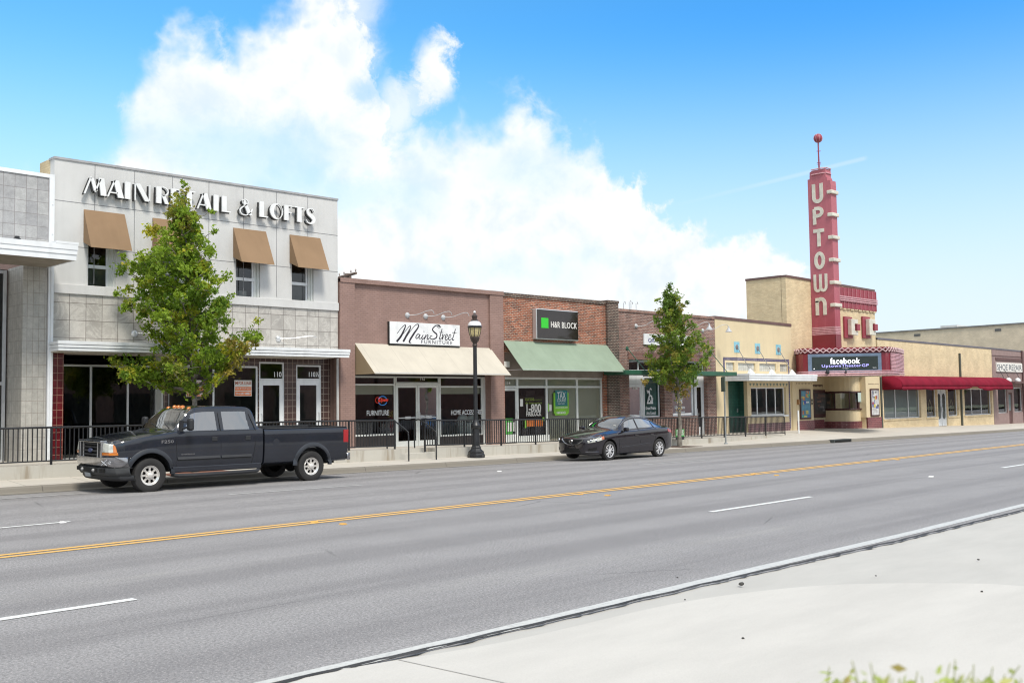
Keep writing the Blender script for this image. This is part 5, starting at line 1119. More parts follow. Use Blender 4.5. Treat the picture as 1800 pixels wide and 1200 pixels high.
# marquee: a wedge with a rounded nose
def at(px, dep, py=635):
    d = ray(px, py); f = _M[2]; return EYE+d*(dep/(d.dot(f)))
outl = [at(1396, 56.2), at(1399, 55.3), at(1405, 54.6), at(1412, 54.2), at(1420, 54.0), at(1549, 53.6), at(1557, 53.5), at(1564.5, 53.8), at(1572, 54.3), at(1578, 55.0), at(1583, 56.0), at(1586.5, 57.2)]
zM1 = at(1485, 53.8, 617).z; zM0 = at(1485, 53.8, 655.5).z
o2 = [(p.x, p.y) for p in outl]; i0 = 4; i1 = 5
back = [(outl[-1].x+1.2, D-.002), (o2[0][0]-.2, D-.002)]
mb = MB(); poly = o2+back; mb.prism([(x, y, zM0) for x, y in poly], (0, 0, zM1-zM0)); mq = mb.build('marquee', maroon, B)
def offs(P, d):   # push the outline outwards
    R_ = []
    for i, p in enumerate(P):
        a = Vector(P[max(i-1, 0)]); b = Vector(P[min(i+1, len(P)-1)]); t_ = (b-a).normalized(); R_.append((p[0]+t_.y*d, p[1]-t_.x*d))
    return R_
mb = MB()
for zz, r in ((zM0-.02, .05), (zM0+.09, .03), (zM0-.12, .03)):
    P = offs(o2, .05); mb.tube([(x, y, zz) for x, y in P], r, 6)
mb.build('lower_trim', pinktrim, mq)
mb = MB()
P = offs(o2, .06); 
def along(P, n):
    L = [0]
    for a, b in zip(P, P[1:]): L.append(L[-1]+(Vector(b)-Vector(a)).length)
    o = []
    for k in range(n+1):
        s = L[-1]*k/n; i = max(j for j in range(len(L)) if L[j] <= s+1e-9); i = min(i, len(P)-2); t_ = (s-L[i])/(L[i+1]-L[i]); o.append((lerp(P[i][0], P[i+1][0], t_), lerp(P[i][1], P[i+1][1], t_)))
    return o
Q = along(P, 34)
zc = zM1+.05
mb.tube([(x, y, zc+(.11 if k % 2 else -.11)) for k, (x, y) in enumerate(Q)], .035, 6); mb.tube([(x, y, zc+(-.11 if k % 2 else .11)) for k, (x, y) in enumerate(Q)], .035, 6)
mb.build('lattice_trim', pm('pale_rope_trim', (.52, .36, .37), .5), mq)
mb = MB(); P2 = offs(o2, .0); mb.grid(lambda i, t_: (P2[int(i)][0], P2[int(i)][1], lerp(zM1-.12, zM1+.2, t_)), list(range(len(P2))), [0, 1]); mb.build('crown_band', maroon, mq)
mb = MB(); P3 = offs(o2[7:], .05)
for k in range(13): zz = lerp(zM0+.12, zM1-.16, k/12); mb.tube([(x, y, zz) for x, y in P3], .034, 6)
mb.build('chrome_bars', pinktrim, mq)
A_, B_ = Vector(o2[4]), Vector(o2[5]); tdir = (B_-A_).normalized(); nrm = Vector((tdir.y, -tdir.x)); Lw = (B_-A_).length
def mp_(s, dz, off=0): q = A_+tdir*s+nrm*off; return Vector((q.x, q.y, dz))
mb = MB(); mb.hexa([mp_(0, zM0+.03), mp_(Lw, zM0+.03), mp_(Lw, zM0+.03, .06), mp_(0, zM0+.03, .06), mp_(0, zM1-.13), mp_(Lw, zM1-.13), mp_(Lw, zM1-.13, .06), mp_(0, zM1-.13, .06)]); mb.build('screen_surround', pm('slate_blue_enamel', (.13, .18, .26), .5), mq)
s0, s1 = Lw*.055, Lw*.95; e0, e1 = lerp(zM0, zM1-.13, .18)+.0, lerp(zM0, zM1-.13, .85)
mb = MB(); mb.hexa([mp_(s0, e0, .06), mp_(s1, e0, .06), mp_(s1, e0, .085), mp_(s0, e0, .085), mp_(s0, e1, .06), mp_(s1, e1, .06), mp_(s1, e1, .085), mp_(s0, e1, .085)]); mb.build('led_screen', pm('led_panel', (.02, .03, .028), .35), mq)
r3 = Vector((tdir.x, tdir.y, 0)); ss = s1-s0; eh = e1-e0
ledw = emit('white_leds', (.95, .95, 1), 1.0); ledb = emit('blue_violet_leds', (.45, .42, 1), .8)
mb = MB(); put_text(mb, 'facebook', mp_(s0+.275*ss, e0+.44*eh, .087), r3, (0, 0, 1), .455*ss, .46*eh, .006, .012, 0, 1.08); mb.build('screen_lettering', ledw, mq)
mb = MB(); put_text(mb, 'City Website', mp_(s0+.46*ss, e0+.07*eh, .087), r3, (0, 0, 1), .09*ss, .035*eh, .004); mb.build('screen_lettering', ledw, mq)
mb = MB(); put_text(mb, 'Uptown', mp_(s0+.92*ss, e0+.09*eh, .087), r3, (0, 0, 1), .055*ss, .05*eh, .004); mb.build('screen_lettering', ledw, mq)
mb = MB(); put_text(mb, 'UptownTheaterGP', mp_(s0+.145*ss, e0+.13*eh, .087), r3, (0, 0, 1), .715*ss, .28*eh, .006, .004, 0, 1.12); mb.build('screen_lettering', ledb, mq)
mb = MB(); mb.hexa([mp_(s0+.02*ss, e0+.06*eh, .086), mp_(s0+.035*ss, e0+.06*eh, .086), mp_(s0+.035*ss, e0+.06*eh, .09), mp_(s0+.02*ss, e0+.06*eh, .09), mp_(s0+.02*ss, e0+.12*eh, .086), mp_(s0+.035*ss, e0+.12*eh, .086), mp_(s0+.035*ss, e0+.12*eh, .09), mp_(s0+.02*ss, e0+.12*eh, .09)]); mb.build('indicator', ledw, mq)
for f in (.26, .51):
    mb = MB(); q = mp_(Lw*f, zM0+.06, .12); mb.ball(q, .11 if f < .3 else .06, 8); mb.build('floodlight', black, mq)
inner = [(lerp(x, 54.2, .07), lerp(y, D-1.2, .07)) for x, y in poly]
mb = MB(); mb.prism([(x, min(y, D-.01), zM0-.1) for x, y in inner], (0, 0, .098)); mb.build('soffit', soffit, mq)
# entrance recess
yr = D+1.5
mb = MB(); mb.quad((er0, D+.3, 0), (er0, yr+.5, 0), (er0, yr+.5, zent+.1), (er0, D+.3, zent+.1)); mb.quad((er1, D+.3, 0), (er1, yr, 0), (er1, yr, zent+.1), (er1, D+.3, zent+.1)); mb.quad((er0, D+.3, zent+.1), (er1, D+.3, zent+.1), (er1, yr+.6, zent+.1), (er0, yr+.6, zent+.1))
xbk = FX(1465, yr)
mb.quad((er0, yr+.5, 0), (xbk+.2, yr+.5, 0), (xbk+.2, yr+.5, zent+.1), (er0, yr+.5, zent+.1)); mb.build('entrance_wall', stucco_y, B)
# curved ticket booth
xbk -= .35
cb = [(xbk-.05, yr+.5)]+[(xbk+.02+(1.0-1.0*math.cos(R(90*k/8))), yr+.4-1.6*math.sin(R(90*k/8))) for k in range(9)]+[(er1-.3, yr-1.2), (er1, yr-1.2)]
def booth(z0, z1, off=0):
    mb = MB(); P = offs(cb, off); mb.grid(lambda i, t_: (P[int(i)][0], P[int(i)][1], lerp(z0, z1, t_)), list(range(len(P))), [0, 1]); return mb
zb1, zb2, zb3 = FZ(1493, 740, D+.8), FZ(1493, 719.5, D+.8), FZ(1493, 688.5, D+.8)
booth(0, zb1, .04).build('tile_base', maroontile, B)
booth(zb1, zb2).build('ticket_booth', stucco_y, B); booth(zb3, zent+.1).build('booth_fascia', stucco_y, B)
dm = pm('dark_maroon_frame', (.05, .012, .014), .5)
P = offs(cb, .03); mb = MB()
for zz in (zb2+.02, zb3-.02): mb.tube([(x, y, zz) for x, y in P], .06, 6)
for i in (1, 3, 6, 9, 10): mb.tube([(P[i][0], P[i][1], zb2), (P[i][0], P[i][1], zb3)], .04, 6)
mb.tube([(lerp(P[9][0], P[10][0], .5), P[9][1], zb2), (lerp(P[9][0], P[10][0], .5), P[9][1], zb3)], .04, 6)
bw = mb.build('booth_window', dm, B); booth(zb2, zb3, -.02).build('pane', glass, bw)
room(B, xbk+.1, er1-.05, zb2-.3, zb3+.3, yr+.45, yr+2.5, m=dark)
mb = MB(); q = P[10]; nx = FX(1508, yr-1.2); mb.box(nx-.15, nx+.25, yr-1.27, yr-1.26, zb2+.45, zb2+1.0); mb.build('booth_notice', pm('pale_teal_paper', (.5, .62, .6), .6), B)
def dots(xa, xb, y, z, n, r=.05):
    mb = MB()
    for k in range(n): x = lerp(xa, xb, (k+.5)/n); mb.prism([(x-r, y, z), (x+r, y, z), (x, y, z-r*1.6)], (0, .01, 0))
    mb.build('tile_dentils', dm, B)
dots(FX(1397.5), FX(1425.5), D-.075, FZ(1411, 673), 11, .045); dots(FX(1524), FX(1543), D-.075, FZ(1533, 674), 10, .045); dots(FX(1427, yr+.5), xbk, yr+.48, FZ(1446, 676, yr+.5), 8, .09)
# poster cases
def postercase(xa, xb, y, z0, z1, lab, pal, frame=dm, fw=.09, seed=1):
    t = thing('poster_case', lab, 'poster', (xa, y, z0)); mb = MB(); mb.box(xa, xb, y, y+.06, z0, z1); mb.build('case', frame, t, bevel=.01)
    rnd = random.Random(seed); mb = MB(); a, b, c, d = xa+fw, xb-fw, z0+fw, z1-fw; y2 = y-.004
    mb.box(a, b, y2, y-.001, c, d, 0)
    for k in range(16):
        u, v = rnd.random(), rnd.random(); ww, hh = rnd.uniform(.1, .4)*(b-a), rnd.uniform(.04, .15)*(d-c); x = lerp(a, b-ww, u); z = lerp(c, d-hh, v)
        mb.box(x, x+ww, y2-.0008*(k+1), y2-.0008*k, z, z+hh, rnd.randrange(1, len(pal)))
    mb.build('poster', [pm('print_%d_%d' % (seed, i), c_, .35, amt=.25, ns=4) for i, c_ in enumerate(pal)], t); return t
mb = MB(); mb.box(FX(1397.5), FX(1427), D-.07, D-.001, FZ(1412, 739), zent); mb.build('column_face', stucco_y, B)
mb = MB(); mb.box(FX(1520), FX(1545), D-.07, D+.5, FZ(1533, 733), zent); mb.build('column_face', stucco_y, B)
mb = MB(); mb.box(FX(1398), FX(1427.5), D-.09, D-.0005, 0, FZ(1412, 739)-.001); mb.box(FX(1521.5), FX(1546), D-.09, D-.0005, 0, FZ(1533, 733)-.001); mb.box(er0, xbk-.05, yr+.42, yr+.498, 0, FZ(1446, 737, yr+.5)); mb.build('tile_base', maroontile, B)
postercase(FX(1402.5), FX(1421), D-.14, FZ(1412, 736.5), FZ(1412, 684), 'blue and green event poster in a maroon case left of the theatre entrance', [(.05, .2, .3), (.03, .08, .35), (.05, .35, .22), (.6, .62, .6), (.45, .15, .05), (.5, .42, .1)], seed=3)
postercase(FX(1526.5), FX(1541.5), D-.14, FZ(1534, 731.5), FZ(1534, 683), 'white and yellow poster in a maroon case right of the ticket booth', [(.5, .5, .5), (.55, .45, .08), (.1, .12, .3), (.6, .6, .58), (.1, .1, .1), (.4, .06, .05)], seed=5)
postercase(FX(1428, yr+.4), FX(1462, yr+.4), yr+.36, FZ(1445, 733, yr+.5), FZ(1445, 685, yr+.5), 'large dark film poster inside the theatre entrance recess', [(.03, .028, .03), (.12, .06, .05), (.08, .045, .04), (.2, .1, .08), (.06, .06, .07), (.16, .15, .15)], fw=.2, seed=8)
mb = MB(); x = FX(1399.5); mb.box(x-.06, x+.1, D-.16, D-.091+.02, FZ(1400, 711), FZ(1400, 702)); mb.build('intercom', pm('brass_box', (.3, .15, .05), .4), B)
mb = MB(); x = FX(1424.5); mb.box(x-.05, x+.05, D-.1, D-.071, FZ(1424, 711), FZ(1424, 707)); mb.box(x-.05, x+.05, D-.1, D-.071, FZ(1424, 706), FZ(1424, 701)); mb.build('switch_plate', black, B)
mb = MB(); q = W(1404, 757, 26.9); mb.tube([(q.x, 26.9, zside(q.x, 26.9)-.02), (q.x, 26.9, W(1404, 721, 26.9).z)], .045, 8)
tag(mb.build('bollard', whitem), 'slim white post standing before the blue and green poster case', 'bollard')
mb = MB(); mb.box(FX(1390, D+.9), FX(1393, D+.9), D+.9, D+1.3, 5.6, 5.95); q = W(1380, 567, D+2)
mb = MB(); mb.hexa([(FX(1368, D+1.2), D+1, 5.4), (XT0-.02, D+1, 5.4), (XT0-.02, D+2, 5.4), (FX(1368, D+1.2), D+2, 5.4), (FX(1368, D+1.2), D+1, 5.98), (XT0-.02, D+1, 6.0), (XT0-.02, D+2, 6.1), (FX(1368, D+1.2), D+2, 6.05)]); tag(mb.build('roof_vent', alum), 'low sheet-metal roof unit beside the theatre side wall', 'roof vent')
# ================================================================== 8 awning shop
X0, X1 = FX(1545), FX(1745.5)
B = thing('brick_shop', 'buff brick shop with long crimson barrel awning right of the theatre', 'building', (X0, D, -.1))
zt = (FZ(1546, 594.5), FZ(1745, 612)); yf = D+.2
def Hh(a, b, t_, bt): return (FX(a), FX(b), FZ((a+b)/2, bt), FZ((a+b)/2, t_))
hs = [Hh(1553, 1618, 681, 735), Hh(1628, 1646.5, 682, 733), Hh(1666, 1684, 682, 731), Hh(1695, 1743, 683, 729)]
dd = (FX(1648), FX(1665), -.6, FZ(1656, 685))
mb = MB(); wall(mb, X0, X1, -1, zt, D, .22, hs+[dd]); mb.build('brick_wall', brick_y, B)
flashing(B, X0, X1+.02, zt[0]+.02, zt[1]+.02, D, pm('slate_flashing', (.12, .115, .14), .5), .1)
massing(B, X0+.01, X1-.01, zt[1]-.3, brick_y, roofm, 40)
frost = pm('frosted_panel', (.42, .46, .44), .5, amt=.05)
for i, h_ in enumerate(hs):
    window(B, *h_, D+.12, cols=[(0, .35, .7, 1), (0, 1), (0, 1), (0, .31, .66, 1)][i], fw=.06, fm=whitem, gm=glass)
    mb = MB(); mb.box(h_[0]-.1, h_[1]+.1, D-.05, D+.11, h_[2]-.1, h_[2]-.002); mb.build('sill', brick_y, B)
    if i == 0: mb = MB(); mb.box(h_[0]+.03, h_[1]-.03, D+.2, D+.215, h_[2], h_[3]); mb.build('window_blind', frost, B)
    else: room(B, h_[0]-.05, h_[1]+.05, h_[2]-.05, h_[3]+.05, D+.225, D+3.0, m=dark)
    if i in (1, 2): mb = MB(); cx = (h_[0]+h_[1])/2; stroke2d(mb, [(-.22, 0), (-.22, .45), (0, .8), (.22, .45), (.22, 0), (-.22, 0)], .04, (cx, D+.145, h_[2]+.35), (1, 0, 0), (0, 0, 1), .004); mb.build('window_emblem', pm('faint_gold', (.22, .2, .12), .5), B)
dw = pm('pale_grey_door', (.60, .63, .66), .45)
dz0 = zf(dd[0]); xm = (dd[0]+dd[1])/2
mb = MB(); mb.box(dd[0], dd[1], D+.1, D+.15, dz0, dd[3]); do = mb.build('door', dw, B)
mb = MB()
for a, b in ((dd[0]+.2, xm-.15), (xm+.15, dd[1]-.2)):
    r = (b-a)/2; c = (a+b)/2; za_, zb_2 = dz0+.45+r, dd[3]-.25-r
    mb.prism([(x, D+.085, z) for x, z in arc(c, zb_2, r, 0, 180, 8)+arc(c, za_, r, 180, 360, 8)], (0, .014, 0))
mb.build('pane', pm('dark_door_glass', (.04, .05, .05), .08), do)
mb = MB(); mb.box(xm-.015, xm+.015, D+.09, D+.1, dz0, dd[3]); mb.build('door_gap', dark, do)
for s in (-.05, .05): mb = MB(); mb.tube([(xm+s, D+.1, dz0+.95), (xm+s, D+.04, dz0+.97), (xm+s, D+.04, dz0+1.2), (xm+s, D+.1, dz0+1.22)], .015, 6); mb.build('handle', alum, do)
# barrel awning
Xa, Xb = FX(1551), W(1748, 662, D).x
zt_ = FZ(1640, 661.5); Yf = 26.95; zb_ = W(1680, 684, Yf).z+.18
n = 44
def bar(u, t_):
    X = lerp(Xa, Xb, u); a = R(90*t_); wv = .012*math.cos(2*math.pi*u*19)
    sagz = -.0; 
    v = 0.0
    return (X, D-.01-(D-Yf)*(math.sin(a)**.9)-wv, zb_+(zt_-zb_)*(math.cos(a)**.75 if t_ < 1 else 0)+.3*0)
mb = MB(); mb.grid(bar, frange(0, 1, 190), frange(0, 1, 10))
def val(u, t_):
    X = lerp(Xa, Xb, u); px_u = u
    lift = .22*math.exp(-((u-.615)/.055)**2)-.08*math.exp(-((u-.74)/.06)**2)
    return (X, Yf-.012*math.cos(2*math.pi*u*19)-.01, zb_-(.2-lift)*t_-.015*t_*math.sin(u*60))
mb.grid(val, frange(0, 1, 190), [0, .5, 1])
for X in (Xa, Xb):
    P = [(X, D-.01-(D-Yf)*(math.sin(R(90*k/10))**.9), zb_+(zt_-zb_)*(math.cos(R(90*k/10))**.75 if k < 10 else 0)) for k in range(11)]+[(X, Yf, zb_-.18), (X, D-.01, zb_-.18)]
    mb.add(P, [tuple(range(len(P)))], 1)
o = mb.build('barrel_awning', [red_f, red_f], B, smooth=30); s = o.modifiers.new('solid', 'SOLIDIFY'); s.thickness = .012
for px, ya in ((1547.5, 662), (1688.5, 621)):
    x = FX(px, py=700); mb = MB(); mb.box(x-.09, x+.07, D-.11, D-.002, -.7, FZ(px, ya)); mb.build('downpipe', pm('pipe_green_brown', (.07, .075, .06), .6), B, bevel=.01)
# ================================================================== 9 shoe repair shop
X0, X1 = FX(1746), FX(1797.5)
B = thing('shoe_repair_shop', 'mauve shopfront with white sign at the right edge', 'building', (X0, D, -.3))
mv = pm('dusty_mauve_paint', (.27, .19, .18), .8, amt=.08); mvd = pm('dark_mauve_trim', (.12, .065, .062), .7)
zt = (FZ(1746, 611.5), FZ(1797, 616.5))
hs = [Hh(1754, 1770.5, 680, 726), Hh(1782, 1797, 681, 724), (FX(1772.5), FX(1779), -.6, FZ(1776, 690))]
mb = MB(); wall(mb, X0+.002, X1, -1, zt, D, .2, hs); mb.build('wall', mv, B)
flashing(B, X0, X1+.02, zt[0], zt[1], D, bpy.data.materials['slate_flashing'], .08)
mb = MB(); mb.box(FX(1752), X1-.1, D-.06, D-.001, FZ(1775, 634), FZ(1775, 629.5)); mb.box(X0, X1, D-.03, D-.001, FZ(1770, 626.5), FZ(1770, 625.5)); mb.box(X1-.02, X1+.3, D-.1, D+.3, -1, zt[1]); mb.build('moulding', mvd, B)
for i, h_ in enumerate(hs[:2]): window(B, *h_, D+.1, fw=.07, fm=alum); room(B, h_[0]-.03, h_[1]+.03, h_[2], h_[3], D+.2, D+2.5, m=dark)
mb = MB(); mb.box(hs[2][0], hs[2][1], D+.1, D+.16, -.6, hs[2][3]); do = mb.build('door', mvd, B); mb = MB(); mb.box(hs[2][0]+.12, hs[2][1]-.12, D+.08, D+.099, zf(82)+1.0, hs[2][3]-.15); mb.build('pane', pm('pale_door_glass', (.2, .25, .26), .1), do)
massing(B, X0+.01, X1, zt[1]-.4, mv, roofm, 36)
mb = MB(); z = FZ(1775, 674); mb.box(X0+1.1, X1, D-1.2, D-.01, z, z+.12); mb.build('canopy', mvd, B)
for px in (1757, 1766, 1784): p = W(px, 650, D-.1); q = W(px+11, 668, D-1.0); mb = MB(); mb.tube([p, (q.x, D-1.0, z+.12)], .02, 6); mb.build('tie_rod', black, B)
for px in (1773, 1789): p = W(px, 669, D-1.0); mb = MB(); mb.ball((p.x, D-1.0, z+.2), .2, 10); mb.build('canopy_lamp', white, B, smooth=True)
YS = D-.08; a, b = W(1752, 645, YS), W(1797, 645, YS); z0, z1 = W(1774, 653.5, YS).z, W(1774, 637.5, YS).z
t = thing('shop_sign', 'white painted board reading SHOE REPAIR at the right edge', 'sign', (a.x, YS, z0)); mb = MB(); mb.box(a.x, b.x, YS, D-.002, z0, z1); mb.build('panel', offw, t)
mb = MB(); put_text(mb, 'SHOE REPAIR', (a.x+.1, YS, z0+.18*(z1-z0)), (1, 0, 0), (0, 0, 1), b.x-a.x-.25, .62*(z1-z0), .005, .0); mb.build('lettering', pm('slate_ink', (.05, .07, .1), .6), t)
X0b = X1+.31; mb = MB(); B2 = thing('end_shop', 'mauve shopfront cut off by the right edge of the picture', 'building', (X0b, D, -.4))
wall(mb, X0b, X0b+14, -1, FZ(1799, 618), D, .2, [(X0b+.8, X0b+5, 0, 2.2)]); mb.build('wall', mv, B2); window(B2, X0b+.8, X0b+5, 0, 2.2, D+.1, fm=alum); room(B2, X0b+.8, X0b+5, 0, 2.2, D+.2, D+3)
# ================================================================== 10 warehouse behind
Xw = 90.0
def onX(px, py, X=Xw): d = ray(px, py); return EYE+d*(X/d.x)
p0, p1 = onX(1545, 586), onX(1800, 569)
B = thing('warehouse', 'long windowless cream brick building rising behind the shops at right', 'building', (Xw, p1.y, 0))
ya, yb = p1.y-12, p0.y+8; za, zb_ = p1.z, p0.z
mb = MB(); mb.hexa([(Xw, ya, -1), (Xw+30, ya, -1), (Xw+30, yb, -1), (Xw, yb, -1), (Xw, ya, za+(za-zb_)*12/(p0.y-p1.y)), (Xw+30, ya, za+(za-zb_)*12/(p0.y-p1.y)), (Xw+30, yb, zb_), (Xw, yb, zb_)])
if ya < 29: ya = 29
mb = MB(); sl = (za-zb_)/(p0.y-p1.y); zza = zb_+sl*(p0.y-ya)
mb.hexa([(Xw, ya, -1), (Xw+30, ya, -1), (Xw+30, yb, -1), (Xw, yb, -1), (Xw, ya, zza), (Xw+30, ya, zza), (Xw+30, yb, zb_-sl*8), (Xw, yb, zb_-sl*8)]); mb.build('brick_wall', brick_cream, B)
mb = MB(); mb.hexa([(Xw-.08, ya, zza), (Xw+.4, ya, zza), (Xw+.4, yb, zb_-sl*8), (Xw-.08, yb, zb_-sl*8), (Xw-.08, ya, zza+.12), (Xw+.4, ya, zza+.12), (Xw+.4, yb, zb_-sl*8+.12), (Xw-.08, yb, zb_-sl*8+.12)]); mb.build('coping', pm('grey_coping', (.2, .2, .2), .6), B)
for a, b in ((1607, 1618), (1749, 1760)):
    u, v = onX(a, 592 if a < 1700 else 583), onX(b, 589.5 if a < 1700 else 580.5); mb = MB(); mb.box(Xw-.03, Xw+.001, v.y, u.y, v.z-.05, u.z+.25); mb.build('wall_vent', pm('vent_grey', (.12, .12, .12), .6), B)
u, v = onX(1657, 578), onX(1687, 575); mb = MB(); mb.box(Xw+1, Xw+4, v.y+.6, u.y+.6, u.z-.5, u.z+.35); tag(mb.build('roof_unit', alum), 'low grey ventilation unit on the cream building roof', 'roof vent')
# ------------------------------------------------------------------ railings
def railing(xa, xb, lab, posts=None, endcurve=None, ya=EDGE+.06):
    t = thing('railing', lab, 'railing', (xa, ya, zedge(xa)), group='black iron railings along the raised walk')
    H_ = .93; zt = lambda X: zedge(X)+H_; zb = lambda X: zedge(X)+.10
    n = max(1, round((xb-xa)/1.75)); px = posts or frange(xa, xb, n)
    xs = frange(xa, xb, max(2, int((xb-xa)/1.5)))
    pts = [(x, ya, zt(x)) for x in xs]
    if endcurve == 'r': pts = pts[:-1]+[(xb-.14, ya, zt(xb)), (xb-.04, ya, zt(xb)-.03), (xb, ya, zt(xb)-.13), (xb, ya, zedge(xb)-.02)]
    mb = MB(); mb.tube(pts, .026, 8); mb.build('handrail', black, t, smooth=True)
    mb = MB(); mb.tube([(x, ya, zb(x)) for x in xs], .02, 6); mb.build('bottom_rail', black, t)
    for x in px:
        if endcurve == 'r' and x == px[-1]: continue
        mb = MB(); mb.box(x-.024, x+.024, ya-.024, ya+.024, zedge(x)-.12, zt(x)); mb.build('post', black, t)
    for a, b in zip(px, px[1:]):
        mb = MB(); k = max(1, round((b-a)/.112))
        for i in range(1, k): x = lerp(a, b, i/k); mb.box(x-.011, x+.011, ya-.011, ya+.011, zb(x), zt(x)-.015)
        mb.build('balusters', black, t)
    return t
re0 = W(696, 790, EDGE).x; rs0 = W(742.5, 790, EDGE).x; rE = W(1381.5, 750, EDGE).x
railing(4.6, re0, 'black iron railing behind the pickup, left of the steps')
railing(W(749, 790, EDGE).x, rE, 'long black iron railing running right from the steps behind the sedan', endcurve='r')
def handrail(x0, lab):
    t = thing('handrail', lab, 'handrail', (x0, EDGE-.3, zlow(x0)), group='pair of handrails at the steps'); ya = EDGE+.1; zt = zedge(x0)+.93
    mb = MB(); mb.tube(bez([(x0, ya+.45, zedge(x0)), (x0, ya+.45, zt-.1), (x0, ya+.38, zt), (x0, ya+.1, zt), (x0+.02, ya-.55, zt-.33), (x0+.02, ya-.62, zt-.42), (x0+.02, ya-.64, zt-.6), (x0+.02, ya-.64, zlow(x0)-.02)], 4), .024, 8); mb.build('rail', black, t, smooth=True)
handrail(W(699, 790, EDGE).x, 'angled black handrail on the left side of the steps'); handrail(W(749, 790, EDGE).x-.04, 'angled black handrail on the right side of the steps')
# ------------------------------------------------------------------ street lamp
lx, ly_ = 24.3, 25.85
p = W(837, 803, 25.75); lx, ly_ = p.x, 25.75
zg = zside(lx, ly_); ztop = W(834, 547, ly_).z; Hh_ = ztop-zg
t = thing('street_lamp', 'black old-fashioned post lamp with glass lantern on the pavement', 'street lamp', (lx, ly_, zg))
s = Hh_/4.35
mb = MB(); mb.lathe([(.0001, 0), (.30, 0), (.30, .10), (.27, .13), (.27, .2), (.19, .27), (.17, .3), (.17, .35), (.135, .4)], 8, (lx, ly_, zg)); mb.lathe([(.135, .4), (.13, .8), (.125, .98), (.16, 1.02), (.165, 1.1), (.13, 1.16), (.11, 1.2), (.09, 1.28)], 14, (lx, ly_, zg)); mb.build('base', black, t, smooth=30)
mb = MB(); n = 16; prof = [(.075, 1.25), (.065, 3.32*s)]
mb.lathe(prof, n, (lx, ly_, zg)); mb.build('pole', black, t)
z0 = zg+3.3*s; z1 = ztop
L = z1-z0
mb = MB(); mb.lathe([(.07, 0), (.09, .02), (.09, .05), (.075, .07), (.08, .12), (.13, .18), (.165, .27), (.17, .31), (.15, .33)], 16, (lx, ly_, z0)); mb.build('collar', pm('brown_cast_iron', (.05, .035, .03), .45), t, smooth=True)
gl = pm('amber_lantern_glass', (.52, .44, .23), .25, amt=.2, ns=6)
mb = MB(); zl = z0+.33; mb.lathe([(.14, 0), (.17, .06), (.20, .18), (.215, .30), (.21, .34)], 8, (lx, ly_, zl)); mb.build('lantern_glass', gl, t)
mb = MB()
for k in range(8):
    a = 2*math.pi*k/8; mb.tube([(lx+r*math.cos(a), ly_+r*math.sin(a), zl+h) for r, h in [(.145, 0), (.175, .06), (.205, .18), (.22, .30), (.215, .34)]], .013, 5)
mb.build('lantern_ribs', bpy.data.materials['brown_cast_iron'], t)
zc = zl+.34
mb = MB(); mb.lathe([(.24, -.03), (.25, 0), (.24, .035)], 20, (lx, ly_, zc)); mb.build('lantern_rim', black, t)
mb = MB(); mb.lathe([(.238, .036), (.23, .09), (.20, .15), (.14, .19), (.11, .2)], 20, (lx, ly_, zc)); mb.build('white_dome', pm('milk_dome', (.72, .72, .74), .25), t, smooth=True)
q = zc+.2; Lr = max(.12, z1-q-.06)
mb = MB(); mb.lathe([(.12, 0), (.13, .03), (.08, .07), (.10, .14), (.105, .18), (.06, .22), (.03, .26), (.035, Lr)], 12, (lx, ly_, q)); mb.build('cap', bpy.data.materials['brown_cast_iron'], t, smooth=True); mb = MB(); mb.ball((lx, ly_, z1-.03), .045, 8); mb.build('finial', white, t)
# ------------------------------------------------------------------ sign post seen edge on
p = W(1276, 781, 25.3); zg = zside(p.x, 25.3); zp = W(1272, 662, 25.3).z; galv = pm('galvanised_steel', (.28, .30, .31), .5, metal=.4)
t = thing('sign_post', 'grey steel post with road signs seen from the back and edge on', 'road sign', (p.x, 25.3, zg))
mb = MB(); mb.tube([(p.x, 25.3, zg-.02), (p.x-.02, 25.3, zp)], .035, 8); mb.build('post', galv, t); mb = MB(); mb.lathe([(.09, 0), (.09, .03), (.05, .06)], 10, (p.x, 25.3, zg)); mb.build('foot', galv, t)
hs_ = W(1272, 662, 25.3).z-W(1272, 688, 25.3).z
mb = MB(); mb.hexa([(p.x-.25, 25.12, zp-hs_), (p.x-.22, 25.1, zp-hs_), (p.x+.28, 25.62, zp-hs_), (p.x+.25, 25.64, zp-hs_), (p.x-.25, 25.12, zp), (p.x-.22, 25.1, zp), (p.x+.28, 25.62, zp), (p.x+.25, 25.64, zp)]); mb.build('sign_plate', pm('sign_back', (.12, .15, .12), .55), t)
# yard sign
Yy = 26.0; a, b = W(1188, 765, Yy), W(1203, 765, Yy); z0, z1 = W(1195, 772.5, Yy).z, W(1195, 754, Yy).z; zg = zside(a.x, Yy)
t = thing('yard_sign', 'small green yard sign with white print on wire legs beside the smaller tree', 'yard sign', (a.x, Yy, zg))
mb = MB(); mb.box(a.x, b.x, Yy, Yy+.012, z0+.13, z1); mb.build('panel', pm('sign_green', (.03, .32, .05), .5), t); mb = MB(); mb.box(a.x, b.x, Yy, Yy+.012, z0, z0+.129); mb.build('lower_panel', black, t)
mb = MB(); w = b.x-a.x
for k, (s_, z) in enumerate((('START SAVING NOW', .86), ('CALL TODAY', .72), ('800-472-5625', .48))): put_text(mb, s_, (a.x+.08*w, Yy, lerp(z0, z1, z)-.03), (1, 0, 0), (0, 0, 1), .84*w, .07 if k < 2 else .1, .004, .02)
mb.build('lettering', offw, t); mb = MB(); mb.box(a.x+.55*w, a.x+.65*w, Yy-.003, Yy, z0+.03, z0+.1); mb.build('green_square', bpy.data.materials['sign_green'], t)
mb = MB()
for x in (a.x+.1, b.x-.1): mb.tube([(x, Yy+.02, zg-.1), (x, Yy+.02, z0+.2)], .006, 5)
mb.build('wire_legs', galv, t)
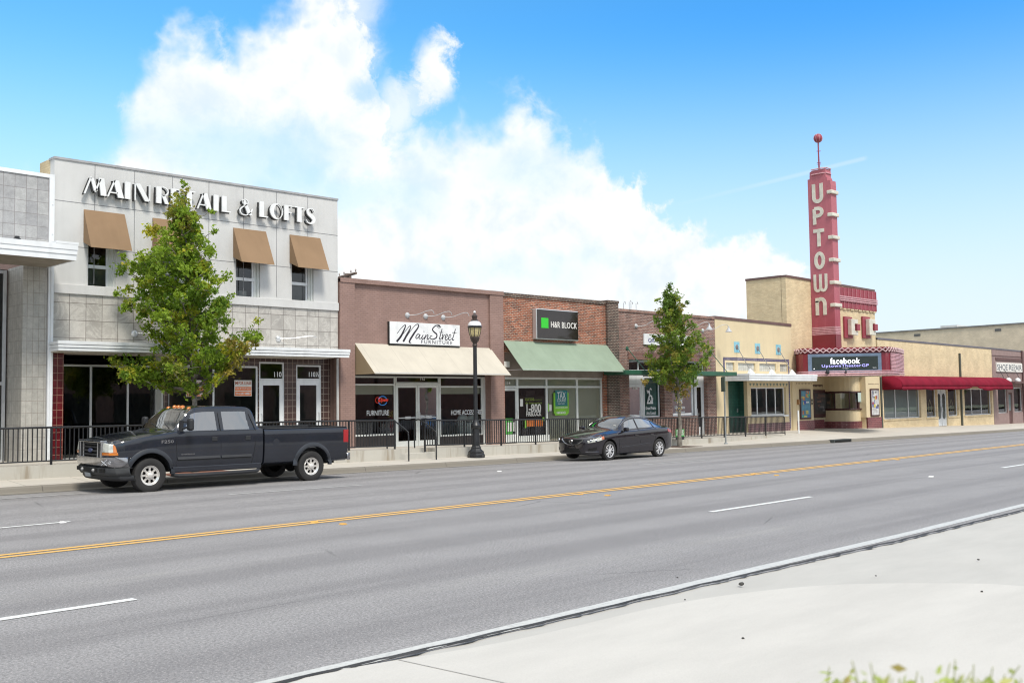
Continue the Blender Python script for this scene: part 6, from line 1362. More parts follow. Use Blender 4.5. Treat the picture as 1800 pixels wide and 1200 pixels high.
# ------------------------------------------------------------------ vehicles
paint_tr = pm('dark_blue_black_paint', (.014, .017, .026), .22, metal=.15, amt=.15, coat=.8, ns=1.5)
paint_cr = pm('black_purple_paint', (.013, .011, .016), .16, metal=.2, amt=.1, coat=1., ns=1.5)
plast = pm('black_plastic', (.022, .023, .026), .55, amt=.15); rubber = pm('tyre_rubber', (.022, .021, .021), .75, amt=.2, bump=.3)
chrome = pm('chrome', (.46, .46, .48), .2, metal=1., amt=.15, ns=5); alloy = pm('alloy_wheel', (.72, .72, .74), .32, metal=.35, amt=.05); hubm = pm('polished_hub', (.74, .71, .67), .25, metal=.55)
amber = pm('amber_lens', (.55, .17, .025), .15, coat=.5); redl = pm('red_lens', (.35, .01, .015), .12, coat=.5); lens = pm('clear_lens', (.50, .51, .47), .12, coat=.5, ns=8, amt=.25); voidm = pm('wheel_well_black', (.006, .006, .006), .9)
charc = pm('charcoal_flare', (.018, .021, .028), .4, amt=.1, coat=.3)
carglass = glassm('car_glass', (.20, .27, .26), 1.9, 3.6); winds = glassm('windscreen_glass', (.42, .5, .46), 1.7, 2.2)
def ringpts(P, x):
    w, zb, zm, zbelt, yg, zg_, yr, zr, zt = (sm(x, P[k]) if hasattr(P[k], '__len__') else P[k] for k in ('w', 'zb', 'zm', 'belt', 'yg', 'zg', 'yr', 'zr', 'zt'))
    zg_ = zbelt+zg_; yg = w*yg
    zr = min(zt-.004, zr+zt)
    if zr < zg_+.004: zr = zg_+.004
    if zt < zr+.002: zt = zr+.002
    c = [(0, zb), (w*.86, zb), (w*.965, zb+.05), (w, zm), (w*.99, lerp(zm, zbelt, .8)), (w*P['sh'], zbelt), (yg, zg_), (yr, zr), (yr*.9, lerp(zr, zt, .45)), (yr*.5, lerp(zr, zt, .88)), (0, zt)]
    out = []; segn = [2, 2, 3, 5, 3, 2, 7, 3, 4, 4]
    for i, n in enumerate(segn):
        p0, p1, p2, p3 = c[max(i-1, 0)], c[i], c[i+1], c[min(i+2, len(c)-1)]
        for k in range(n):
            t = k/n
            if i in (0, 1, 6): out.append((lerp(p1[0], p2[0], t), lerp(p1[1], p2[1], t)))
            else: out.append(tuple(.5*((2*p1[j])+(-p0[j]+p2[j])*t+(2*p0[j]-5*p1[j]+4*p2[j]-p3[j])*t*t+(-p0[j]+3*p1[j]-3*p2[j]+p3[j])*t**3) for j in (0, 1)))
    out.append(c[-1]); return out
SEG7, SEG8 = 2+2+3+5+3+2, 2+2+3+5+3+2+7     # first and last row of the side glass
def shell(P, x0, x1, step, glassrule, cutters, root, mats, names):
    n = int(round((x1-x0)/step)); xs = frange(x0, x1, n); mb = MB(); rings = [ringpts(P, x) for x in xs]; m = len(rings[0]); full = 2*m-2
    vs = []
    for x, r in zip(xs, rings):
        for (y, z) in r: vs.append((x, -y, z))
        for (y, z) in r[-2:0:-1]: vs.append((x, y, z))
    fs = []; mi = []
    for i in range(n):
        xm = (xs[i]+xs[i+1])/2
        for k in range(full):
            k2 = (k+1) % full; fs.append((i*full+k, (i+1)*full+k, (i+1)*full+k2, i*full+k2)); kk = k if k < m-1 else full-1-k
            mi.append(glassrule(xm, kk))
    fs += [tuple(range(full))[::-1], tuple(n*full+k for k in range(full))]; mi += [0, 0]
    mb.v = vs; mb.f = fs; mb.m = mi
    o = mb.build('shell', [m_ for m_ in mats], None)
    co = []
    for (cverts) in cutters:
        c = cverts.build('cut', [mats[-1]], None); c.data.materials.clear()
        for m_ in mats: c.data.materials.append(m_)
        for p_ in c.data.polygons: p_.material_index = len(mats)-1
        b = o.modifiers.new('b', 'BOOLEAN'); b.operation = 'DIFFERENCE'; b.object = c; b.solver = 'EXACT'; co.append(c)
    bpy.context.view_layer.update(); dg = bpy.context.evaluated_depsgraph_get(); me = bpy.data.meshes.new_from_object(o.evaluated_get(dg))
    for c in co+[o]: bpy.data.objects.remove(c)
    V = [v.co.copy() for v in me.vertices]; F = [(tuple(p_.vertices), p_.material_index) for p_ in me.polygons]
    objs = {}
    for k in range(len(mats)):
        sub = [f for f, i in F if i == k]
        if not sub: continue
        groups = [sub]
        if names[k] in ('window', 'windscreen', 'wheel_well'):      # every pane its own object
            par = {}
            def find(a):
                while par.setdefault(a, a) != a: a = par[a]
                return a
            for f in sub:
                for v in f[1:]: par[find(v)] = find(f[0])
            gs = {}
            for f in sub: gs.setdefault(find(f[0]), []).append(f)
            groups = list(gs.values())
        for sub in groups:
            if len(sub) < 3 and names[k] in ('window', 'windscreen'): continue
            idx = {}; vv = []
            for f in sub:
                for v in f:
                    if v not in idx: idx[v] = len(vv); vv.append(V[v])
            q = MB(); q.v = [tuple(v) for v in vv]; q.f = [tuple(idx[v] for v in f) for f in sub]; q.m = [0]*len(sub)
            ob = q.build(names[k], mats[k], root, smooth=32, local=True); objs.setdefault(names[k], []).append(ob)
    return objs
def sidey(P, x, z):
    r = ringpts(P, x); best = None
    for a, b in zip(r[3:SEG8+1], r[4:SEG8+2]):
        lo, hi = min(a[1], b[1]), max(a[1], b[1])
        if lo <= z <= hi and hi > lo: t = (z-a[1])/(b[1]-a[1]); return lerp(a[0], b[0], t)
    return r[10][0]
def seam(P, pts, root, side, r=.007, name='door_seam', m=None):
    mb = MB(); mb.tube([(x, side*(sidey(P, x, z)+.001), z) for x, z in pts], r, 5); return mb.build(name, m or voidm, root, local=True)
def wheel(root, x, y, z, r, wd, rr, style, side, steer=0):
    e = bpy.data.objects.new('wheel', None); COL.objects.link(e); e.parent = root; e.location = (x, y, z); e.rotation_euler = (0, 0, steer+(0 if side < 0 else math.pi)); e.empty_display_size = .1
    h = wd/2
    mb = MB(); mb.lathe([(rr, -h*.86), (rr+.02, -h*.97), (r*.86, -h), (r*.955, -h*.9), (r*.99, -h*.7), (r, -h*.3), (r, h*.3), (r*.99, h*.7), (r*.955, h*.9), (r*.86, h), (rr, h*.86)], 40, (0, 0, 0), 'y', cap=False); 
    n = 60
    for k in range(n):
        a = 2*math.pi*k/n
        if k % 2: continue
        for s_, o_ in ((-h*.75, 0), (h*.35, .05)): 
            ca, sa = math.cos(a+o_), math.sin(a+o_); mb.add([(r*1.003*math.cos(a+o_+d), yy, r*1.003*math.sin(a+o_+d)) for yy in (s_, s_+h*.4) for d in (-.02, .02)], [(0, 1, 3, 2)])
    mb.build('tyre', rubber, e, smooth=True, local=True)
    mb = MB(); mb.lathe([(rr*.93, -h*.55), (rr*.94, -h*.84), (rr, -h*.9), (rr*1.02, -h*.86)], 36, (0, 0, 0), 'y', cap=False); mb.build('rim', alloy if style == 'car' else hubm, e, smooth=True, local=True)
    mb = MB(); mb.lathe([(1e-5, -h*.35), (rr*.95, -h*.35)], 24, (0, 0, 0), 'y'); mb.build('brake_disc', voidm, e, local=True)
    mb = MB()
    if style == 'truck':
        mb.lathe([(rr*.93, -h*.80), (rr*.80, -h*.70), (rr*.78, -h*.5)], 32, (0, 0, 0), 'y', cap=False)
        for k in range(8):
            a = 2*math.pi*k/8; c_, s_ = math.cos(a), math.sin(a)
            pts = [(rr*.38, -.13), (rr*.6, -.09), (rr*.84, -.17), (rr*.84, .17), (rr*.6, .09), (rr*.38, .13)]
            pts = [(u, v*(rr/.28)*.38*1.6) for u, v in [(rr*.38, -.05), (rr*.6, -.038), (rr*.85, -.075), (rr*.85, .075), (rr*.6, .038), (rr*.38, .05)]]
            mb.prism([(u*c_-v*s_, -h*.66, u*s_+v*c_) for u, v in pts], (0, .03, 0))
        mb.lathe([(rr*.46, -h*.45), (rr*.45, -h*.72), (rr*.36, -h*.76), (rr*.3, -h*.76), (rr*.27, -h*1.0), (rr*.2, -h*1.08), (1e-5, -h*1.1)], 24, (0, 0, 0), 'y', cap=False)
        for k in range(8): a = 2*math.pi*(k+.5)/8; mb.lathe([(.016, -h*.78), (.016, -h*.86), (1e-5, -h*.88)], 6, (rr*.37*math.cos(a), 0, rr*.37*math.sin(a)), 'y')
    else:
        for k in range(5):
            for d in (-.2, .2):
                a = 2*math.pi*k/5+math.pi/2; a1 = a+d*.7; a2 = a+d*1.35
                pts = [(rr*.2*math.cos(a1-.25), rr*.2*math.sin(a1-.25)), (rr*.93*math.cos(a2-.075), rr*.93*math.sin(a2-.075)), (rr*.93*math.cos(a2+.075), rr*.93*math.sin(a2+.075)), (rr*.2*math.cos(a1+.25), rr*.2*math.sin(a1+.25))]
                mb.prism([(u, -h*.86, v) for u, v in pts], (0, .03, 0))
        mb.lathe([(rr*.25, -h*.6), (rr*.25, -h*.88), (rr*.15, -h*.93), (1e-5, -h*.94)], 18, (0, 0, 0), 'y', cap=False)
    mb.build('hubcap', hubm if style == 'truck' else alloy, e, smooth=30, local=True)
    return e
def flare(P, root, cx, cz, r, a0, a1, side, w=.10, out_=.035, m=None):
    mb = MB(); A = frange(a0, a1, 26); V = []
    for a in A:
        ca, sa = math.cos(R(a)), math.sin(R(a))
        row = []
        for (dr, o_) in ((0, -.05), (-.004, out_), (w*.4, out_), (w, .004), (w, -.02)):
            x, z = cx+(r+dr)*ca, cz+(r+dr)*sa; xx, zz = cx+(r+max(dr, .01))*ca, cz+(r+max(dr, .01))*sa
            row.append((x, side*(sidey(P, xx, max(zz, .5))+o_), z))
        V.append(row)
    vs = [p_ for r_ in V for p_ in r_]; fs = [(i*5+k, i*5+k+1, (i+1)*5+k+1, (i+1)*5+k) for i in range(len(A)-1) for k in range(4)]
    mb.add(vs, fs); return mb.build('wheel_flare', m or plast, root, smooth=True, local=True)
def cyl_cut(x, z, r, side, y0=.62):
    mb = MB(); mb.lathe([(1e-5, side*y0), (r, side*y0), (r, side*1.5), (1e-5, side*1.5)], 40, (x, 0, z), 'y'); return mb
# ---- pickup
TX, TY = 10.82, 23.52
zgT = (zroad(TX, TY-.9)+zroad(TX+4.4, TY-.9))/2-.0
TR = thing('pickup_truck', 'dark crew cab pickup truck parked at the kerb below the larger tree', 'pickup truck', (TX, TY, zgT+.008))
TR.rotation_euler = (R(1.0), R(.35), 0)
PT = dict(w=[(-.90, .78), (-.84, .84), (-.74, .89), (-.6, .945), (-.2, .975), (.8, .985), (2.92, .985)], zb=.50, zm=.86,
          belt=[(-.9, 1.10), (-.8, 1.14), (-.4, 1.22), (.3, 1.33), (.7, 1.37), (2.92, 1.385)], sh=.965, yg=.945, zg=.012,
          yr=[(-.9, .78), (.3, .80), (.62, .84), (1.1, .76), (2.6, .745), (2.92, .80)], zr=[(-.9, -.02), (.3, -.03), (.55, -.035), (1.05, -.06), (2.92, -.06)],
          zt=[(-.9, 1.15), (-.84, 1.19), (-.4, 1.285), (.1, 1.36), (.48, 1.405), (.56, 1.43), (.8, 1.66), (1.07, 1.90), (1.2, 1.945), (1.5, 1.965), (2.3, 1.965), (2.55, 1.95), (2.66, 1.91), (2.74, 1.82), (2.86, 1.48), (2.92, 1.41)])
def trule(x, k):
    if SEG7 <= k < SEG8:
        t = (k-SEG7+.5)/(SEG8-SEG7)
        if .05 < t < .90:
            if .80+.30*t < x < 1.68: return 1
            if 1.86 < x < 2.56-.06*t: return 1
    if k >= SEG8 and .58 < x < 1.10: return 2
    if k >= SEG8 and 2.77 < x < 2.88: return 1
    return 0
cuts = [cyl_cut(0, .42, .50, s_) for s_ in (-1, 1)]
ob = shell(PT, -.90, 2.92, .02, trule, cuts, TR, [paint_tr, carglass, winds, voidm], ['cab_body', 'window', 'windscreen', 'wheel_well'])
PB = dict(w=.985, zb=.50, zm=.86, belt=1.33, sh=.975, yg=.955, zg=.03, yr=.93, zr=-.004, zt=1.385)
cb_ = MB(); cb_.box(3.06, 5.44, -.80, .80, .85, 1.6)
shell(PB, 2.97, 5.50, .08, lambda x, k: 0, [cyl_cut(4.40, .42, .50, -1), cyl_cut(4.40, .42, .50, 1), cb_], TR, [paint_tr, plast], ['cargo_bed', 'bed_liner'])
def sub(name, m, fn, parent=TR, **k): mb = MB(); fn(mb); return mb.build(name, m, parent, local=True, **k)
for s_ in (-1, 1):
    flare(PT, TR, 0, .42, .495, -2, 172, s_, m=charc); flare(PB, TR, 4.40, .42, .495, 0, 178, s_, m=charc)
for cx in (0, 4.37):
    for s_ in (-1, 1): wheel(TR, cx, s_*.86, .395, .395, .25, .225, 'truck', s_)
sub('axle', voidm, lambda m: (m.tube([(0, -.75, .4), (0, .75, .4)], .06, 8), m.tube([(4.37, -.75, .4), (4.37, .75, .4)], .06, 8), m.ball((4.37, 0, .38), .17, 10), m.box(.3, 5.4, -.5, -.38, .42, .56), m.box(.3, 5.4, .38, .5, .42, .56)))
# grille and lamps
sub('grille', chrome, lambda m: (m.box(-1.0, -.86, -.61, -.53, .78, 1.20), m.box(-1.0, -.86, .53, .61, .78, 1.20), m.box(-1.01, -.86, -.6, .6, 1.15, 1.205), m.box(-1.01, -.86, -.6, .6, .765, .81), m.box(-.99, -.88, -.40, -.36, .80, 1.155), m.box(-.99, -.88, .36, .40, .80, 1.155)), bevel=.015)
gr = [c for c in TR.children if c.name.startswith('grille')][0]
sub('grille_mesh', voidm, lambda m: m.box(-.93, -.88, -.545, .545, .80, 1.155), gr)
sub('grille_bars', plast, lambda m: [m.box(-.985, -.93, -.36, .36, z, z+.035) for z in (.86, .945, 1.03, 1.10)]+[m.box(-.985, -.93, s_*.46-.04, s_*.46+.04, .82, 1.14) for s_ in (-1, 1)], gr)
sub('emblem', pm('emblem_blue', (.05, .06, .12), .3), lambda m: m.lathe([(1e-5, -1.0), (.085, -1.0), (.1, -.985), (.1, -.96)], 20, (0, 0, .97), 'x', sx=1.1, sy=.5), gr, smooth=True)
for s_ in (-1, 1):
    sub('headlight', lens, lambda m: (m.hexa([(-.975, s_*.61, .94), (-.935, s_*.86, .94), (-.80, s_*.86, .94), (-.84, s_*.61, .94), (-.955, s_*.61, 1.15), (-.915, s_*.84, 1.13), (-.80, s_*.84, 1.13), (-.84, s_*.61, 1.15)]), m.hexa([(-.935, s_*.861, .94), (-.845, s_*.905, .94), (-.80, s_*.86, .94), (-.85, s_*.80, .94), (-.915, s_*.841, 1.13), (-.845, s_*.875, 1.12), (-.80, s_*.84, 1.12), (-.85, s_*.80, 1.13)])), bevel=.012)
    sub('indicator', amber, lambda m: (m.hexa([(-.843, s_*.907, .94), (-.77, s_*.935, .94), (-.72, s_*.85, .94), (-.80, s_*.84, .94), (-.843, s_*.877, 1.12), (-.80, s_*.893, 1.08), (-.74, s_*.82, 1.08), (-.80, s_*.82, 1.12)]), m.hexa([(-.975, s_*.62, .875), (-.925, s_*.88, .875), (-.74, s_*.94, .875), (-.8, s_*.61, .875), (-.975, s_*.62, .935), (-.93, s_*.875, .935), (-.75, s_*.94, .935), (-.8, s_*.61, .935)])), bevel=.006)
    # bumper halves join at the middle
bp = [(-1.05, 0), (-1.045, .35), (-1.02, .60), (-.965, .80), (-.85, .95), (-.55, 1.005)]
def bumper(m, z0, z1, d=0):
    P = [(x+d, -y) for x, y in bp[::-1]]+[(x+d, y) for x, y in bp[1:]]
    N = len(P); vs = [(x+(.05 if zz == z0 else 0), y, zz) for zz in (z0, (z0+z1)/2, z1) for x, y in P]+[(x+.12, y*.93, z1) for x, y in P]
    m.add(vs, [(r_*N+i, r_*N+i+1, (r_+1)*N+i+1, (r_+1)*N+i) for r_ in range(3) for i in range(N-1)])
b1 = sub('front_bumper', chrome, lambda m: bumper(m, .60, .83), smooth=30)
b1.modifiers.new('s', 'SOLIDIFY').thickness = .02
b2 = sub('lower_valance', pm('grey_valance_plastic', (.05, .052, .055), .6, amt=.2), lambda m: bumper(m, .42, .595, .045), smooth=30); b2.modifiers.new('s', 'SOLIDIFY').thickness = .02
sub('air_dam', plast, lambda m: bumper(m, .30, .42, .15), smooth=30).modifiers.new('s', 'SOLIDIFY').thickness = .02
sub('bumper_opening', voidm, lambda m: (m.box(-1.02, -.96, -.42, .42, .49, .575), m.box(-.99, -.92, -.72, -.52, .49, .575), m.box(-.99, -.92, .52, .72, .49, .575)))
sub('tow_hook', pm('dull_steel', (.3, .3, .3), .5), lambda m: (m.ball((-1.03, -.30, .53), .04, 8), m.ball((-1.03, .30, .53), .04, 8)))
sub('bumper_sticker', pm('silver_sticker', (.5, .52, .55), .4), lambda m: (m.tube([(-1.03, -.72, .66), (-.97, -.86, .78)], .008, 5), m.tube([(-1.03, -.72, .76), (-.97, -.86, .66)], .008, 5), m.tube([(-.93+.0*p_[0], -.92-p_[0]*.8, .72+p_[1]) for p_ in arc(0, 0, .05, 20, 340, 12, .03)], .008, 5)))
sub('licence_plate', pm('plate_grey', (.3, .33, .36), .4), lambda m: m.hexa([(-1.0, -.05, .37), (-1.0, .2, .37), (-.97, .2, .37), (-.97, -.05, .37), (-1.025, -.05, .46), (-1.025, .2, .46), (-.99, .2, .46), (-.99, -.05, .46)]))
# cab lamps
for k, y in enumerate((-.52, -.2, 0, .2, .52)):
    z = sm(1.16, PT['zt'])-(.035 if abs(y) > .4 else .0); sub('marker_light', amber, lambda m: m.lathe([(.055, -.01), (.05, .03), (.03, .05), (1e-5, .055)], 10, (1.16, y, z-.01), sx=1.1, sy=.8), smooth=True)
for s_ in (-1, 1):
    seam(PT, [(.64, .56), (.64, .8), (.62, 1.1), (.66, 1.375)], TR, s_); seam(PT, [(1.77, .56), (1.77, 1.0), (1.77, 1.375), (1.76, 1.80)], TR, s_); seam(PT, [(2.62, .56), (2.66, .75), (2.70, 1.0), (2.72, 1.375), (2.60, 1.78)], TR, s_)
    seam(PT, [(.66+.05*k, 1.372) for k in range(42)], TR, s_, .006, 'belt_line', plast)
    for (xa, xb, PP) in ((.66, 1.75, PT), (1.79, 2.60, PT)):
        mm = MB(); mm.hexa([(xa, s_*.985, .70), (xb, s_*.985, .70), (xb, s_*.975, .70), (xa, s_*.975, .70), (xa, s_*1.005, .73), (xb, s_*1.005, .73), (xb, s_*.98, .79), (xa, s_*.98, .79)]); mm.build('rub_strip', plast, TR, local=True)
    for x in (1.60, 2.50):
        y = s_*(sidey(PT, x, 1.2)+.0); sub('door_handle', plast, lambda m: m.box(x-.07, x+.07, y-.015, y+.015, 1.13, 1.23), bevel=.01)
    rb = sub('running_board', plast, lambda m: m.tube([(.56, s_*.9, .38), (.66, s_*1.03, .36), (1.0, s_*1.06, .355), (2.4, s_*1.06, .365), (2.72, s_*1.04, .37), (2.84, s_*.92, .39)], .045, 8), smooth=True)
    sub('rocker_panel', paint_tr, lambda m: m.box(.55, 2.90, s_*.93-.03, s_*.93+.03, .42, .56), bevel=.02)
    # mirrors
    mr = sub('wing_mirror', plast, lambda m: m.box(.80, .93, s_*1.17-.10, s_*1.17+.10, 1.40, 1.69), bevel=.055)
    sub('mirror_arm', plast, lambda m: (m.tube([(.78, s_*.95, 1.44), (.86, s_*1.15, 1.50)], .022, 6), m.tube([(.80, s_*.92, 1.60), (.86, s_*1.15, 1.60)], .022, 6), m.box(.72, .80, s_*.93-.03, s_*.93+.03, 1.38, 1.64)), mr)
    sub('tail_light', redl, lambda m: m.box(5.36, 5.515, s_*.94-.04, s_*.985, .98, 1.32), bevel=.012)
    sub('fuel_flap', paint_tr, lambda m: m.lathe([(.09, s_*.9815), (.09, s_*.989), (1e-5, s_*.989)], 20, (3.3, 0, 1.05), 'y')) if s_ < 0 else None
put = MB(); put_text(put, 'F250', (.25, -.978, 1.12), (1, 0, 0), (0, 0, 1), .30, .07, .012, .02); put.build('badge', chrome, TR, local=True)
put = MB(); put_text(put, 'POWERSTROKE V8', (.74, -.987, .83), (1, 0, 0), (0, 0, 1), .34, .03, .006, .02); put.build('badge', chrome, TR, local=True)
sub('tailgate', paint_tr, lambda m: m.box(5.50, 5.53, -.78, .78, .66, 1.38), bevel=.01)
rbm = [(5.48, .99), (5.60, .96), (5.68, .7), (5.68, 0)]
def rbump(m):
    P = [(x, -y) for x, y in rbm]+[(x, y) for x, y in rbm[-2::-1]]; N = len(P); m.add([(x, y, zz) for zz in (.52, .70) for x, y in P]+[(5.45, y*.95, .70) for x, y in P], [(r_*N+i, r_*N+i+1, (r_+1)*N+i+1, (r_+1)*N+i) for r_ in range(2) for i in range(N-1)])
sub('rear_bumper', chrome, rbump, smooth=30).modifiers.new('s', 'SOLIDIFY').thickness = .02
sub('tow_hitch', voidm, lambda m: m.box(5.3, 5.62, -.06, .06, .38, .46))
sub('bed_rail_cap', plast, lambda m: (m.box(2.99, 5.49, -.95, -.80, 1.383, 1.40), m.box(2.99, 5.49, .80, .95, 1.383, 1.40), m.box(5.44, 5.53, -.8, .8, 1.383, 1.398)), bevel=.006)
sub('wiper', plast, lambda m: (m.tube([(.60, -.62, 1.46), (.74, -.08, 1.575)], .012, 5), m.tube([(.60, 0, 1.47), (.72, .55, 1.555)], .012, 5)))
seatm = pm('grey_cloth_seat', (.07, .07, .075), .9)
for (sx, n_) in ((1.45, 2), (2.35, 3)):
    for k in range(n_):
        y = lerp(-.42, .42, k/(n_-1)); sub('seat', seatm, lambda m: (m.box(sx-.25, sx+.25, y-.22, y+.22, .75, 1.0), m.box(sx+.15, sx+.3, y-.22, y+.22, .95, 1.5), m.box(sx+.17, sx+.27, y-.12, y+.12, 1.52, 1.72)), bevel=.03)
sub('dashboard', plast, lambda m: m.box(.62, .95, -.8, .8, 1.0, 1.34), bevel=.05); sub('steering_wheel', plast, lambda m: m.tube([(1.08+.05*p_[1], -.4+p_[0], 1.33+p_[1]) for p_ in arc(0, 0, .18, 0, 345, 20)], .015, 6, closed=True))
# ---- sedan
CX = G(1070, 804, -.05).x; CY = 23.12; nearw = .79
q = W(1070, 788, CY-.83); CX = q.x
zgC = zroad(CX+1.4, CY-.75)
CR = thing('sedan', 'glossy black four-door sedan parked beside the smaller tree', 'car', (CX, CY, zgC+.006)); CR.rotation_euler = (R(.8), R(.25), 0); CR.scale = (1.0, 1.0, 1.02)
PC = dict(w=[(-.97, .25), (-.95, .40), (-.90, .58), (-.82, .71), (-.7, .795), (-.5, .865), (-.1, .89), (1, .897), (2.6, .893), (3.2, .87), (3.55, .80), (3.75, .70), (3.83, .55), (3.86, .40)],
          zb=[(-.97, .36), (-.9, .24), (-.6, .19), (.4, .19), (2.4, .19), (3.3, .23), (3.7, .30), (3.86, .42)], zm=[(-.97, .52), (-.5, .58), (1, .60), (3.86, .62)],
          belt=[(-.97, .58), (-.93, .63), (-.8, .71), (-.5, .80), (0, .875), (.6, .93), (1.6, .965), (2.6, 1.0), (3.1, 1.015), (3.5, .99), (3.75, .93), (3.86, .80)], sh=.94, yg=.905, zg=.012,
          yr=[(-.97, .30), (-.8, .52), (-.3, .62), (.3, .68), (.6, .69), (1.15, .585), (1.7, .555), (2.3, .55), (2.8, .58), (3.15, .62), (3.6, .58), (3.86, .3)],
          zr=[(-.97, -.012), (-.3, -.03), (.3, -.045), (.8, -.06), (1.4, -.065), (2.3, -.065), (3.0, -.035), (3.86, -.02)],
          zt=[(-.97, .60), (-.94, .66), (-.86, .735), (-.6, .83), (-.2, .925), (.2, .99), (.42, 1.02), (.52, 1.05), (.9, 1.27), (1.15, 1.385), (1.4, 1.445), (1.7, 1.468), (2.0, 1.46), (2.35, 1.41), (2.75, 1.27), (3.1, 1.13), (3.25, 1.10), (3.5, 1.085), (3.72, 1.06), (3.8, .98), (3.86, .86)])
def crule(x, k):
    if SEG7 <= k < SEG8:
        t = (k-SEG7+.5)/(SEG8-SEG7)
        if .10 < t < .86:
            if .80+.28*t < x < 1.60: return 1
            if 1.68 < x < 2.52: return 1
            if 2.57 < x < 2.98-.40*t: return 1
    if k >= SEG8+1 and .55 < x < 1.22: return 2
    if k >= SEG8+1 and 2.36 < x < 3.02: return 1
    return 0
shell(PC, -.97, 3.86, .0225, crule, [cyl_cut(0, .335, .385, -1, .6), cyl_cut(0, .335, .385, 1, .6), cyl_cut(2.776, .335, .385, -1, .6), cyl_cut(2.776, .335, .385, 1, .6)], CR, [paint_cr, carglass, winds, voidm], ['body', 'window', 'windscreen', 'wheel_well'])
for cx in (0, 2.776):
    for s_ in (-1, 1): wheel(CR, cx, s_*.785, .325, .325, .21, .215, 'car', s_)
sc_ = lambda name, m, fn, **k: sub(name, m, fn, CR, **k)
for s_ in (-1, 1):
    seam(PC, [(.52, .26), (.50, .5), (.47, .75), (.50, .92)], CR, s_, .006); seam(PC, [(1.64, .26), (1.64, .6), (1.64, .955), (1.64, 1.32)], CR, s_, .006); seam(PC, [(2.36, .32), (2.44, .55), (2.56, .8), (2.60, .99), (2.5, 1.2)], CR, s_, .006)
    seam(PC, [(.50+.05*k, sm(.5+.05*k, PC['belt'])+.008) for k in range(50)], CR, s_, .008, 'window_trim', chrome)
    mm = MB(); top = [(.72, 1.02), (.9, 1.13), (1.1, 1.26), (1.3, 1.335), (1.6, 1.375), (2.0, 1.375), (2.35, 1.32), (2.7, 1.19), (2.95, 1.06)]
    mm.tube([(x, s_*(sm(x, PC['yr'])+.012), sm(x, PC['zt'])+sm(x, PC['zr'])-.0) for x in frange(.75, 2.95, 30)], .010, 5); mm.build('window_trim', chrome, CR, local=True)
    seam(PC, [(.62+.05*k, .42+.003*k) for k in range(34)], CR, s_, .010, 'side_moulding', pm('dark_moulding', (.03, .03, .035), .3))
    for x in (1.42, 2.30): y = s_*(sidey(PC, x, .80)+.012); sc_('door_handle', paint_cr, lambda m: m.box(x-.09, x+.09, y-.014, y+.014, .79, .825), bevel=.012)
    mr = sc_('wing_mirror', paint_cr, lambda m: m.box(.66, .80, s_*1.0-.11, s_*1.0+.10, .95, 1.09), bevel=.05)
    sub('mirror_arm', plast, lambda m: m.box(.68, .76, s_*.88-.04, s_*.88+.06, .93, .98), mr)
    # wrap-round headlamp following the wing
    def lamp(m, xa, xb, za, zb2, zc_, zd_, off, ya=None):
        n = 10; V = []
        for i in range(n+1):
            x = lerp(xa, xb, i/n); z0_ = lerp(za, zb2, i/n); z1_ = lerp(zc_, zd_, i/n)
            for j in range(4): z = lerp(z0_, z1_, j/3); V.append((x-.004, s_*(sidey(PC, x, z)+off), z))
        m.add(V, [(i*4+j, i*4+j+1, (i+1)*4+j+1, (i+1)*4+j) for i in range(n) for j in range(3)])
    hl = sc_('headlight', lens, lambda m: lamp(m, -.87, -.30, .60, .71, .67, .865, .006), smooth=True)
    sub('indicator', pm('orange_reflector', (.5, .16, .08), .2), lambda m: lamp(m, -.41, -.30, .70, .72, .825, .86, .011), hl)
    sub('projector', pm('lamp_inner', (.2, .22, .25), .1, metal=.6), lambda m: [m.ball((x, s_*(sidey(PC, x, .67)-.015), .675), .045, 10) for x in (-.8, -.64)], hl)
    sc_('tail_light', redl, lambda m: lamp(m, 3.30, 3.80, .88, .80, .985, .90, .008), smooth=True)
    sc_('fog_lamp_recess', voidm, lambda m: lamp(m, -.86, -.62, .34, .38, .42, .47, .006))
    sc_('lower_trim', chrome, lambda m: m.tube([(x, s_*(sidey(PC, x, .315)+.004), .315) for x in frange(-.9, -.55, 6)], .006, 4))
# grille, lower intake, badge
gz = lambda y: .0
def front(m, z0, z1, yw, d, n=12, dz=0):
    V = []
    for i in range(n+1):
        y = lerp(-yw, yw, i/n); c = (abs(y)/.9)
        for j in range(5):
            z = lerp(z0+dz*c, z1, j/4)
            x = -.992+.19*(abs(y)/.7)**2.2+.06*max(0, (z-.55)/.25)-d
            V.append((x, y, z))
    m.add(V, [(i*5+j, i*5+j+1, (i+1)*5+j+1, (i+1)*5+j) for i in range(n) for j in range(4)])
sc_('nose_panel', paint_cr, lambda m: front(m, .27, .72, .62, -.015), smooth=True)
sc_('lower_intake', voidm, lambda m: front(m, .27, .42, .42, .002)); gm_ = sc_('grille', voidm, lambda m: front(m, .53, .71, .44, .004, dz=.16))
sub('grille_bars', plast, lambda m: [m.tube([(-1.005+.19*(abs(y)/.7)**2.2+.06*max(0, (z-.55)/.25), y, z) for y in frange(-.42+(.7-z)*.6, .42-(.7-z)*.6, 10)], .008, 5) for z in (.60, .635, .67)], gm_)
sub('grille_surround', chrome, lambda m: m.tube([(-1.01+.19*(abs(y)/.7)**2.2+.03*(z-.53)/.2, y, z) for y, z in [(-.46, .725), (-.44, .66), (-.30, .575), (-.14, .535), (0, .53), (.14, .535), (.30, .575), (.44, .66), (.46, .725)]], .020, 6), gm_, smooth=True)
sub('emblem', chrome, lambda m: (m.tube([(-1.0, p_[0], .635+p_[1]) for p_ in arc(0, 0, .06, 0, 345, 18)], .012, 5, closed=True), m.box(-1.02, -.99, -.075, .075, .625, .647)), gm_)
